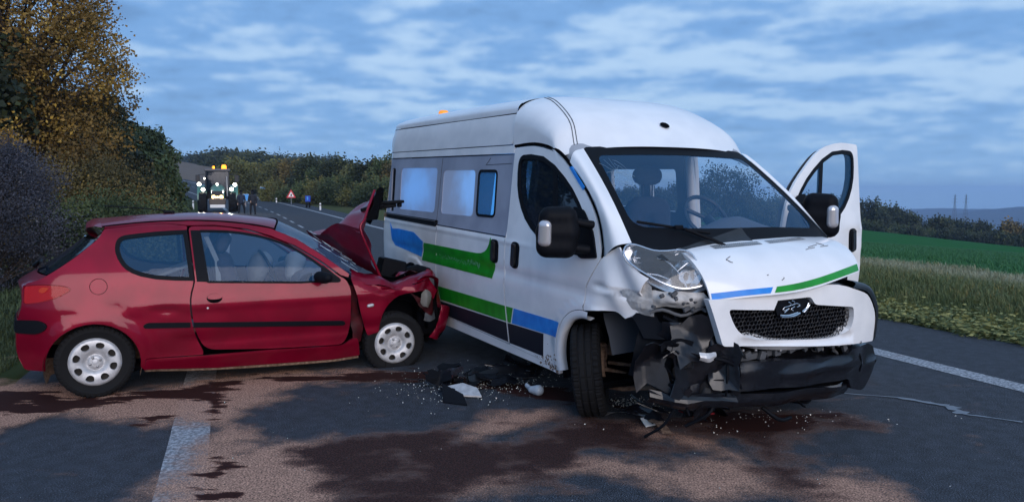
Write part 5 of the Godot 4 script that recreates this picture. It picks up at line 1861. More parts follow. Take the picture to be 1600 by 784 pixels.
	tube(b, [back.call(Vector2(0.05, 0.985)) + Vector3(-0.03, 0.02, 0), back.call(Vector2(0.25, 1.03)) + Vector3(-0.04, 0.03, 0), back.call(Vector2(0.62, 1.02)) + Vector3(-0.04, 0.04, 0)], [0.022, 0.012, 0.008], 7)
	put("rear_wiper", b, M.black, car)
	# floor and dark under body
	b = MB.new()
	box(b, Vector3(1.1, 0.19, 0), Vector3(2.6, 0.06, 1.36), 0.02)
	box(b, Vector3(-0.2, 0.34, 0), Vector3(0.5, 0.1, 1.0), 0.03)
	tube(b, [Vector3(-0.5, 0.2, 0.3), Vector3(0.2, 0.2, 0.25), Vector3(1.2, 0.14, 0.1), Vector3(2.2, 0.14, 0.1)], 0.03, 8)
	put("floor_pan", b, M.dark, car)
	# windscreen
	b = MB.new()
	rows = []
	for k in 9:
		var v := k / 8.0
		var row := []
		for j in 17:
			var t := lerpf(-1, 1, j / 16.0)
			var top := croof(1.42, t) + Vector3(0.006, -0.004, 0)
			var low := Vector3(2.08 + 0.24 * (1.0 - pow(absf(t), 2.2)), 0.86 + 0.03 * (1 - t * t), t * 0.68)
			var s := lerpf(1.42, 2.06, v)
			var p := top.lerp(low, v)
			var eh := pw(s, ED_S, ED_H)
			p += Vector3(0.0, 0.03, 0) * sin(PI * v) * (1.0 - t * t)
			p = p.lerp(Vector3(s, eh, signf(t) * (cw(s, eh) - 0.01)), pow(absf(t), 6.0))
			row.append(p)
		rows.append(row)
	sheet(b, rows, true, Vector3(0.6, 0.8, 0))
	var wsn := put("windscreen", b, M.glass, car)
	b = MB.new()
	for k in 40:
		var p: Vector3 = rows[rng.randi_range(4, 8)][rng.randi_range(8, 15)]
		var q2 := p + Vector3(rng.randf_range(-0.1, 0.1), 0, rng.randf_range(-0.1, 0.1))
		q2.y = p.y - (q2.x - p.x) * 0.7
		tube(b, [p + Vector3(0.004, 0.004, 0), q2 + Vector3(0.004, 0.004, 0)], 0.0016, 4)
	put("glass_crack", b, mat(0.6, 0.7, 0.78, 0.3), wsn)
	# folded bonnet
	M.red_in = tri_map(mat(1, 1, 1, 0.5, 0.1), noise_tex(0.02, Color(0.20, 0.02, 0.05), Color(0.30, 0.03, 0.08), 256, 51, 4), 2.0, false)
	var hood := [[Vector3(2.07, 1.03, -0.55), Vector3(2.20, 0.97, -0.25), Vector3(2.27, 0.90, 0.15), Vector3(2.37, 0.825, 0.62)],
		[Vector3(2.03, 1.10, -0.56), Vector3(2.14, 1.12, -0.25), Vector3(2.17, 1.10, 0.18), Vector3(2.27, 1.05, 0.63)],
		[Vector3(1.97, 1.20, -0.52), Vector3(2.06, 1.17, -0.28), Vector3(2.08, 1.315, 0.10), Vector3(2.185, 1.28, 0.62)]]
	b = MB.new()
	sheet(b, crease(fine(hood, 10, 10, 0.012, 4.0, 21), Vector3(-0.9, 0.3, 0.2), 0.38, 211), true, Vector3(-1, 0, 0.3))
	var hd1 := put("bonnet", b, M.red, car)
	var hood2 := [[Vector3(1.968, 1.203, -0.52), Vector3(2.058, 1.175, -0.28), Vector3(2.08, 1.318, 0.10), Vector3(2.185, 1.283, 0.62)],
		[Vector3(2.10, 1.225, -0.60), Vector3(2.20, 1.25, -0.30), Vector3(2.23, 1.40, 0.14), Vector3(2.23, 1.37, 0.60)],
		[Vector3(2.20, 1.24, -0.62), Vector3(2.33, 1.36, -0.30), Vector3(2.36, 1.46, 0.16), Vector3(2.285, 1.48, 0.54)],
		[Vector3(2.44, 1.40, -0.45), Vector3(2.48, 1.50, -0.15), Vector3(2.47, 1.585, 0.2), Vector3(2.37, 1.635, 0.46)]]
	b = MB.new()
	sheet(b, crease(fine(hood2, 10, 8, 0.012, 4.0, 22), Vector3(-0.5, 0.8, 0.2), 0.40, 212), true, Vector3(-0.3, 1, 0.3))
	put("bonnet_fold", b, M.red, hd1)
	b = MB.new()
	var edge_pts := [Vector3(2.37, 0.825, 0.625), Vector3(2.27, 1.05, 0.635), Vector3(2.185, 1.28, 0.625), Vector3(2.23, 1.37, 0.605), Vector3(2.285, 1.48, 0.545), Vector3(2.37, 1.635, 0.465)]
	tube(b, fine_line(edge_pts, 5), 0.013, 6)
	put("bonnet_edge", b, M.red, hd1)
	b = MB.new()
	var lin_ := []
	for r in hood2.slice(1):
		var row := []
		for p: Vector3 in r:
			row.append(p + Vector3(0.07, -0.05, -0.04))
		lin_.append(row)
	sheet(b, fine(lin_, 3, 3, 0.02, 5.0, 23), true)
	var l2 := [[Vector3(2.25, 1.35, 0.60), Vector3(2.40, 1.66, 0.44)], [Vector3(2.36, 1.36, 0.56), Vector3(2.47, 1.66, 0.40)], [Vector3(2.42, 1.42, 0.40), Vector3(2.50, 1.60, 0.30)]]
	sheet(b, fine(l2, 4, 4, 0.03, 5.0, 24), false)
	put("bonnet_lining", b, M.dark, hd1)
	b = MB.new()
	box(b, Vector3(2.60, 1.52, 0.2), Vector3(0.27, 0.03, 0.12), 0.008, Basis(Vector3.BACK, 0.05))
	box(b, Vector3(2.56, 1.485, 0.2), Vector3(0.20, 0.05, 0.06), 0.008, Basis(Vector3.BACK, 0.12))
	box(b, Vector3(2.70, 1.495, 0.2), Vector3(0.04, 0.05, 0.05), 0.008)
	box(b, Vector3(2.42, 1.47, 0.22), Vector3(0.24, 0.05, 0.05), 0.008, Basis(Vector3.BACK, 0.3))
	put("lock_bracket", b, M.black, hd1)
	# front wing
	var wing := func(p: Vector2) -> Vector3:
		var z := cw(p.x, p.y)
		z += 0.018 * sin(p.x * 17.0 - p.y * 9.0) * smoothstep(2.25, 2.6, p.x)
		z -= 0.03 * smoothstep(0.03, 0.0, absf(p.y - 0.72 - (p.x - 2.35) * 0.25)) * smoothstep(2.2, 2.5, p.x)
		z += 0.30 * maxf(0.0, 0.10 - absf((p.x - 2.62) * 0.8 + (p.y - 0.74) * 0.6)) * smoothstep(2.3, 2.5, p.x)
		z -= 0.32 * maxf(0.0, 0.06 - absf((p.x - 2.80) * 0.9 - (p.y - 0.74) * 0.5))
		z -= 0.22 * maxf(0.0, 0.07 - absf((p.x - 2.40) * 0.5 + (p.y - 0.70)))
		return Vector3(p.x, p.y, z)
	plate("front_wing", rp([2.045, 0.845, 0.02, 2.20, 0.79, 0.05, 2.40, 0.745, 0.05, 2.66, 0.765, 0.0, 2.82, 0.80, 0.0, 2.90, 0.68, 0.0, 2.86, 0.60, 0.0, 2.80, 0.69, 0.0, 2.67, 0.70, 0.03, 2.50, 0.672, 0.06, 2.385, 0.605, 0.05, 2.32, 0.50, 0.05, 2.295, 0.34, 0.02, 2.19, 0.315, 0.02, 2.13, 0.50, 0.06, 2.09, 0.70, 0.05]), [], wing, R, M.red, car, 0.022, 0.014)
	b = MB.new()
	rows = []
	for g in [[2.045, 0.845, 0.80], [2.20, 0.79, 0.805], [2.40, 0.745, 0.80], [2.66, 0.765, 0.77], [2.82, 0.80, 0.70]]:
		var p := Vector3(g[0], g[1], cw(g[0], g[1]))
		rows.append([p, p + Vector3(0.02, 0.055, -0.08), p + Vector3(0.05, 0.075 - 0.03 * (g[0] - 2.04), -0.24), p + Vector3(0.08, -0.0, -0.42)])
	sheet(b, crease(fine(rows, 9, 9, 0.008, 5.0, 25), Vector3(0, 1, 0.2), 0.30, 213), true, Vector3.UP)
	put("wing_top", b, M.red, car)
	b = MB.new()
	skin(b, [[Vector3(2.195, 0.592, cw(2.2, 0.59) + 0.002), Vector3(2.23, 0.597, cw(2.23, 0.59) + 0.002), 0.016, 0.016]], 0.006, 0.01)
	put("side_repeater", b, M.cap, car)
	# crumpled nose: folded red sheets, dark gaps, lamp remains, bumper piece
	var folds := [
		[[[2.66, 0.77, 0.74], [2.74, 0.80, 0.66], [2.80, 0.83, 0.50]], [[2.80, 0.80, 0.73], [2.86, 0.76, 0.66], [2.93, 0.79, 0.46]], [[2.88, 0.66, 0.72], [2.95, 0.63, 0.62], [3.0, 0.64, 0.42]], [[2.92, 0.52, 0.70], [2.99, 0.50, 0.60], [3.03, 0.50, 0.40]]],
		[[[2.50, 0.80, 0.55], [2.62, 0.815, 0.30], [2.66, 0.80, 0.0]], [[2.70, 0.84, 0.55], [2.80, 0.79, 0.30], [2.82, 0.83, 0.0]], [[2.86, 0.80, 0.50], [2.95, 0.80, 0.28], [3.0, 0.77, 0.0]]],
		[[[2.60, 0.66, 0.72], [2.72, 0.60, 0.70], [2.80, 0.60, 0.66]], [[2.66, 0.58, 0.70], [2.78, 0.52, 0.68], [2.88, 0.53, 0.62]], [[2.74, 0.48, 0.70], [2.82, 0.42, 0.67], [2.92, 0.42, 0.62]]]]
	for k in folds.size():
		var g := []
		for row in folds[k]:
			var rw := []
			for p in row:
				rw.append(Vector3(p[0], p[1], p[2]))
			g.append(rw)
		b = MB.new()
		sheet(b, crease(fine(g, 8, 8, 0.03, 4.0, 80 + k), Vector3(0.4, 0.5, 0.75).normalized(), 0.55, 214 + k, 9), true)
		put("crumpled_panel", b, M.red if k != 2 else M.red_in, car)
	b = MB.new()
	rows = []
	for k in 9:
		var w := k / 8.0
		var c := Vector3(lerpf(2.95, 2.79, w * w), lerpf(0.53, 0.24, w), lerpf(0.68, 0.78, w))
		rows.append([c + Vector3(-0.01, 0.01, 0.02), c + Vector3(0.03, 0.0, 0.02), c + Vector3(0.09, -0.02, -0.02), c + Vector3(0.12, -0.03, -0.12), c + Vector3(0.13, -0.04, -0.4)])
	sheet(b, fine(rows, 2, 2, 0.018, 6.0, 27), true, Vector3(1, 0, 1))
	put("bumper_piece", b, M.red, car)
	b = MB.new()
	shard(b, [[Vector3(2.72, 0.66, 0.77), Vector3(2.78, 0.69, 0.76), Vector3(2.83, 0.66, 0.74)], [Vector3(2.71, 0.60, 0.77), Vector3(2.78, 0.60, 0.78), Vector3(2.83, 0.60, 0.75)], [Vector3(2.74, 0.55, 0.76), Vector3(2.78, 0.53, 0.77), Vector3(2.80, 0.52, 0.75)]], 3, 3, 0.03, 91)
	put("lamp_remains", b, mat(0.15, 0.145, 0.135, 0.5), car)
	b = MB.new()
	shard(b, [[Vector3(2.76, 0.50, 0.765), Vector3(2.82, 0.46, 0.75), Vector3(2.86, 0.50, 0.72)], [Vector3(2.74, 0.42, 0.77), Vector3(2.80, 0.40, 0.76), Vector3(2.86, 0.42, 0.72)]], 3, 3, 0.03, 92)
	put("lamp_shell", b, M.grey, car)
	b = MB.new()
	box(b, Vector3(2.62, 0.50, 0.0), Vector3(0.55, 0.5, 1.0), 0.06)
	box(b, Vector3(2.85, 0.42, 0.1), Vector3(0.25, 0.4, 1.1), 0.05)
	box(b, Vector3(2.2, 0.55, 0.0), Vector3(0.3, 0.5, 1.3), 0.05)
	put("engine", b, M.dark, car)
	b = MB.new()
	box(b, Vector3(2.66, 0.84, 0.02), Vector3(0.26, 0.2, 0.2), 0.02, Basis(Vector3.BACK, -0.25))
	tube(b, [Vector3(2.80, 0.80, 0.05), Vector3(2.92, 0.83, 0.1), Vector3(3.0, 0.80, 0.2)], 0.05, 8)
	put("air_box", b, M.black, car)
	b = MB.new()
	rows = []
	for k in 21:
		var w := deg_to_rad(lerpf(10.0, 185.0, k / 20.0))
		rows.append([Vector3(2.47 + cos(w) * 0.33, 0.26 + sin(w) * 0.36, 0.76), Vector3(2.47 + cos(w) * 0.33, 0.26 + sin(w) * 0.36, 0.42), Vector3(2.47, 0.26, 0.42)])
	sheet(b, fine(rows, 3, 1, 0.03, 5.0, 29), true)
	put("wheel_housing", b, M.dark, car)
	b = MB.new()
	shard(b, [[Vector3(2.04, 0.80, 0.76), Vector3(2.10, 0.76, 0.74)], [Vector3(2.05, 0.60, 0.77), Vector3(2.12, 0.58, 0.74)], [Vector3(2.05, 0.42, 0.77), Vector3(2.16, 0.42, 0.74)], [Vector3(2.05, 0.26, 0.77), Vector3(2.14, 0.26, 0.75)]], 5, 5, 0.03, 93)
	put("hinge_pillar", b, M.red_in, car)
	# wheels: the front one has lost its air
	car_wheel(car, Vector3(0, 0.286, 0.715), 0.284, 0.0, 0.1)
	car_wheel(car, Vector3(2.455, 0.222, 0.715), 0.219, deg_to_rad(-3.0), 0.15)
	for wx in [0.0, 2.455]:
		b = MB.new()
		tyre(b, 0.288, 0.175, 0.188, 30, 0.28)
		put("wheel", b, M.rubber, car, Vector3(wx, 0.284, -0.715))
	# inside
	for st in [[0.36, 1.0], [-0.36, 1.0]]:
		b = MB.new()
		var x0: float = st[1] + 0.12
		skin(b, [[Vector3(x0 + 0.02, 0.50, st[0] - 0.14), Vector3(x0 - 0.12, 1.0, st[0] - 0.10), 0.10, 0.075], [Vector3(x0 + 0.02, 0.50, st[0] + 0.14), Vector3(x0 - 0.12, 1.0, st[0] + 0.10), 0.10, 0.075], [Vector3(x0, 0.5, st[0]), Vector3(x0 - 0.12, 1.02, st[0]), 0.10, 0.085], [Vector3(x0 + 0.06, 0.42, st[0] - 0.13), Vector3(x0 + 0.46, 0.45, st[0] - 0.13), 0.10, 0.10], [Vector3(x0 + 0.06, 0.42, st[0] + 0.13), Vector3(x0 + 0.46, 0.45, st[0] + 0.13), 0.10, 0.10]], 0.04, 0.08)
		var se := put("seat", b, M.cloth, car)
		b = MB.new()
		skin(b, [[Vector3(x0 - 0.13, 1.13, st[0] - 0.08), Vector3(x0 - 0.13, 1.13, st[0] + 0.08), 0.05, 0.05], [Vector3(x0 - 0.09, 1.21, st[0] - 0.07), Vector3(x0 - 0.09, 1.21, st[0] + 0.07), 0.055, 0.055]], 0.025, 0.06)
		tube(b, [Vector3(x0 - 0.12, 1.0, st[0] - 0.05), Vector3(x0 - 0.12, 1.14, st[0] - 0.05)], 0.007, 6)
		tube(b, [Vector3(x0 - 0.12, 1.0, st[0] + 0.05), Vector3(x0 - 0.12, 1.14, st[0] + 0.05)], 0.007, 6)
		put("headrest", b, M.cloth, se)
		b = MB.new()
		var sgz := signf(st[0])
		sheet(b, [[Vector3(0.84, 1.24, sgz * 0.58), Vector3(0.88, 1.24, sgz * 0.58)], [Vector3(0.93, 1.02, sgz * 0.50), Vector3(0.97, 1.02, sgz * 0.50)], [Vector3(0.94, 0.5, sgz * 0.60), Vector3(0.98, 0.5, sgz * 0.60)]])
		put("seat_belt", b, M.bag, car)
	b = MB.new()
	skin(b, [[Vector3(0.45, 0.52, -0.5), Vector3(0.45, 0.52, 0.5), 0.14, 0.14], [Vector3(0.25, 0.62, -0.5), Vector3(0.15, 0.85, -0.5), 0.10, 0.09], [Vector3(0.25, 0.62, 0.5), Vector3(0.15, 0.85, 0.5), 0.10, 0.09], [Vector3(0.25, 0.62, 0.0), Vector3(0.15, 0.85, 0.0), 0.10, 0.09], [Vector3(0.15, 0.85, -0.5), Vector3(0.15, 0.85, 0.5), 0.09, 0.09]], 0.05, 0.08)
	put("rear_seat", b, M.cloth, car)
	b = MB.new()
	box(b, Vector3(0.56, 0.90, -0.05), Vector3(0.46, 0.03, 0.34), 0.01, Basis(Vector3.BACK, 0.32))
	put("tilted_shelf", b, M.bag, car)
	b = MB.new()
	rows = []
	for k in 9:
		var z := lerpf(-0.70, 0.70, k / 8.0)
		rows.append([Vector3(2.10, 0.86, z), Vector3(1.92, 0.90, z), Vector3(1.70, 0.90 + 0.06 * exp(-pow((z + 0.33) / 0.2, 2.0)), z), Vector3(1.60, 0.84, z), Vector3(1.62, 0.70, z), Vector3(1.75, 0.35, z)])
	sheet(b, fine(rows, 2, 2, 0.01, 6.0, 33), true, Vector3.UP)
	put("dashboard", b, M.dash, car)
	b = MB.new()
	var ring := []
	for k in 25:
		var w := TAU * k / 24.0
		ring.append(Vector3(1.50, 0.88, -0.34) + Basis(Vector3.BACK, deg_to_rad(-65)) * Vector3(cos(w) * 0.18, 0, sin(w) * 0.18))
	tube(b, ring, 0.016, 7)
	put("steering_wheel", b, M.plastic, car)
	b = MB.new()
	skin(b, [[Vector3(1.44, 0.93, -0.34), Vector3(1.40, 0.80, -0.30), 0.11, 0.07], [Vector3(1.38, 0.86, -0.36), Vector3(1.36, 0.72, -0.34), 0.08, 0.05], [Vector3(1.66, 0.97, 0.25), Vector3(1.62, 0.86, 0.30), 0.10, 0.07]], 0.03, 0.08)
	put("spent_airbag", b, M.bag, car)


# ------------------------------------------------------------------ far things
func quick_box(called: String, at: Vector3, size: Vector3, m: Material, parent: Node, r := 0.02, bas := Basis.IDENTITY) -> MeshInstance3D:
	var b := MB.new()
	box(b, at, size, r, bas)
	return put(called, b, m, parent)


func person(called_label: String, at: Vector3, turned: float, pose: int) -> void:
	var o := thing("person", called_label, "person", at, "")
	o.rotation.y = turned
	var b := MB.new()
	var s := 0.10 if pose == 0 else 0.05
	# jacket and head are children over one body skin
	skin(b, [[Vector3(-0.10, 0.93, 0), Vector3(-0.11 - s * 0.4, 0.50, 0.03), 0.095, 0.07], [Vector3(-0.11 - s * 0.4, 0.50, 0.03), Vector3(-0.12 - s * 0.6, 0.09, -0.02), 0.07, 0.05], [Vector3(-0.12 - s * 0.6, 0.06, -0.03), Vector3(-0.13 - s * 0.6, 0.04, 0.16), 0.05, 0.04],
		[Vector3(0.10, 0.93, 0), Vector3(0.11 + s, 0.50, 0.05), 0.095, 0.07], [Vector3(0.11 + s, 0.50, 0.05), Vector3(0.12 + s, 0.09, 0.0), 0.07, 0.05], [Vector3(0.12 + s, 0.06, 0.0), Vector3(0.14 + s, 0.04, 0.17), 0.05, 0.04],
		[Vector3(0, 0.95, 0), Vector3(0, 1.22, 0.0), 0.16, 0.15], [Vector3(-0.12, 1.40, 0), Vector3(0.12, 1.40, 0), 0.10, 0.10], [Vector3(0, 1.2, 0), Vector3(0, 1.42, 0), 0.15, 0.12], [Vector3(0, 1.45, 0), Vector3(0, 1.58, 0.01), 0.06, 0.055], [Vector3(0, 1.64, 0.02), Vector3(0, 1.70, 0.01), 0.085, 0.10],
		[Vector3(0, 1.655, 0.11), Vector3(0, 1.63, 0.125), 0.014, 0.018],
		[Vector3(-0.20, 1.40, 0), Vector3(-0.27, 1.12, -0.02), 0.065, 0.05], [Vector3(-0.27, 1.12, -0.02), Vector3(-0.24 if pose == 0 else -0.12, 0.90 if pose == 0 else 1.05, 0.06 if pose == 0 else 0.16), 0.05, 0.035],
		[Vector3(0.20, 1.40, 0), Vector3(0.27, 1.12, -0.02), 0.065, 0.05], [Vector3(0.27, 1.12, -0.02), Vector3(0.26, 0.88, 0.06), 0.05, 0.035]], 0.03, 0.05)
	put("body", b, M.dark_cloth, o)
	b = MB.new()
	skin(b, [[Vector3(0, 1.73, -0.01), Vector3(0, 1.72, -0.01), 0.112, 0.112]], 0.02, 0.02)
	put("hair", b, M.dark, o)
	for sx in [-1.0, 1.0]:
		b = MB.new()
		var w := Vector3(sx * 0.255, 0.86, 0.07)
		if pose == 1 and sx < 0:
			w = Vector3(-0.10, 1.05, 0.18)
		var bones := [[w, w + Vector3(0, -0.07, 0.01), 0.032, 0.036]]
		for k in 4:
			var q := w + Vector3(sx * 0.0, -0.08, 0.035 - k * 0.02)
			bones.append([q, q + Vector3(0, -0.06 - 0.01 * (1 if k in [1, 2] else 0), 0.015), 0.010, 0.008])
		bones.append([w + Vector3(0, -0.02, 0.03), w + Vector3(-sx * 0.02, -0.07, 0.06), 0.011, 0.009])
		skin(b, bones, 0.009, 0.01)
		put("hand", b, M.skin_tone, o)
	b = MB.new()
	skin(b, [[Vector3(0, 0.98, 0), Vector3(0, 1.22, 0.0), 0.178, 0.168], [Vector3(-0.13, 1.40, 0), Vector3(0.13, 1.40, 0), 0.112, 0.112], [Vector3(0, 1.2, 0), Vector3(0, 1.40, 0), 0.165, 0.135], [Vector3(-0.20, 1.40, 0), Vector3(-0.262, 1.15, -0.02), 0.078, 0.065], [Vector3(0.20, 1.40, 0), Vector3(0.262, 1.15, -0.02), 0.078, 0.065]], 0.03, 0.05)
	put("jacket", b, M.jacket if pose == 0 else M.dark_cloth2, o)


func build_background() -> void:
	M.dark_cloth = mat(0.012, 0.013, 0.018, 0.9)
	M.dark_cloth2 = mat(0.02, 0.022, 0.03, 0.9)
	M.jacket = mat(0.018, 0.026, 0.05, 0.8)
	M.pole = mat(0.32, 0.33, 0.35, 0.5, 0.6)
	M.sign_white = mat(0.78, 0.78, 0.78, 0.5)
	M.sign_red = mat(0.62, 0.03, 0.05, 0.5)
	M.sign_blue = mat(0.06, 0.33, 0.75, 0.45)
	M.box_blue = mat(0.02, 0.07, 0.42, 0.5)
	# --- tractor
	var tr := thing("tractor", "large tractor with blazing work lights and an orange beacon standing on the far road", "tractor", Vector3(-22.9, 0.0, -60.0))
	tr.position = ground_at(Vector3(-22.95, 0, -60.0)) + Vector3(0, 0.05, 0)
	tr.scale = Vector3.ONE * 1.1
	tr.rotation.y = deg_to_rad(20.0)      # it looks back down the road (local +z)
	var paint := mat(0.08, 0.21, 0.17, 0.35)
	var tdark := mat(0.02, 0.02, 0.024, 0.6)
	var b := MB.new()
	var rows := []
	for g in [[1.9, 1.0, 1.55, 0.34], [1.9, 1.0, 1.60, 0.36], [1.2, 1.0, 1.85, 0.42], [0.3, 1.0, 2.0, 0.46]]:
		rows.append([Vector3(-g[3], g[1], g[0]), Vector3(-g[3], g[2] - 0.18, g[0]), Vector3(-g[3] * 0.6, g[2], g[0]), Vector3(0, g[2] + 0.04, g[0]), Vector3(g[3] * 0.6, g[2], g[0]), Vector3(g[3], g[2] - 0.18, g[0]), Vector3(g[3], g[1], g[0])])
	sheet(b, rows, true, Vector3.UP)
	put("hood", b, paint, tr)
	quick_box("nose", Vector3(0, 1.20, 1.95), Vector3(0.72, 0.75, 0.12), tdark, tr, 0.04)
	quick_box("chassis", Vector3(0, 0.85, 0.8), Vector3(0.6, 0.5, 2.6), tdark, tr, 0.05)
	quick_box("front_weight", Vector3(0, 0.86, 2.25), Vector3(1.1, 0.42, 0.5), mat(0.09, 0.07, 0.06, 0.6), tr, 0.08)
	quick_box("number_plate", Vector3(0, 0.55, 2.42), Vector3(0.95, 0.22, 0.03), M.sign_white, tr, 0.01)
	# cab: four pillars, roof, glass
	for sx in [-1.0, 1.0]:
		for z in [0.15, -1.35]:
			b = MB.new()
			tube(b, [Vector3(sx * 0.80, 1.45, z), Vector3(sx * 0.74, 2.95, z * 0.85)], 0.05, 6)
			put("cab_pillar", b, tdark, tr)
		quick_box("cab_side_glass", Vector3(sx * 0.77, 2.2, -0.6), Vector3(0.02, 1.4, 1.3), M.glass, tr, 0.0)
		b = MB.new()
		rows = []
		for k in 13:
			var w := deg_to_rad(lerpf(0.0, 180.0, k / 12.0))
			rows.append([Vector3(sx * 0.72, 0.95 + sin(w) * 1.05, -0.7 + cos(w) * 1.05), Vector3(sx * 1.35, 0.95 + sin(w) * 1.05, -0.7 + cos(w) * 1.05)])
		sheet(b, rows, true, Vector3.UP)
		put("mudguard", b, paint, tr)
		for wz in [[-0.7, 0.95, 0.60, 1.05], [1.45, 0.72, 0.5, 0.95]]:
			b = MB.new()
			var r: float = wz[1]
			lathe(b, [[r * 0.55, -wz[2] * 0.4], [r * 0.9, -wz[2] * 0.5], [r, -wz[2] * 0.42], [r, wz[2] * 0.42], [r * 0.9, wz[2] * 0.5], [r * 0.55, wz[2] * 0.4], [r * 0.5, 0.0], [0.0, 0.0]], Transform3D(Basis(Vector3.UP, PI / 2), Vector3(sx * wz[3], r, wz[0])), 30)
			for k in 22:
				var w := TAU * k / 22.0
				box(b, Vector3(sx * wz[3] + (0.12 if k % 2 else -0.12), r + sin(w) * r, wz[0] + cos(w) * r), Vector3(wz[2] * 0.48, 0.07, 0.07), 0.0, Basis(Vector3.RIGHT, -w) * Basis(Vector3.BACK, 0.4 if k % 2 else -0.4))
			put("wheel", b, M.rubber, tr)
		b = MB.new()
		tube(b, [Vector3(sx * 0.80, 2.75, 0.2), Vector3(sx * 1.25, 2.7, 0.35)], 0.025, 6)
		box(b, Vector3(sx * 1.28, 2.45, 0.36), Vector3(0.28, 0.5, 0.06), 0.03)
		put("mirror", b, tdark, tr)
	quick_box("cab_roof", Vector3(0, 3.05, -0.6), Vector3(1.75, 0.18, 1.75), mat(0.10, 0.10, 0.11, 0.5), tr, 0.06)
	quick_box("cab_body", Vector3(0, 1.3, -0.9), Vector3(1.5, 0.6, 1.0), tdark, tr, 0.05)
	quick_box("windscreen", Vector3(0, 2.25, 0.16), Vector3(1.45, 1.35, 0.02), M.glass_dark, tr, 0.0)
	quick_box("seat", Vector3(0, 1.85, -0.85), Vector3(0.5, 0.7, 0.3), mat(0.10, 0.02, 0.05, 0.8), tr, 0.08)
	b = MB.new()
	tube(b, [Vector3(0.62, 1.2, 0.5), Vector3(0.62, 2.6, 0.45)], 0.06, 8)
	put("exhaust_pipe", b, M.steel, tr)
	# lamps: round work lights at the pillars, headlights in the nose, a beacon on the roof
	var white_lamp := lit(1.0, 0.97, 0.86, 9.0)
	var warm_lamp := lit(1.0, 0.70, 0.28, 3.2)
	for lp in [[-1.20, 2.05, 0.45, 0.135, 0], [-0.95, 1.68, 0.5, 0.135, 0], [1.15, 2.02, 0.45, 0.135, 0], [0.92, 1.70, 0.5, 0.135, 0], [-0.02, 2.06, 0.6, 0.08, 0], [-0.24, 1.16, 2.03, 0.15, 1], [0.0, 1.12, 2.03, 0.12, 1], [0.24, 1.16, 2.03, 0.15, 1], [-0.85, 2.45, 0.3, 0.06, 0]]:
		b = MB.new()
		lathe(b, [[lp[3], -0.08], [lp[3], 0.0]], Transform3D(Basis(), Vector3(lp[0], lp[1], lp[2])), 16)
		lathe(b, [[lp[3], -0.08], [0.0, -0.10]], Transform3D(Basis(), Vector3(lp[0], lp[1], lp[2])), 16)
		var shell := put("work_lamp" if lp[4] == 0 else "headlamp", b, tdark, tr)
		b = MB.new()
		lathe(b, [[lp[3] * 0.95, 0.0], [lp[3] * 0.7, 0.02], [0.0, 0.03]], Transform3D(Basis(), Vector3(lp[0], lp[1], lp[2])), 16)
		put("lamp_glass", b, white_lamp if lp[4] == 0 else warm_lamp, shell)
		if lp[3] > 0.13:
			var sp := SpotLight3D.new()
			sp.name = "lamp_beam"
			sp.light_color = Color(1.0, 0.95, 0.85) if lp[4] == 0 else Color(1.0, 0.82, 0.55)
			sp.light_energy = 5.0
			sp.spot_angle = 40.0
			sp.spot_range = 120.0
			sp.spot_attenuation = 2.0
			sp.light_size = 0.12
			sp.shadow_enabled = true
			sp.position = Vector3(lp[0], lp[1], lp[2] + 0.06)
			sp.rotation = Vector3(-0.10, PI, 0)
			tr.add_child(sp, true)
	b = MB.new()
	lathe(b, [[0.17, 0.0], [0.17, 0.16], [0.12, 0.28], [0.0, 0.31]], Transform3D(Basis(Vector3.RIGHT, -PI / 2), Vector3(0.45, 3.14, -0.2)), 16)
	put("beacon_lamp", b, lit(1.0, 0.24, 0.012, 3.2), tr)
	b = MB.new()
	lathe(b, [[0.09, 0.0], [0.09, 0.14], [0.06, 0.2], [0.0, 0.21]], Transform3D(Basis(Vector3.RIGHT, -PI / 2), Vector3(-0.25, 3.14, -0.2)), 16)
	put("beacon_lamp", b, lit(0.95, 0.42, 0.02, 0.9), tr)
	var bl := OmniLight3D.new()
	bl.name = "beacon_light"
	bl.light_color = Color(1.0, 0.5, 0.1)
	bl.light_energy = 4.0
	bl.light_size = 0.08
	bl.omni_range = 80.0
	bl.omni_attenuation = 2.0
	bl.shadow_enabled = true
	bl.position = Vector3(0.45, 3.26, -0.2)
	tr.add_child(bl)
	# --- two people beside it
	person("person in a dark blue jacket standing next to the tractor's wheel", ground_at(Vector3(-19.6, 0, -55.6)) + Vector3(0, 0.04, 0), 0.5, 0)
	person("person in dark clothes standing on the open lane between the tractor and the centre line", ground_at(Vector3(-18.1, 0, -53.6)) + Vector3(0, 0.04, 0), 0.2, 1)
	# --- signs and posts on the verge
	var wp := ground_at(Vector3(-22.7, 0, -79.0))
	var o := thing("warning_sign", "triangular road warning sign with red border on a thin pole", "road sign", wp)
	b = MB.new()
	tube(b, [Vector3(0, 0, 0), Vector3(0, 1.75, 0)], 0.03, 8)
	put("pole", b, M.pole, o)
	var tri := rp([-0.48, 0.95, 0.06, 0.48, 0.95, 0.06, 0.0, 1.80, 0.06])
	var fz := func(d: float) -> Callable: return func(p: Vector2) -> Vector3: return Vector3(p.x, p.y, d)
	var pl := plate("sign_plate", tri, [], fz.call(0.05), Vector3(0, 0, 1), M.sign_red, o, 0.3, 0.02)
	plate("sign_face", grow(tri, -0.11), [], fz.call(0.054), Vector3(0, 0, 1), M.sign_white, pl, 0.3, 0.003)
	plate("sign_symbol", rp([-0.05, 1.10, 0.02, 0.05, 1.10, 0.02, 0.08, 1.25, 0.03, 0.03, 1.38, 0.02, -0.05, 1.32, 0.02]), [], fz.call(0.058), Vector3(0, 0, 1), M.black, pl, 0.3, 0.003)
	o.rotation.y = 0.28
	o = thing("direction_sign", "rectangular light blue road sign facing the lane between the two people", "road sign", ground_at(Vector3(-24.6, 0, -71.0)) + Vector3(0, 0.02, 0))
	b = MB.new()
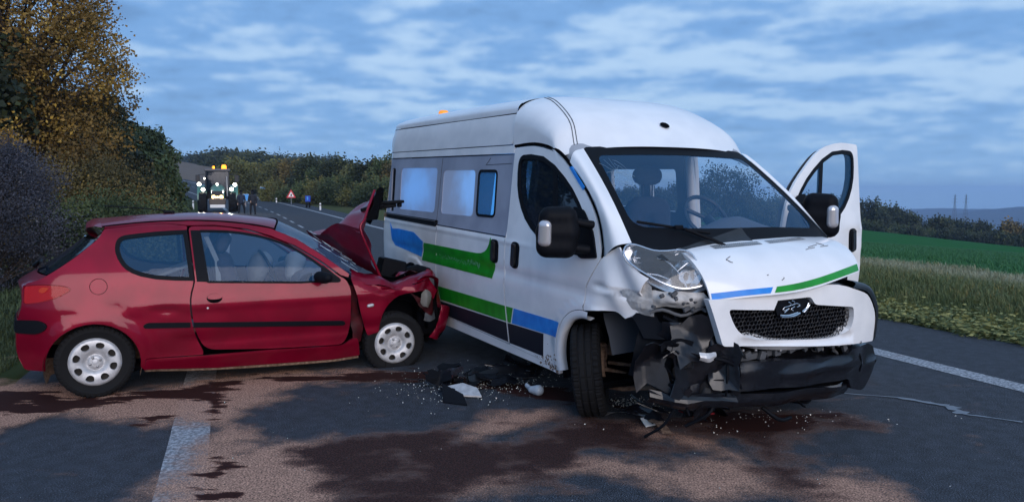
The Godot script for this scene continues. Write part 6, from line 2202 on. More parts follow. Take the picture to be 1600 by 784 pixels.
	tube(b, [Vector3(0, 0, 0), Vector3(0, 1.3, 0)], 0.035, 8)
	put("pole", b, M.pole, o)
	pl = plate("sign_plate", rp([-0.27, 0.80, 0.03, 0.27, 0.80, 0.03, 0.27, 1.42, 0.03, -0.27, 1.42, 0.03]), [], fz.call(0.05), Vector3(0, 0, 1), M.sign_white, o, 0.3, 0.02)
	plate("sign_face", rp([-0.25, 0.82, 0.03, 0.25, 0.82, 0.03, 0.25, 1.40, 0.03, -0.25, 1.40, 0.03]), [], fz.call(0.054), Vector3(0, 0, 1), M.sign_blue, pl, 0.3, 0.003)
	o.rotation.y = 0.3
	o = thing("bent_sign", "small pale blue sign on a leaning pole at the far verge", "road sign", ground_at(Vector3(-29.5, 0, -89.0)))
	b = MB.new()
	tube(b, [Vector3(0, 0, 0), Vector3(0.75, 1.7, 0)], 0.035, 8)
	put("pole", b, M.pole, o)
	pl = plate("sign_plate", rp([0.35, 1.62, 0.12, 1.15, 1.62, 0.12, 1.15, 1.95, 0.12, 0.35, 1.95, 0.12]), [], fz.call(0.06), Vector3(0, 0, 1), M.sign_white, o, 0.3, 0.02)
	plate("sign_face", rp([0.40, 1.66, 0.1, 1.10, 1.66, 0.1, 1.10, 1.91, 0.1, 0.40, 1.91, 0.1]), [], fz.call(0.064), Vector3(0, 0, 1), M.sign_blue, pl, 0.3, 0.003)
	o = thing("roadside_box", "dark blue box on two black legs beside the far lane", "roadside box", ground_at(Vector3(-18.45, 0, -69.5)))
	quick_box("box", Vector3(0, 1.05, 0), Vector3(0.45, 0.55, 0.3), M.box_blue, o, 0.03)
	quick_box("label_plate", Vector3(0, 1.1, 0.155), Vector3(0.12, 0.3, 0.01), M.sign_blue, o, 0.0)
	for sx in [-1.0, 1.0]:
		quick_box("leg", Vector3(sx * 0.13, 0.39, 0), Vector3(0.13, 0.78, 0.13), M.black, o, 0.02)
	var k := 0
	for p in [[Vector3(-15.85, 0, -63.5), "white marker post with a black band nearest the van"], [Vector3(-25.6, 0, -83.5), "white marker post on the verge before the warning sign"], [Vector3(-27.6, 0, -66.5), "white marker post on the grass on the tractor's bush side"]]:
		o = thing("marker_post", p[1], "marker post", ground_at(p[0]), "white marker posts along the road")
		b = MB.new()
		box(b, Vector3(0, 0.4, 0), Vector3(0.14, 0.8, 0.09), 0.03)
		put("post", b, M.sign_white, o)
		quick_box("black_band", Vector3(0, 0.62, 0), Vector3(0.146, 0.12, 0.096), M.black, o, 0.02)
		k += 1
	# --- blue hills and the two pylons before them
	for hl in [[2600.0, 0.50, 0.95, -38.0, 8.0, 5], [3300.0, 0.40, 0.75, -62.0, 10.0, 6], [2300.0, -0.10, 0.40, -46.0, 6.0, 8]]:
		b = MB.new()
		rows = []
		var hn := FastNoiseLite.new()
		hn.seed = hl[5]; hn.frequency = 2.2; hn.fractal_octaves = 4
		for j in 120:
			var az: float = lerpf(hl[1] - 0.15, hl[2] + 0.15, j / 119.0)
			var e := smoothstep(hl[1] - 0.15, hl[1] + 0.12, az) * smoothstep(hl[2] + 0.15, hl[2] - 0.05, az)
			var top: float = lerpf(-120.0, hl[3] + hn.get_noise_1d(az * 2.0) * hl[4] + hn.get_noise_1d(az * 30.0) * 1.6, e)
			var d := Vector3(sin(az), 0, -cos(az))
			rows.append([d * (hl[0] - 500.0) + Vector3(0, -130, 0), d * (hl[0] - 150.0) + Vector3(0, lerpf(-130.0, top, 0.7), 0), d * hl[0] + Vector3(0, top, 0), d * (hl[0] + 300.0) + Vector3(0, -130, 0)])
		sheet(b, rows, true, Vector3.UP)
		struct("hill", b, M.hill)
	# brown field and wooded ridge far up the road
	b = MB.new()
	rows = []
	var rn := FastNoiseLite.new()
	rn.seed = 77; rn.frequency = 3.0
	for j in 60:
		var az := lerpf(-0.62, -0.20, j / 59.0)
		var d := Vector3(sin(az), 0, -cos(az))
		var top := (20.5 + rn.get_noise_1d(az * 3.0) * 2.0) * smoothstep(-0.20, -0.26, az)
		rows.append([d * 330.0 + Vector3(0, -4, 0), d * 450.0 + Vector3(0, top * 0.55, 0), d * 520.0 + Vector3(0, top, 0), d * 700.0 + Vector3(0, -10, 0)])
	sheet(b, rows, true, Vector3.UP)
	struct("ploughed_hillside", b, M.plough)
	var pi_ := 0
	for pp in [[Vector3(690.0, -46.0, -1197.0), "lattice pylon on the horizon, the one farther from the trees' autumn crown"], [Vector3(712.0, -46.0, -1205.0), "lattice pylon on the horizon, the one nearer the frame's edge"]]:
		o = thing("pylon", pp[1], "pylon", pp[0], "pylons before the blue hill")
		b = MB.new()
		var hh := 44.0
		for sx in [-1.0, 1.0]:
			for sz in [-1.0, 1.0]:
				tube(b, [Vector3(sx * 3.2, 0, sz * 3.2), Vector3(sx * 0.6, hh * 0.7, sz * 0.6), Vector3(sx * 0.2, hh, sz * 0.2)], 0.22, 4)
		put("tower", b, M.steel_far, o)
		b = MB.new()
		for arm in [[0.72, 5.0], [0.84, 4.2], [0.95, 3.2]]:
			tube(b, [Vector3(-arm[1], hh * arm[0], 0), Vector3(arm[1], hh * arm[0], 0)], 0.2, 4)
		put("cross_arm", b, M.steel_far, o)
		b = MB.new()
		for g in 8:
			var t0 := g / 8.0
			var t1 := (g + 1) / 8.0
			var w0 := lerpf(3.2, 0.4, t0)
			var w1 := lerpf(3.2, 0.4, t1)
			for s in [-1.0, 1.0]:
				tube(b, [Vector3(-w0, t0 * hh, s * w0), Vector3(w1, t1 * hh, s * w1)], 0.12, 4)
				tube(b, [Vector3(w0, t0 * hh, s * w0), Vector3(-w1, t1 * hh, s * w1)], 0.12, 4)
		put("bracing", b, M.steel_far, o)
		pi_ += 1


# ------------------------------------------------------------------ trees, grass
func leaf_cluster(count: int, spread: float, size: float, seed_: int) -> ArrayMesh:
	var r := RandomNumberGenerator.new()
	r.seed = seed_
	var b := MB.new()
	b.colored = true
	for k in count:
		var c := Vector3(r.randfn(0, 1), r.randfn(0, 1), r.randfn(0, 1)) * spread * 0.5
		var bas := Basis(Vector3(r.randfn(0, 1), r.randfn(0, 1), r.randfn(0, 1)).normalized(), r.randf() * TAU)
		var s := size * r.randf_range(0.7, 1.3)
		var v := r.randf_range(0.86, 1.14)
		b.tint = Color(v, v, v)
		var p := []
		for q in [[-0.5, 0, 0], [0, 0.32, 0.10], [0.5, 0, 0], [0, -0.32, 0.10]]:
			p.append(c + bas * Vector3(q[0], q[1], q[2]) * s)
		b.flat([p[0], p[1], p[2], p[3]])
	return b.mesh()


func bent(a: Vector3, c: Vector3, r: RandomNumberGenerator, sag: float) -> Array:
	var m := (a + c) * 0.5 + Vector3(r.randf_range(-1, 1), r.randf_range(-0.2, 1.0), r.randf_range(-1, 1)) * a.distance_to(c) * sag
	return fine_line([a, m, c], 3)


# pal: dark and light leaf colour; lobes: how many boughs; each bough carries clumps of leaves
func tree(called: String, label: String, at: Vector3, h: float, rad: float, base: float, pal: Array, boughs: int, per: int, leaf: ArrayMesh, sd: int, group := "", scale_ := 1.0, cat := "tree", twigs := 0) -> Node3D:
	var r := RandomNumberGenerator.new()
	r.seed = sd
	var o := thing(called, label, cat, at, group)
	var b := MB.new()
	var lean := Vector3(r.randf_range(-0.05, 0.05), 0, r.randf_range(-0.05, 0.05)) * h
	var tops := []
	var trunk := bent(Vector3.ZERO + Vector3(0, -0.2, 0), Vector3(0, h * 0.82, 0) + lean, r, 0.03)
	var tr := []
	for k in trunk.size():
		tr.append(h * lerpf(0.022, 0.005, float(k) / trunk.size()))
	tube(b, trunk, tr, 7)
	var xs := []
	var cols := []
	for k in boughs:
		var t := (k + 0.5) / boughs
		var w := k * 2.39996 + r.randf_range(-0.4, 0.4)
		var y := lerpf(base, h, pow(t, 0.85))
		var e := (y - base) / maxf(h - base, 0.01)
		# fullest a third of the way up, drawn in to an uneven top
		var reach := rad * sqrt(maxf(0.0, 1.0 - pow(absf(e - 0.36) / 0.68, 2.2))) * (r.randf_range(0.62, 1.08) if twigs == 0 else r.randf_range(0.45, 1.15))
		var tip := Vector3(cos(w) * reach, y, sin(w) * reach) + lean * e
		var root_y := clampf(y * 0.62, h * 0.12, h * 0.78)
		var root_p: Vector3 = trunk[clampi(int(root_y / (h * 0.82) * (trunk.size() - 1)), 0, trunk.size() - 1)]
		var br := bent(root_p, tip, r, 0.10)
		var rr := []
		for j in br.size():
			rr.append(h * lerpf(0.008, 0.0016, float(j) / br.size()))
		tube(b, br, rr, 5)
		for j in twigs:
			var q0: Vector3 = br[r.randi_range(2, br.size() - 1)]
			var q1 := q0 + Vector3(r.randfn(0, 1), absf(r.randfn(0.4, 0.8)), r.randfn(0, 1)).normalized() * rad * r.randf_range(0.15, 0.42)
			tube(b, [q0, (q0 + q1) * 0.5 + Vector3(r.randfn(0, 1), r.randfn(0, 1), r.randfn(0, 1)) * rad * 0.02, q1], [h * 0.0018, h * 0.0014, h * 0.0005], 3)
		var tone := r.randf()
		var size := rad * r.randf_range(0.20, 0.34) * (0.72 if boughs > 38 else 1.0)
		for j in per:
			var q: Vector3
			if j % 4 == 0:
				q = br[clampi(int(br.size() * sqrt(r.randf_range(0.12, 1.0))), 0, br.size() - 1)] + Vector3(r.randfn(0, 1), r.randfn(0, 1), r.randfn(0, 1)) * size * 0.5
			else:
				q = tip + Vector3(r.randfn(0, 1), r.randfn(0, 0.8), r.randfn(0, 1)).normalized() * Vector3(1, 0.75, 1) * size * 1.55 * pow(r.randf(), 0.45)
			if q.y < base * 0.4:
				continue
			var s := scale_ * r.randf_range(0.7, 1.3)
			xs.append(Transform3D(Basis(Vector3(r.randfn(0, 1), r.randfn(0, 1), r.randfn(0, 1)).normalized(), r.randf() * TAU).scaled(Vector3.ONE * s), q))
			var c: Color = pal[0].lerp(pal[1], clampf(tone * 0.85 + r.randf() * 0.28 - 0.05, 0, 1))
			if pal.size() > 2 and tone > 0.5 and r.randf() < 0.12:
				c = pal[2]
			cols.append(c)
	put("trunk", b, M.bark, o)
	scatter("crown", leaf, M.leaf, xs, cols, o).set_meta("kind", "stuff")
	return o


func build_foliage() -> void:
	var near_leaf := leaf_cluster(13, 0.30, 0.088, 1)
	var small_leaf := leaf_cluster(14, 0.28, 0.05, 2)
	var far_leaf := leaf_cluster(10, 0.9, 0.34, 3)
	var mid_leaf := leaf_cluster(10, 0.5, 0.17, 4)
	var ochre := [Color(0.06, 0.038, 0.010), Color(0.29, 0.175, 0.030), Color(0.42, 0.27, 0.045)]
	var rust_ := [Color(0.035, 0.034, 0.012), Color(0.14, 0.105, 0.028), Color(0.26, 0.18, 0.04)]
	var dark_g := [Color(0.010, 0.018, 0.007), Color(0.030, 0.046, 0.016), Color(0.06, 0.07, 0.02)]
	var mid_g := [Color(0.018, 0.034, 0.012), Color(0.065, 0.095, 0.030), Color(0.09, 0.09, 0.03)]
	var yellow_g := [Color(0.04, 0.046, 0.014), Color(0.13, 0.135, 0.036), Color(0.16, 0.13, 0.035)]
	var blue_g := [Color(0.020, 0.024, 0.038), Color(0.060, 0.066, 0.095), Color(0.09, 0.09, 0.10)]
	# along the near verge, from the frame's edge towards the far road
	tree("oak_tree", "tall autumn oak with orange-brown leaves rising out of the frame behind the red car", ground_at(Vector3(-12.0, 0, -18.5)), 8.7, 2.4, 1.2, ochre, 74, 84, near_leaf, 101, "", 0.9, "tree", 5)
	tree("bush", "blue-grey twiggy bush just behind the red car's tail", ground_at(Vector3(-8.6, 0, -12.6)), 2.5, 1.1, 0.1, blue_g, 52, 110, small_leaf, 102, "", 0.55, "bush", 16)
	tree("maple_tree", "half-high autumn tree with yellow-brown leaves between the oak and the dark green tree", ground_at(Vector3(-12.5, 0, -22.5)), 4.4, 1.3, 0.3, rust_, 40, 90, near_leaf, 103, "", 0.9, "tree", 4)
	tree("thorn_tree", "dark ragged tree showing its top behind the yellow-brown tree", ground_at(Vector3(-15.4, 0, -28.0)), 4.6, 1.2, 0.5, dark_g, 30, 150, mid_leaf, 104)
	tree("ash_tree", "round green tree, the last of the near row before the tractor", ground_at(Vector3(-18.9, 0, -39.5)), 4.6, 1.3, 0.2, mid_g, 36, 150, mid_leaf, 105)
	tree("hazel_tree", "dark green bushy tree hanging over the verge between the thorn tree and the last tree", ground_at(Vector3(-15.6, 0, -31.5)), 3.6, 1.3, 0.1, mid_g, 30, 150, mid_leaf, 106)
	tree("shrub", "low dark shrub with green leaves under the blue-grey bush", ground_at(Vector3(-7.4, 0, -13.9)), 1.4, 1.1, 0.1, mid_g, 22, 150, small_leaf, 107, "", 1.0, "bush")
	tree("shrub", "dark shrub with olive leaves at the foot of the oak", ground_at(Vector3(-9.6, 0, -17.2)), 2.2, 1.4, 0.1, rust_, 24, 150, small_leaf, 108, "", 1.1, "bush")
	tree("shrub", "dark green shrub at the foot of the yellow-brown tree", ground_at(Vector3(-11.0, 0, -21.2)), 2.0, 1.4, 0.1, dark_g, 24, 150, small_leaf, 109, "", 1.2, "bush")
	tree("hedge_tree", "dark tree behind the oak's trunk", ground_at(Vector3(-15.5, 0, -22.0)), 6.2, 2.2, 0.4, dark_g, 34, 150, mid_leaf, 110)
	tree("hedge_tree", "dark tree behind the blue-grey bush at the frame's edge", ground_at(Vector3(-13.2, 0, -16.5)), 5.5, 1.9, 0.2, dark_g, 34, 150, mid_leaf, 111)
	tree("shrub", "small dark bush between the red car's roof and the last tree of the near row", ground_at(Vector3(-13.6, 0, -27.6)), 1.3, 0.8, 0.05, dark_g, 20, 120, mid_leaf, 112, "", 0.7, "bush")
	# the wood on the other side, behind the warning sign
	var r := RandomNumberGenerator.new()
	r.seed = 555
	# bearing, distance, how far the crown shows above eye level per metre of distance, kind
	var front := [[-0.352, 128, 0.034, 1], [-0.345, 118, 0.036, 3], [-0.322, 122, 0.030, 3], [-0.298, 112, 0.034, 3], [-0.276, 104, 0.036, 2], [-0.258, 98, 0.040, 0], [-0.236, 92, 0.033, 1], [-0.220, 90, 0.042, 0], [-0.200, 86, 0.032, 3], [-0.182, 82, 0.040, 0], [-0.160, 80, 0.046, 1], [-0.140, 76, 0.042, 2], [-0.115, 78, 0.044, 0], [-0.09, 82, 0.044, 1]]
	var pals := [dark_g, mid_g, rust_, yellow_g]
	var says := ["dark green broadleaf tree in the wood behind the warning sign", "mid green broadleaf tree in the wood behind the warning sign", "brownish autumn tree in the wood behind the warning sign", "olive yellow tree in the wood behind the warning sign"]
	for k in front.size():
		var g: Array = front[k]
		var d: float = g[1]
		var gp := ground_at(Vector3(sin(g[0]) * d, 0, -cos(g[0]) * d))
		var tall: float = clampf((1.62 + d * g[2] - gp.y) * 0.86, 2.5, 11.0)
		tree("broadleaf_tree", says[g[3]], gp, tall, tall * 0.46, 0.3, pals[g[3]], 30, 34, far_leaf, 300 + k, ["dark trees of the wood", "green trees of the wood", "brown trees of the wood", "olive trees of the wood"][g[3]], d / 110.0)
	# low bushes before the wood, by the marker posts
	for k in 9:
		var az := lerpf(-0.30, -0.165, k / 8.0)
		var d := lerpf(92.0, 70.0, k / 8.0)
		tree("verge_bush", "low bush on the grass between the far lane and the wood", ground_at(Vector3(sin(az) * d, 0, -cos(az) * d)), r.randf_range(1.3, 2.5), r.randf_range(1.0, 1.6), 0.05, mid_g if k % 3 else yellow_g, 14, 40, far_leaf, 400 + k, "bushes before the wood", 0.55, "bush")
	# trees on the ridge beyond
	for k in 26:
		var az := lerpf(-0.375, -0.10, (k + r.randf() * 0.6) / 26.0)
		var d := r.randf_range(210.0, 300.0)
		var top := 1.62 + d * (0.0265 + 0.005 * sin(az * 40.0) + r.randf_range(-0.004, 0.003)) * smoothstep(-0.50, -0.39, az)
		var p := ground_at(Vector3(sin(az) * d, 0, -cos(az) * d))
		tree("ridge_tree", "dark tree on the wooded ridge beyond the warning sign", p, clampf(top - p.y, 3.0, 17.0), r.randf_range(4.5, 6.5), 0.5, dark_g, 26, 30, far_leaf, 500 + k, "trees on the ridge", 2.4)
	# the far edge of the brown hillside: a strip of wood nobody could count
	var xs := []
	var cols := []
	for k in 3600:
		var az := r.randf_range(-0.60, -0.22)
		var d := r.randf_range(500.0, 528.0)
		xs.append(Transform3D(Basis(Vector3(r.randfn(0, 1), r.randfn(0, 1), r.randfn(0, 1)).normalized(), r.randf() * TAU).scaled(Vector3.ONE * r.randf_range(2.5, 4.5)), Vector3(sin(az) * d, 19.0 + absf(r.randfn(0, 1.6)), -cos(az) * d)))
		cols.append((dark_g[0] as Color).lerp(dark_g[1], r.randf()))
	scatter("distant_wood", far_leaf, M.leaf, xs, cols).set_meta("kind", "stuff")
	tag(get_child(get_child_count() - 1), "thin dark line of wood on top of the brown hillside", "wood")
	# the row across the green field, seen past the van and through its windows
	for k in 46:
		var az := lerpf(-0.06, 0.66, (k + r.randf() * 0.7) / 46.0)
		var d := r.randf_range(196.0, 235.0)
		var p := ground_at(Vector3(sin(az) * d, 0, -cos(az) * d))
		var tall := r.randf_range(6.5, 9.5) if az < 0.48 else r.randf_range(3.6, 6.0)
		var brown := az > 0.57 and k % 2 == 0
		tree("field_tree", "autumn brown tree in the row across the green field" if brown else "dark broadleaf tree in the row across the green field", p, tall, tall * r.randf_range(0.38, 0.55), 0.2, rust_ if brown else dark_g, 24, 30, far_leaf, 600 + k, "brown trees across the field" if brown else "dark trees across the field", 1.55)
	for k in 60:
		var az := lerpf(-0.05, 0.68, (k + r.randf()) / 60.0)
		var d := r.randf_range(188.0, 197.0)
		tree("field_bush", "low dark bush under the row of trees across the green field", ground_at(Vector3(sin(az) * d, 0, -cos(az) * d)), r.randf_range(2.0, 3.2), r.randf_range(2.0, 3.0), 0.0, dark_g if k % 3 else mid_g, 10, 26, far_leaf, 700 + k, "bushes across the field", 1.1, "bush")
	tree("lone_tree", "open-crowned tree in the field, seen through the van's windscreen", ground_at(Vector3(19.4, 0, -70.0)), 5.7, 2.7, 1.2, dark_g, 26, 30, mid_leaf, 801, "", 1.1)
	tree("lone_bush", "bush beside the open-crowned tree, seen through the van's windscreen", ground_at(Vector3(22.5, 0, -66.0)), 2.6, 1.6, 0.3, dark_g, 14, 36, mid_leaf, 802, "", 1.2, "bush")
	# --- grasses
	var tufts := []
	for v in 3:
		var b := MB.new()
		b.colored = true
		var q := RandomNumberGenerator.new()
		q.seed = 900 + v
		for k in 11:
			var w := q.randf() * TAU
			var l := q.randf_range(0.14, 0.36)
			var o := Vector3(q.randfn(0, 0.05), 0, q.randfn(0, 0.05))
			var out := Vector3(cos(w), 0, sin(w)) * l * q.randf_range(0.2, 0.8)
			var side := Vector3(-sin(w), 0, cos(w)) * 0.006
			var t := q.randf_range(0.7, 1.3)
			b.tint = Color(t, t, t)
			b.flat([o - side, o + side, o + out * 0.45 + Vector3(0, l * 0.7, 0) + side * 0.7, o + out * 0.45 + Vector3(0, l * 0.7, 0) - side * 0.7])
			b.flat([o + out * 0.45 + Vector3(0, l * 0.7, 0) - side * 0.7, o + out * 0.45 + Vector3(0, l * 0.7, 0) + side * 0.7, o + out + Vector3(0, l * 0.85, 0)])
		tufts.append(b.mesh())
	var gn := FastNoiseLite.new()
	gn.seed = 61; gn.frequency = 0.55; gn.fractal_octaves = 3
	for v in 3:
		xs = []
		cols = []
		for k in 15000:
			var n := r.randf_range(8.6, 17.7)
			var a := r.randf_range(-6.0, 42.0)
			if k % 3 == 0:
				a = r.randf_range(-2.0, 16.0)
			var p := road_xy(a, n)
			p.y = land(a, n)
			var g := gn.get_noise_2d(a, n) * 0.5 + 0.5
			var pale := smoothstep(13.0, 16.8, n + g * 3.0)
			var s := r.randf_range(0.4, 0.95) * lerpf(0.55, 1.1, g) * lerpf(0.9, 1.2, pale) * smoothstep(8.0, 10.0, n)
			xs.append(Transform3D(Basis(Vector3.UP, r.randf() * TAU).scaled(Vector3(s * 1.2, s, s * 1.2)), p))
			var c := Color(0.075, 0.115, 0.036).lerp(Color(0.17, 0.18, 0.065), r.randf() * g * 1.6)
			c = c.lerp(Color(0.38, 0.37, 0.25), pale * r.randf_range(0.25, 1.0))
			if r.randf() < 0.05:
				c = Color(0.22, 0.17, 0.05)
			cols.append(c)
		scatter("tall_grass", tufts[v], M.leaf, xs, cols).set_meta("kind", "stuff")
		tag(get_child(get_child_count() - 1), ["tall dry grass on the bank between road and green field", "seeding grass mixed into the bank beside the road", "green grass mixed into the bank beside the road"][v], "grass")
	# low yellow-green plants along the asphalt's edge
	xs = []
	cols = []
	var herb := leaf_cluster(12, 0.16, 0.055, 6)
	for k in 5200:
		var a := r.randf_range(-4.0, 30.0)
		if k % 2 == 0:
			a = r.randf_range(0.0, 12.0)
		var n := 8.05 + absf(r.randfn(0, 0.42)) + gn.get_noise_2d(a * 2.0, 3.0) * 0.25
		var p := road_xy(a, n)
		p.y = land(a, n) + r.randf_range(0.0, 0.07)
		xs.append(Transform3D(Basis(Vector3.UP, r.randf() * TAU).scaled(Vector3(1.3, 0.6, 1.3) * r.randf_range(0.6, 1.2)), p))
		cols.append(Color(0.09, 0.12, 0.035).lerp(Color(0.28, 0.29, 0.11), r.randf()))
	scatter("verge_herbs", herb, M.leaf, xs, cols).set_meta("kind", "stuff")
	tag(get_child(get_child_count() - 1), "low yellow-green weeds along the far edge of the asphalt", "weeds")
	# near verge
	xs = []
	cols = []
	for k in 14000:
		var a := r.randf_range(2.0, 48.0) if k % 2 else r.randf_range(2.5, 14.0)
		var n := -2.05 - absf(r.randfn(0, 2.2))
		var p := road_xy(a, n)
		p.y = land(a, n)
		var s := r.randf_range(0.35, 0.8) * smoothstep(-1.9, -3.2, n) + 0.25
		xs.append(Transform3D(Basis(Vector3.UP, r.randf() * TAU).scaled(Vector3(s * 1.3, s, s * 1.3)), p))
		cols.append(Color(0.022, 0.040, 0.012).lerp(Color(0.065, 0.085, 0.025), r.randf()))
	scatter("verge_grass", tufts[0], M.leaf, xs, cols).set_meta("kind", "stuff")
	tag(get_child(get_child_count() - 1), "short grass on the verge behind the red car", "grass")
	# crop in the field, near part
	xs = []
	cols = []
	for k in 26000:
		var n := 17.6 + pow(r.randf(), 1.6) * 60.0
		var a := r.randf_range(-25.0, 60.0)
		n = round(n / 0.28) * 0.28 + r.randfn(0, 0.05)
		var p := road_xy(a, n)
		p.y = land(a, n)
		var s := r.randf_range(0.5, 0.8) * (1.0 + (n - 17.0) * 0.012)
		xs.append(Transform3D(Basis(Vector3.UP, r.randf() * TAU).scaled(Vector3(s * 2.0, s * 0.8, s * 2.0)), p))
		cols.append(Color(0.022, 0.115, 0.027).lerp(Color(0.042, 0.17, 0.048), r.randf()))
	scatter("crop", tufts[1], M.leaf, xs, cols).set_meta("kind", "stuff")
	tag(get_child(get_child_count() - 1), "young green crop growing in the field beyond the bank", "crop")


# ------------------------------------------------------------------ sand and oil on the road
func poly_of(a: Array) -> PackedVector2Array:
	var o := PackedVector2Array()
	for k in range(0, a.size(), 2):
		o.append(Vector2(a[k], a[k + 1]))
	return o


func soft_mask(polys: Array, lo: Vector2, size: Vector2, w: int, h: int, soft: float) -> Image:
	var im := Image.create(w, h, false, Image.FORMAT_L8)
	var bb := []
	for p in polys:
		var r := Rect2(p[0], Vector2.ZERO)
		for q in p:
			r = r.expand(q)
		bb.append(r.grow(soft))
	for y in h:
		for x in w:
			var p := lo + Vector2((x + 0.5) / w, (y + 0.5) / h) * size
			var best := -1.0
			for k in polys.size():
				if not (bb[k] as Rect2).has_point(p):
					continue
				var d := 9.0
				var m: int = polys[k].size()
				for j in m:
					d = minf(d, Geometry2D.get_closest_point_to_segment(p, polys[k][j], polys[k][(j + 1) % m]).distance_to(p))
				if not Geometry2D.is_point_in_polygon(p, polys[k]):
					d = -d
				best = maxf(best, d / soft)
			var v := clampf(0.5 + 0.5 * best, 0, 1)
			im.set_pixel(x, y, Color(v, v, v))
	return im


func build_spill() -> void:
	var lo := Vector2(-5.2, 3.55)
	var size := Vector2(9.2, 4.0)
	var w := 1472
	var h := 640
	var sand := [
		poly_of([-4.66, 6.39, -4.36, 6.44, -3.79, 6.39, -3.02, 6.14, -2.65, 6.67, -2.05, 6.91, -1.16, 6.86, -0.88, 6.74, -1.09, 6.44, -1.77, 6.33, -1.87, 5.80, -1.94, 5.43, -2.05, 5.19, -2.34, 5.19, -2.77, 5.25, -3.14, 5.43, -3.38, 5.37, -3.49, 5.13, -3.58, 4.89, -4.8, 5.2]),
		poly_of([-1.87, 3.6, -2.03, 4.32, -2.00, 4.89, -1.94, 5.23, -1.58, 4.89, -1.20, 5.02, -1.05, 4.90, -0.95, 4.5, -0.7, 3.6]),
		poly_of([-0.37, 4.86, -0.38, 5.13, 0.00, 5.59, 0.33, 5.77, 0.39, 5.46, -0.04, 4.99, -0.25, 4.84]),
		poly_of([0.26, 5.19, 0.73, 5.38, 1.09, 5.13, 1.42, 4.76, 1.51, 4.30, 1.96, 4.32, 2.20, 3.87, 1.46, 3.6, 1.40, 4.20, 1.22, 4.76, 0.58, 4.89, 0.33, 4.89]),
		poly_of([-0.9, 4.37, 0.40, 4.70, 0.77, 4.53, 1.35, 4.53, 1.52, 4.04, 0.99, 3.87, 0.55, 4.32, -0.33, 3.87])]
	var dark := [
		poly_of([-1.41, 4.69, -1.29, 4.89, -1.02, 4.99, -0.70, 5.13, -0.39, 5.25, -0.36, 4.83, -0.08, 4.89, 0.37, 5.38, 0.73, 5.38, 0.92, 4.89, 0.90, 4.59, 0.57, 4.76, 0.30, 4.37, 0.35, 4.08, -0.14, 4.13, -0.52, 3.7, -1.0, 3.7, -0.99, 4.13]),
		poly_of([0.30, 5.06, 0.62, 5.12, 0.95, 4.95, 1.02, 4.72, 0.92, 4.72, 0.82, 4.92, 0.55, 5.0, 0.32, 4.98]),
		poly_of([0.90, 5.31, 1.40, 5.49, 1.91, 5.63, 2.47, 5.38, 2.49, 5.13, 1.92, 5.02, 1.66, 4.53, 1.72, 3.6, 1.49, 3.6, 1.47, 4.53, 1.46, 4.89, 1.09, 5.13])]
	var wet := [
		poly_of([-4.34, 5.95, -4.14, 6.10, -3.88, 6.18, -3.48, 5.95, -3.22, 6.02, -2.92, 6.14, -2.60, 6.39, -2.28, 6.74, -2.27, 6.08, -2.17, 5.63, -2.13, 5.38, -2.36, 5.80, -2.70, 5.89, -3.08, 5.77, -3.27, 5.49, -3.64, 5.49, -3.94, 5.38]),
		poly_of([-2.79, 5.38, -2.47, 5.49, -2.40, 5.31, -2.67, 5.23]),
		poly_of([-1.83, 4.55, -1.66, 4.51, -1.57, 4.37, -1.69, 4.20, -1.83, 4.27, -1.77, 4.32]),
		poly_of([-1.73, 4.04, -1.54, 4.08, -1.29, 3.95, -1.66, 3.87]),
		poly_of([1.2, 5.6, 2.4, 5.5, 2.2, 5.2, 1.7, 5.0, 1.3, 5.2]),
		poly_of([-2.6, 6.5, -0.9, 6.95, -0.4, 6.6, 0.6, 6.2, 0.9, 5.6, 0.4, 5.75, -0.7, 6.45, -1.7, 6.42])]
	var layers := []
	for s in [[sand, 0.22], [dark, 0.20], [wet, 0.16]]:
		var im := soft_mask(s[0], lo, size, 230, 100, s[1])
		im.resize(w, h, Image.INTERPOLATE_CUBIC)
		layers.append(im.get_data())
	var noise := []
	for s in [[0.012, 5, 71, 0.6], [0.55, 2, 72, 0.6], [0.035, 4, 73, 0.65]]:
		var ns := FastNoiseLite.new()
		ns.frequency = s[0]; ns.fractal_octaves = s[1]; ns.seed = s[2]; ns.fractal_gain = s[3]
		if s[2] == 73:
			# brushed streaks: longer across than along
			var small := ns.get_image(w / 4, h)
			small.resize(w, h, Image.INTERPOLATE_CUBIC)
			noise.append(small.get_data())
		else:
			noise.append(ns.get_image(w, h).get_data())
	var o := PackedByteArray()
	o.resize(w * h * 4)
	for k in w * h:
		var n0 = noise[0][k] / 255.0 - 0.5
		var n1 = noise[1][k] / 255.0
		var n2 = noise[2][k] / 255.0 - 0.5
		var s: float = layers[0][k] / 255.0 + n0 * 0.80 + n2 * 0.20
		var d: float = layers[1][k] / 255.0 + n0 * 0.95 + n2 * 0.45
		var e: float = layers[2][k] / 255.0 + n2 * 0.95 + n0 * 0.35
		s = smoothstep(0.22, 0.95, s)
		d = smoothstep(0.22, 1.0, d)
		e = smoothstep(0.56, 0.74, e)
		var grain = 0.5 + n1 * 1.0
		# sand, oil-dark sand, wet red-brown; stones of the asphalt stay bare where it is thin
		var r = lerpf(lerpf(182.0, 62.0, d), 50.0, e) * grain
		var g = lerpf(lerpf(141.0, 41.0, d), 22.0, e) * grain
		var b = lerpf(lerpf(120.0, 37.0, d), 17.0, e) * grain
		var al := maxf(s * (0.58 + 0.38 * smoothstep(0.3, 0.7, n1)), maxf(d * (0.66 + 0.34 * smoothstep(0.25, 0.7, n1)), e * 0.95 * smoothstep(0.05, 0.3, maxf(s, d) + e * 0.4)))
		o[4 * k] = int(clampf(r, 0, 255)); o[4 * k + 1] = int(clampf(g, 0, 255)); o[4 * k + 2] = int(clampf(b, 0, 255)); o[4 * k + 3] = int(clampf(al * 255.0, 0, 255))
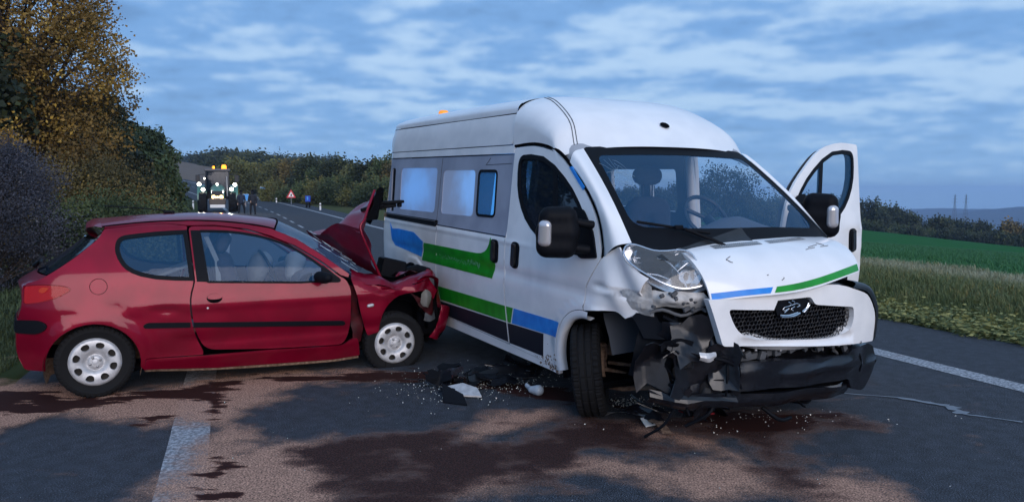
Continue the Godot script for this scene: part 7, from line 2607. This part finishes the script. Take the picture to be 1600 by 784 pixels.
	# fade to nothing at the rim of the sheet
	var tex := ImageTexture.create_from_image(Image.create_from_data(w, h, false, Image.FORMAT_RGBA8, o))
	var m := StandardMaterial3D.new()
	m.albedo_texture = tex
	m.transparency = BaseMaterial3D.TRANSPARENCY_ALPHA
	m.roughness = 0.85
	m.texture_repeat = false
	m.metallic_specular = 0.3
	var mb := MB.new()
	for y in 9:
		for x in 19:
			var u := Vector2(x / 18.0, y / 8.0)
			mb.vert(Vector3(lo.x + u.x * size.x, 0.008, -(lo.y + u.y * size.y)), Vector3.UP, u)
	for y in 8:
		for x in 18:
			mb.quad(y * 19 + x, y * 19 + x + 1, (y + 1) * 19 + x + 1, (y + 1) * 19 + x)
	struct("spilled_sand", mb, m).set_meta("kind", "stuff")
	tag(get_child(get_child_count() - 1), "pale sand and dark oil spread over the asphalt", "sand")
	# chalk-like dried splash at the far lane
	mb = MB.new()
	for l in [[3.05, -5.95, 3.32, -5.72, 0.03], [3.32, -5.72, 3.30, -5.50, 0.05], [2.35, -6.2, 3.05, -5.95, 0.012], [3.3, -5.5, 3.6, -5.3, 0.015]]:
		var a := Vector3(l[0], 0.006, l[1])
		var c := Vector3(l[2], 0.006, l[3])
		var sd = (c - a).cross(Vector3.UP).normalized() * l[4]
		var prev := [a - sd * 0.6, a + sd * 0.6]
		for k in range(1, 9):
			var p = a.lerp(c, k / 8.0) + sd * rng.randf_range(-0.5, 0.5)
			var q = sd * rng.randf_range(0.4, 1.2)
			mb.flat([prev[0], prev[1], p + q, p - q])
			prev = [p - q, p + q]
	put("dried_splash", mb, mat(0.16, 0.18, 0.21, 0.6)).set_meta("kind", "stuff")
	tag(get_child(get_child_count() - 1), "pale dried splash on the asphalt by the far lane", "splash")


# ------------------------------------------------------------------ what fell off
func flake(b: MB, pts: Array, thick: float) -> void:
	var mid := Vector3.ZERO
	for p in pts:
		mid += p
	mid /= pts.size()
	b.flat(pts, mid - Vector3(0, 1, 0))
	for k in pts.size():
		var p: Vector3 = pts[k]
		var q: Vector3 = pts[(k + 1) % pts.size()]
		b.flat([p, q, q - Vector3(0, thick, 0), p - Vector3(0, thick, 0)], mid)


func build_debris() -> void:
	var b := MB.new()
	flake(b, [Vector3(-0.57, 0.05, -6.10), Vector3(-0.40, 0.075, -6.14), Vector3(-0.28, 0.05, -6.08), Vector3(-0.24, 0.018, -5.95), Vector3(-0.46, 0.03, -5.94)], 0.012)
	tag(put("lamp_shard", b, M.cap), "pale triangular piece of headlamp glass lying in front of the black heap", "car part")
	b = MB.new()
	flake(b, [Vector3(-0.55, 0.13, -5.92), Vector3(-0.53, 0.012, -5.80), Vector3(-0.34, 0.012, -5.72), Vector3(-0.38, 0.06, -5.85)], 0.01)
	tag(put("black_shard", b, M.black), "black triangular plastic shard standing below the pale lamp piece", "car part")
	b = MB.new()
	skin(b, [[Vector3(0.21, 0.05, -6.0), Vector3(0.16, 0.045, -6.04), 0.045, 0.03], [Vector3(0.15, 0.045, -6.06), Vector3(0.12, 0.06, -6.12), 0.02, 0.02]], 0.012, 0.02)
	tag(put("plastic_cup", b, mat(0.40, 0.45, 0.50, 0.25)), "small translucent plastic container on the asphalt beside the van's front tyre", "container")
	b = MB.new()
	var rows := []
	for k in 9:
		var t := k / 8.0
		var p := Vector3(lerpf(-0.38, 0.22, t), 0.06 + 0.05 * sin(PI * t), lerpf(-6.28, -6.68, t))
		rows.append([p + Vector3(-0.02, 0.0, -0.05), p + Vector3(0, 0.025, 0), p + Vector3(0.03, -0.03, 0.06)])
	sheet(b, rows, true, Vector3.UP)
	tag(put("trim_strip", b, M.plastic), "long curved dark trim strip lying along the van's sill", "car part")
	b = MB.new()
	rows = []
	for k in 9:
		var t := k / 8.0
		rows.append([Vector3(lerpf(0.66, 1.02, t), 0.03 + 0.015 * sin(t * 5.0), -5.36 - 0.10 * sin(PI * t) * (1 - t)), Vector3(lerpf(0.67, 1.01, t), 0.05, -5.40 + 0.04 * t), Vector3(lerpf(0.67, 1.0, t), 0.03, -5.46)])
	sheet(b, rows, true, Vector3.UP)
	tag(put("chrome_trim", b, M.steel), "thin curved grey trim on the ground between the front tyre and the bumper", "car part")
	b = MB.new()
	flake(b, [Vector3(0.90, 0.045, -5.27), Vector3(1.01, 0.055, -5.29), Vector3(1.02, 0.03, -5.20), Vector3(0.92, 0.02, -5.16)], 0.008)
	tag(put("paper_scrap", b, mat(0.75, 0.74, 0.70, 0.7)), "bright white scrap lying under the torn bumper", "scrap")
	b = MB.new()
	shard(b, [[Vector3(0.93, 0.05, -5.22), Vector3(1.02, 0.06, -5.24)], [Vector3(0.96, 0.06, -5.08), Vector3(1.04, 0.04, -5.08)], [Vector3(1.00, 0.03, -4.97), Vector3(1.06, 0.02, -5.0)]], 4, 4, 0.03, 33)
	tag(put("bent_metal", b, M.rust), "rusty bent metal strip beside the white scrap", "car part")
	b = MB.new()
	flake(b, [Vector3(1.22, 0.03, -5.52), Vector3(1.40, 0.04, -5.55), Vector3(1.47, 0.025, -5.46), Vector3(1.30, 0.018, -5.42)], 0.01)
	tag(put("red_shard", b, mat(0.25, 0.01, 0.02, 0.3)), "dark red lamp shard under the bumper's middle", "car part")
	b = MB.new()
	flake(b, [Vector3(-3.62, 0.015, -4.73), Vector3(-3.55, 0.02, -4.76), Vector3(-3.51, 0.012, -4.72), Vector3(-3.57, 0.010, -4.68)], 0.004)
	tag(put("paper_bit", b, mat(0.7, 0.7, 0.68, 0.8)), "tiny white paper bit alone on the bare asphalt", "scrap")
	# black heap between the vehicles: every bigger fragment by itself
	for k in 46:
		var c := Vector3(lerpf(-0.75, 0.35, rng.randf()), 0.0, 0.0)
		c.z = -6.45 - 0.25 * c.x + rng.randfn(0, 0.20)
		if k > 32:
			c = Vector3(rng.randf_range(0.9, 2.2), 0.0, rng.randf_range(-5.75, -5.2))
		var s := rng.randf_range(0.05, 0.17)
		var tilt := Basis(Vector3(rng.randfn(0, 1), 0.3, rng.randfn(0, 1)).normalized(), rng.randf_range(-0.8, 0.8))
		b = MB.new()
		torn(b, Vector3(0, s * 0.5 + 0.02, 0), Basis(Vector3(rng.randfn(0, 1), 0.3, rng.randfn(0, 1)).normalized(), rng.randf_range(-0.9, 0.9)) * Basis(Vector3.RIGHT, -PI / 2), s * 1.3, s * rng.randf_range(0.5, 1.0), 1000 + k)
		var o := put("black_fragment", b, M.shard if k % 3 == 0 else M.black, null, c)
		if k > 32:
			tag(o, "black plastic fragment lying under the van's torn bumper", "car part", "fragments under the bumper")
		else:
			tag(o, "black plastic fragment in the heap between car and van", "car part", "fragments between car and van")
	# crumbs of glass
	b = MB.new()
	b.flat([Vector3(-0.5, 0, -0.4), Vector3(0.5, 0.1, -0.3), Vector3(0.3, 0.0, 0.5)])
	b.flat([Vector3(-0.5, 0, -0.4), Vector3(0.5, 0.1, -0.3), Vector3(0.0, 0.8, 0.1)])
	b.flat([Vector3(0.5, 0.1, -0.3), Vector3(0.3, 0.0, 0.5), Vector3(0.0, 0.8, 0.1)])
	b.flat([Vector3(0.3, 0.0, 0.5), Vector3(-0.5, 0, -0.4), Vector3(0.0, 0.8, 0.1)])
	var xs := []
	var cols := []
	for k in 1500:
		var c := Vector3(rng.randfn(-0.25, 0.35), 0.012, 0)
		c.z = -6.55 - 0.3 * c.x + rng.randfn(0, 0.28)
		if k % 4 == 0:
			c = Vector3(rng.randfn(0.95, 0.12), 0.012, rng.randfn(-5.75, 0.10))
		elif k % 9 == 0:
			c = Vector3(rng.randfn(1.6, 0.5), 0.012, rng.randfn(-5.35, 0.14))
		elif k % 31 == 0:
			c = Vector3(rng.randf_range(-3.5, 3.0), 0.012, rng.randf_range(-6.0, -3.9))
		var s := 0.003 + 0.010 * pow(rng.randf(), 2.5)
		xs.append(Transform3D(Basis(Vector3(rng.randfn(0, 1), rng.randfn(0, 1), rng.randfn(0, 1)).normalized(), rng.randf() * TAU).scaled(Vector3.ONE * s), c))
		cols.append(Color(0.6, 0.66, 0.62) if k % 3 else Color(0.85, 0.85, 0.8))
	var gm := mat(1, 1, 1, 0.08)
	gm.vertex_color_use_as_albedo = true
	scatter("glass_crumbs", b.mesh(), gm, xs, cols).set_meta("kind", "stuff")
	tag(get_child(get_child_count() - 1), "glittering crumbs of broken glass strewn between the vehicles", "glass")


func _ready() -> void:
	rng.seed = 12345
	var cam := Camera3D.new()
	cam.name = "camera"
	add_child(cam)
	cam.fov = 36.18
	cam.near = 0.1
	cam.far = 9000.0
	cam.position = Vector3(0, 1.62, 0)
	cam.rotation_degrees = Vector3(-4.384, 0, 0)
	cam.current = true
	var we := WorldEnvironment.new()
	we.name = "world"
	var env := Environment.new()
	env.background_mode = Environment.BG_SKY
	var sk := Sky.new()
	var pm := PanoramaSkyMaterial.new()
	pm.panorama = build_sky()
	sk.sky_material = pm
	env.sky = sk
	env.ambient_light_source = Environment.AMBIENT_SOURCE_SKY
	env.tonemap_mode = Environment.TONE_MAPPER_LINEAR
	env.tonemap_exposure = 1.12
	env.sdfgi_enabled = true
	env.ssao_enabled = true
	env.ssil_enabled = true
	env.fog_enabled = true
	env.fog_density = 0.00028
	env.fog_light_color = Color(0.62, 0.74, 0.90)
	we.environment = env
	add_child(we)
	var sun := DirectionalLight3D.new()
	sun.name = "dusk_light"
	sun.light_energy = 0.70
	sun.light_color = Color(1.0, 0.95, 0.93)
	sun.light_angular_distance = 50.0
	sun.shadow_enabled = true
	sun.look_at_from_position(Vector3(1.1, 0.9, 3.0), Vector3.ZERO)
	add_child(sun)
	make_materials()
	build_land()
	build_van()
	build_car()
	build_background()
	build_foliage()
	build_spill()
	build_debris()
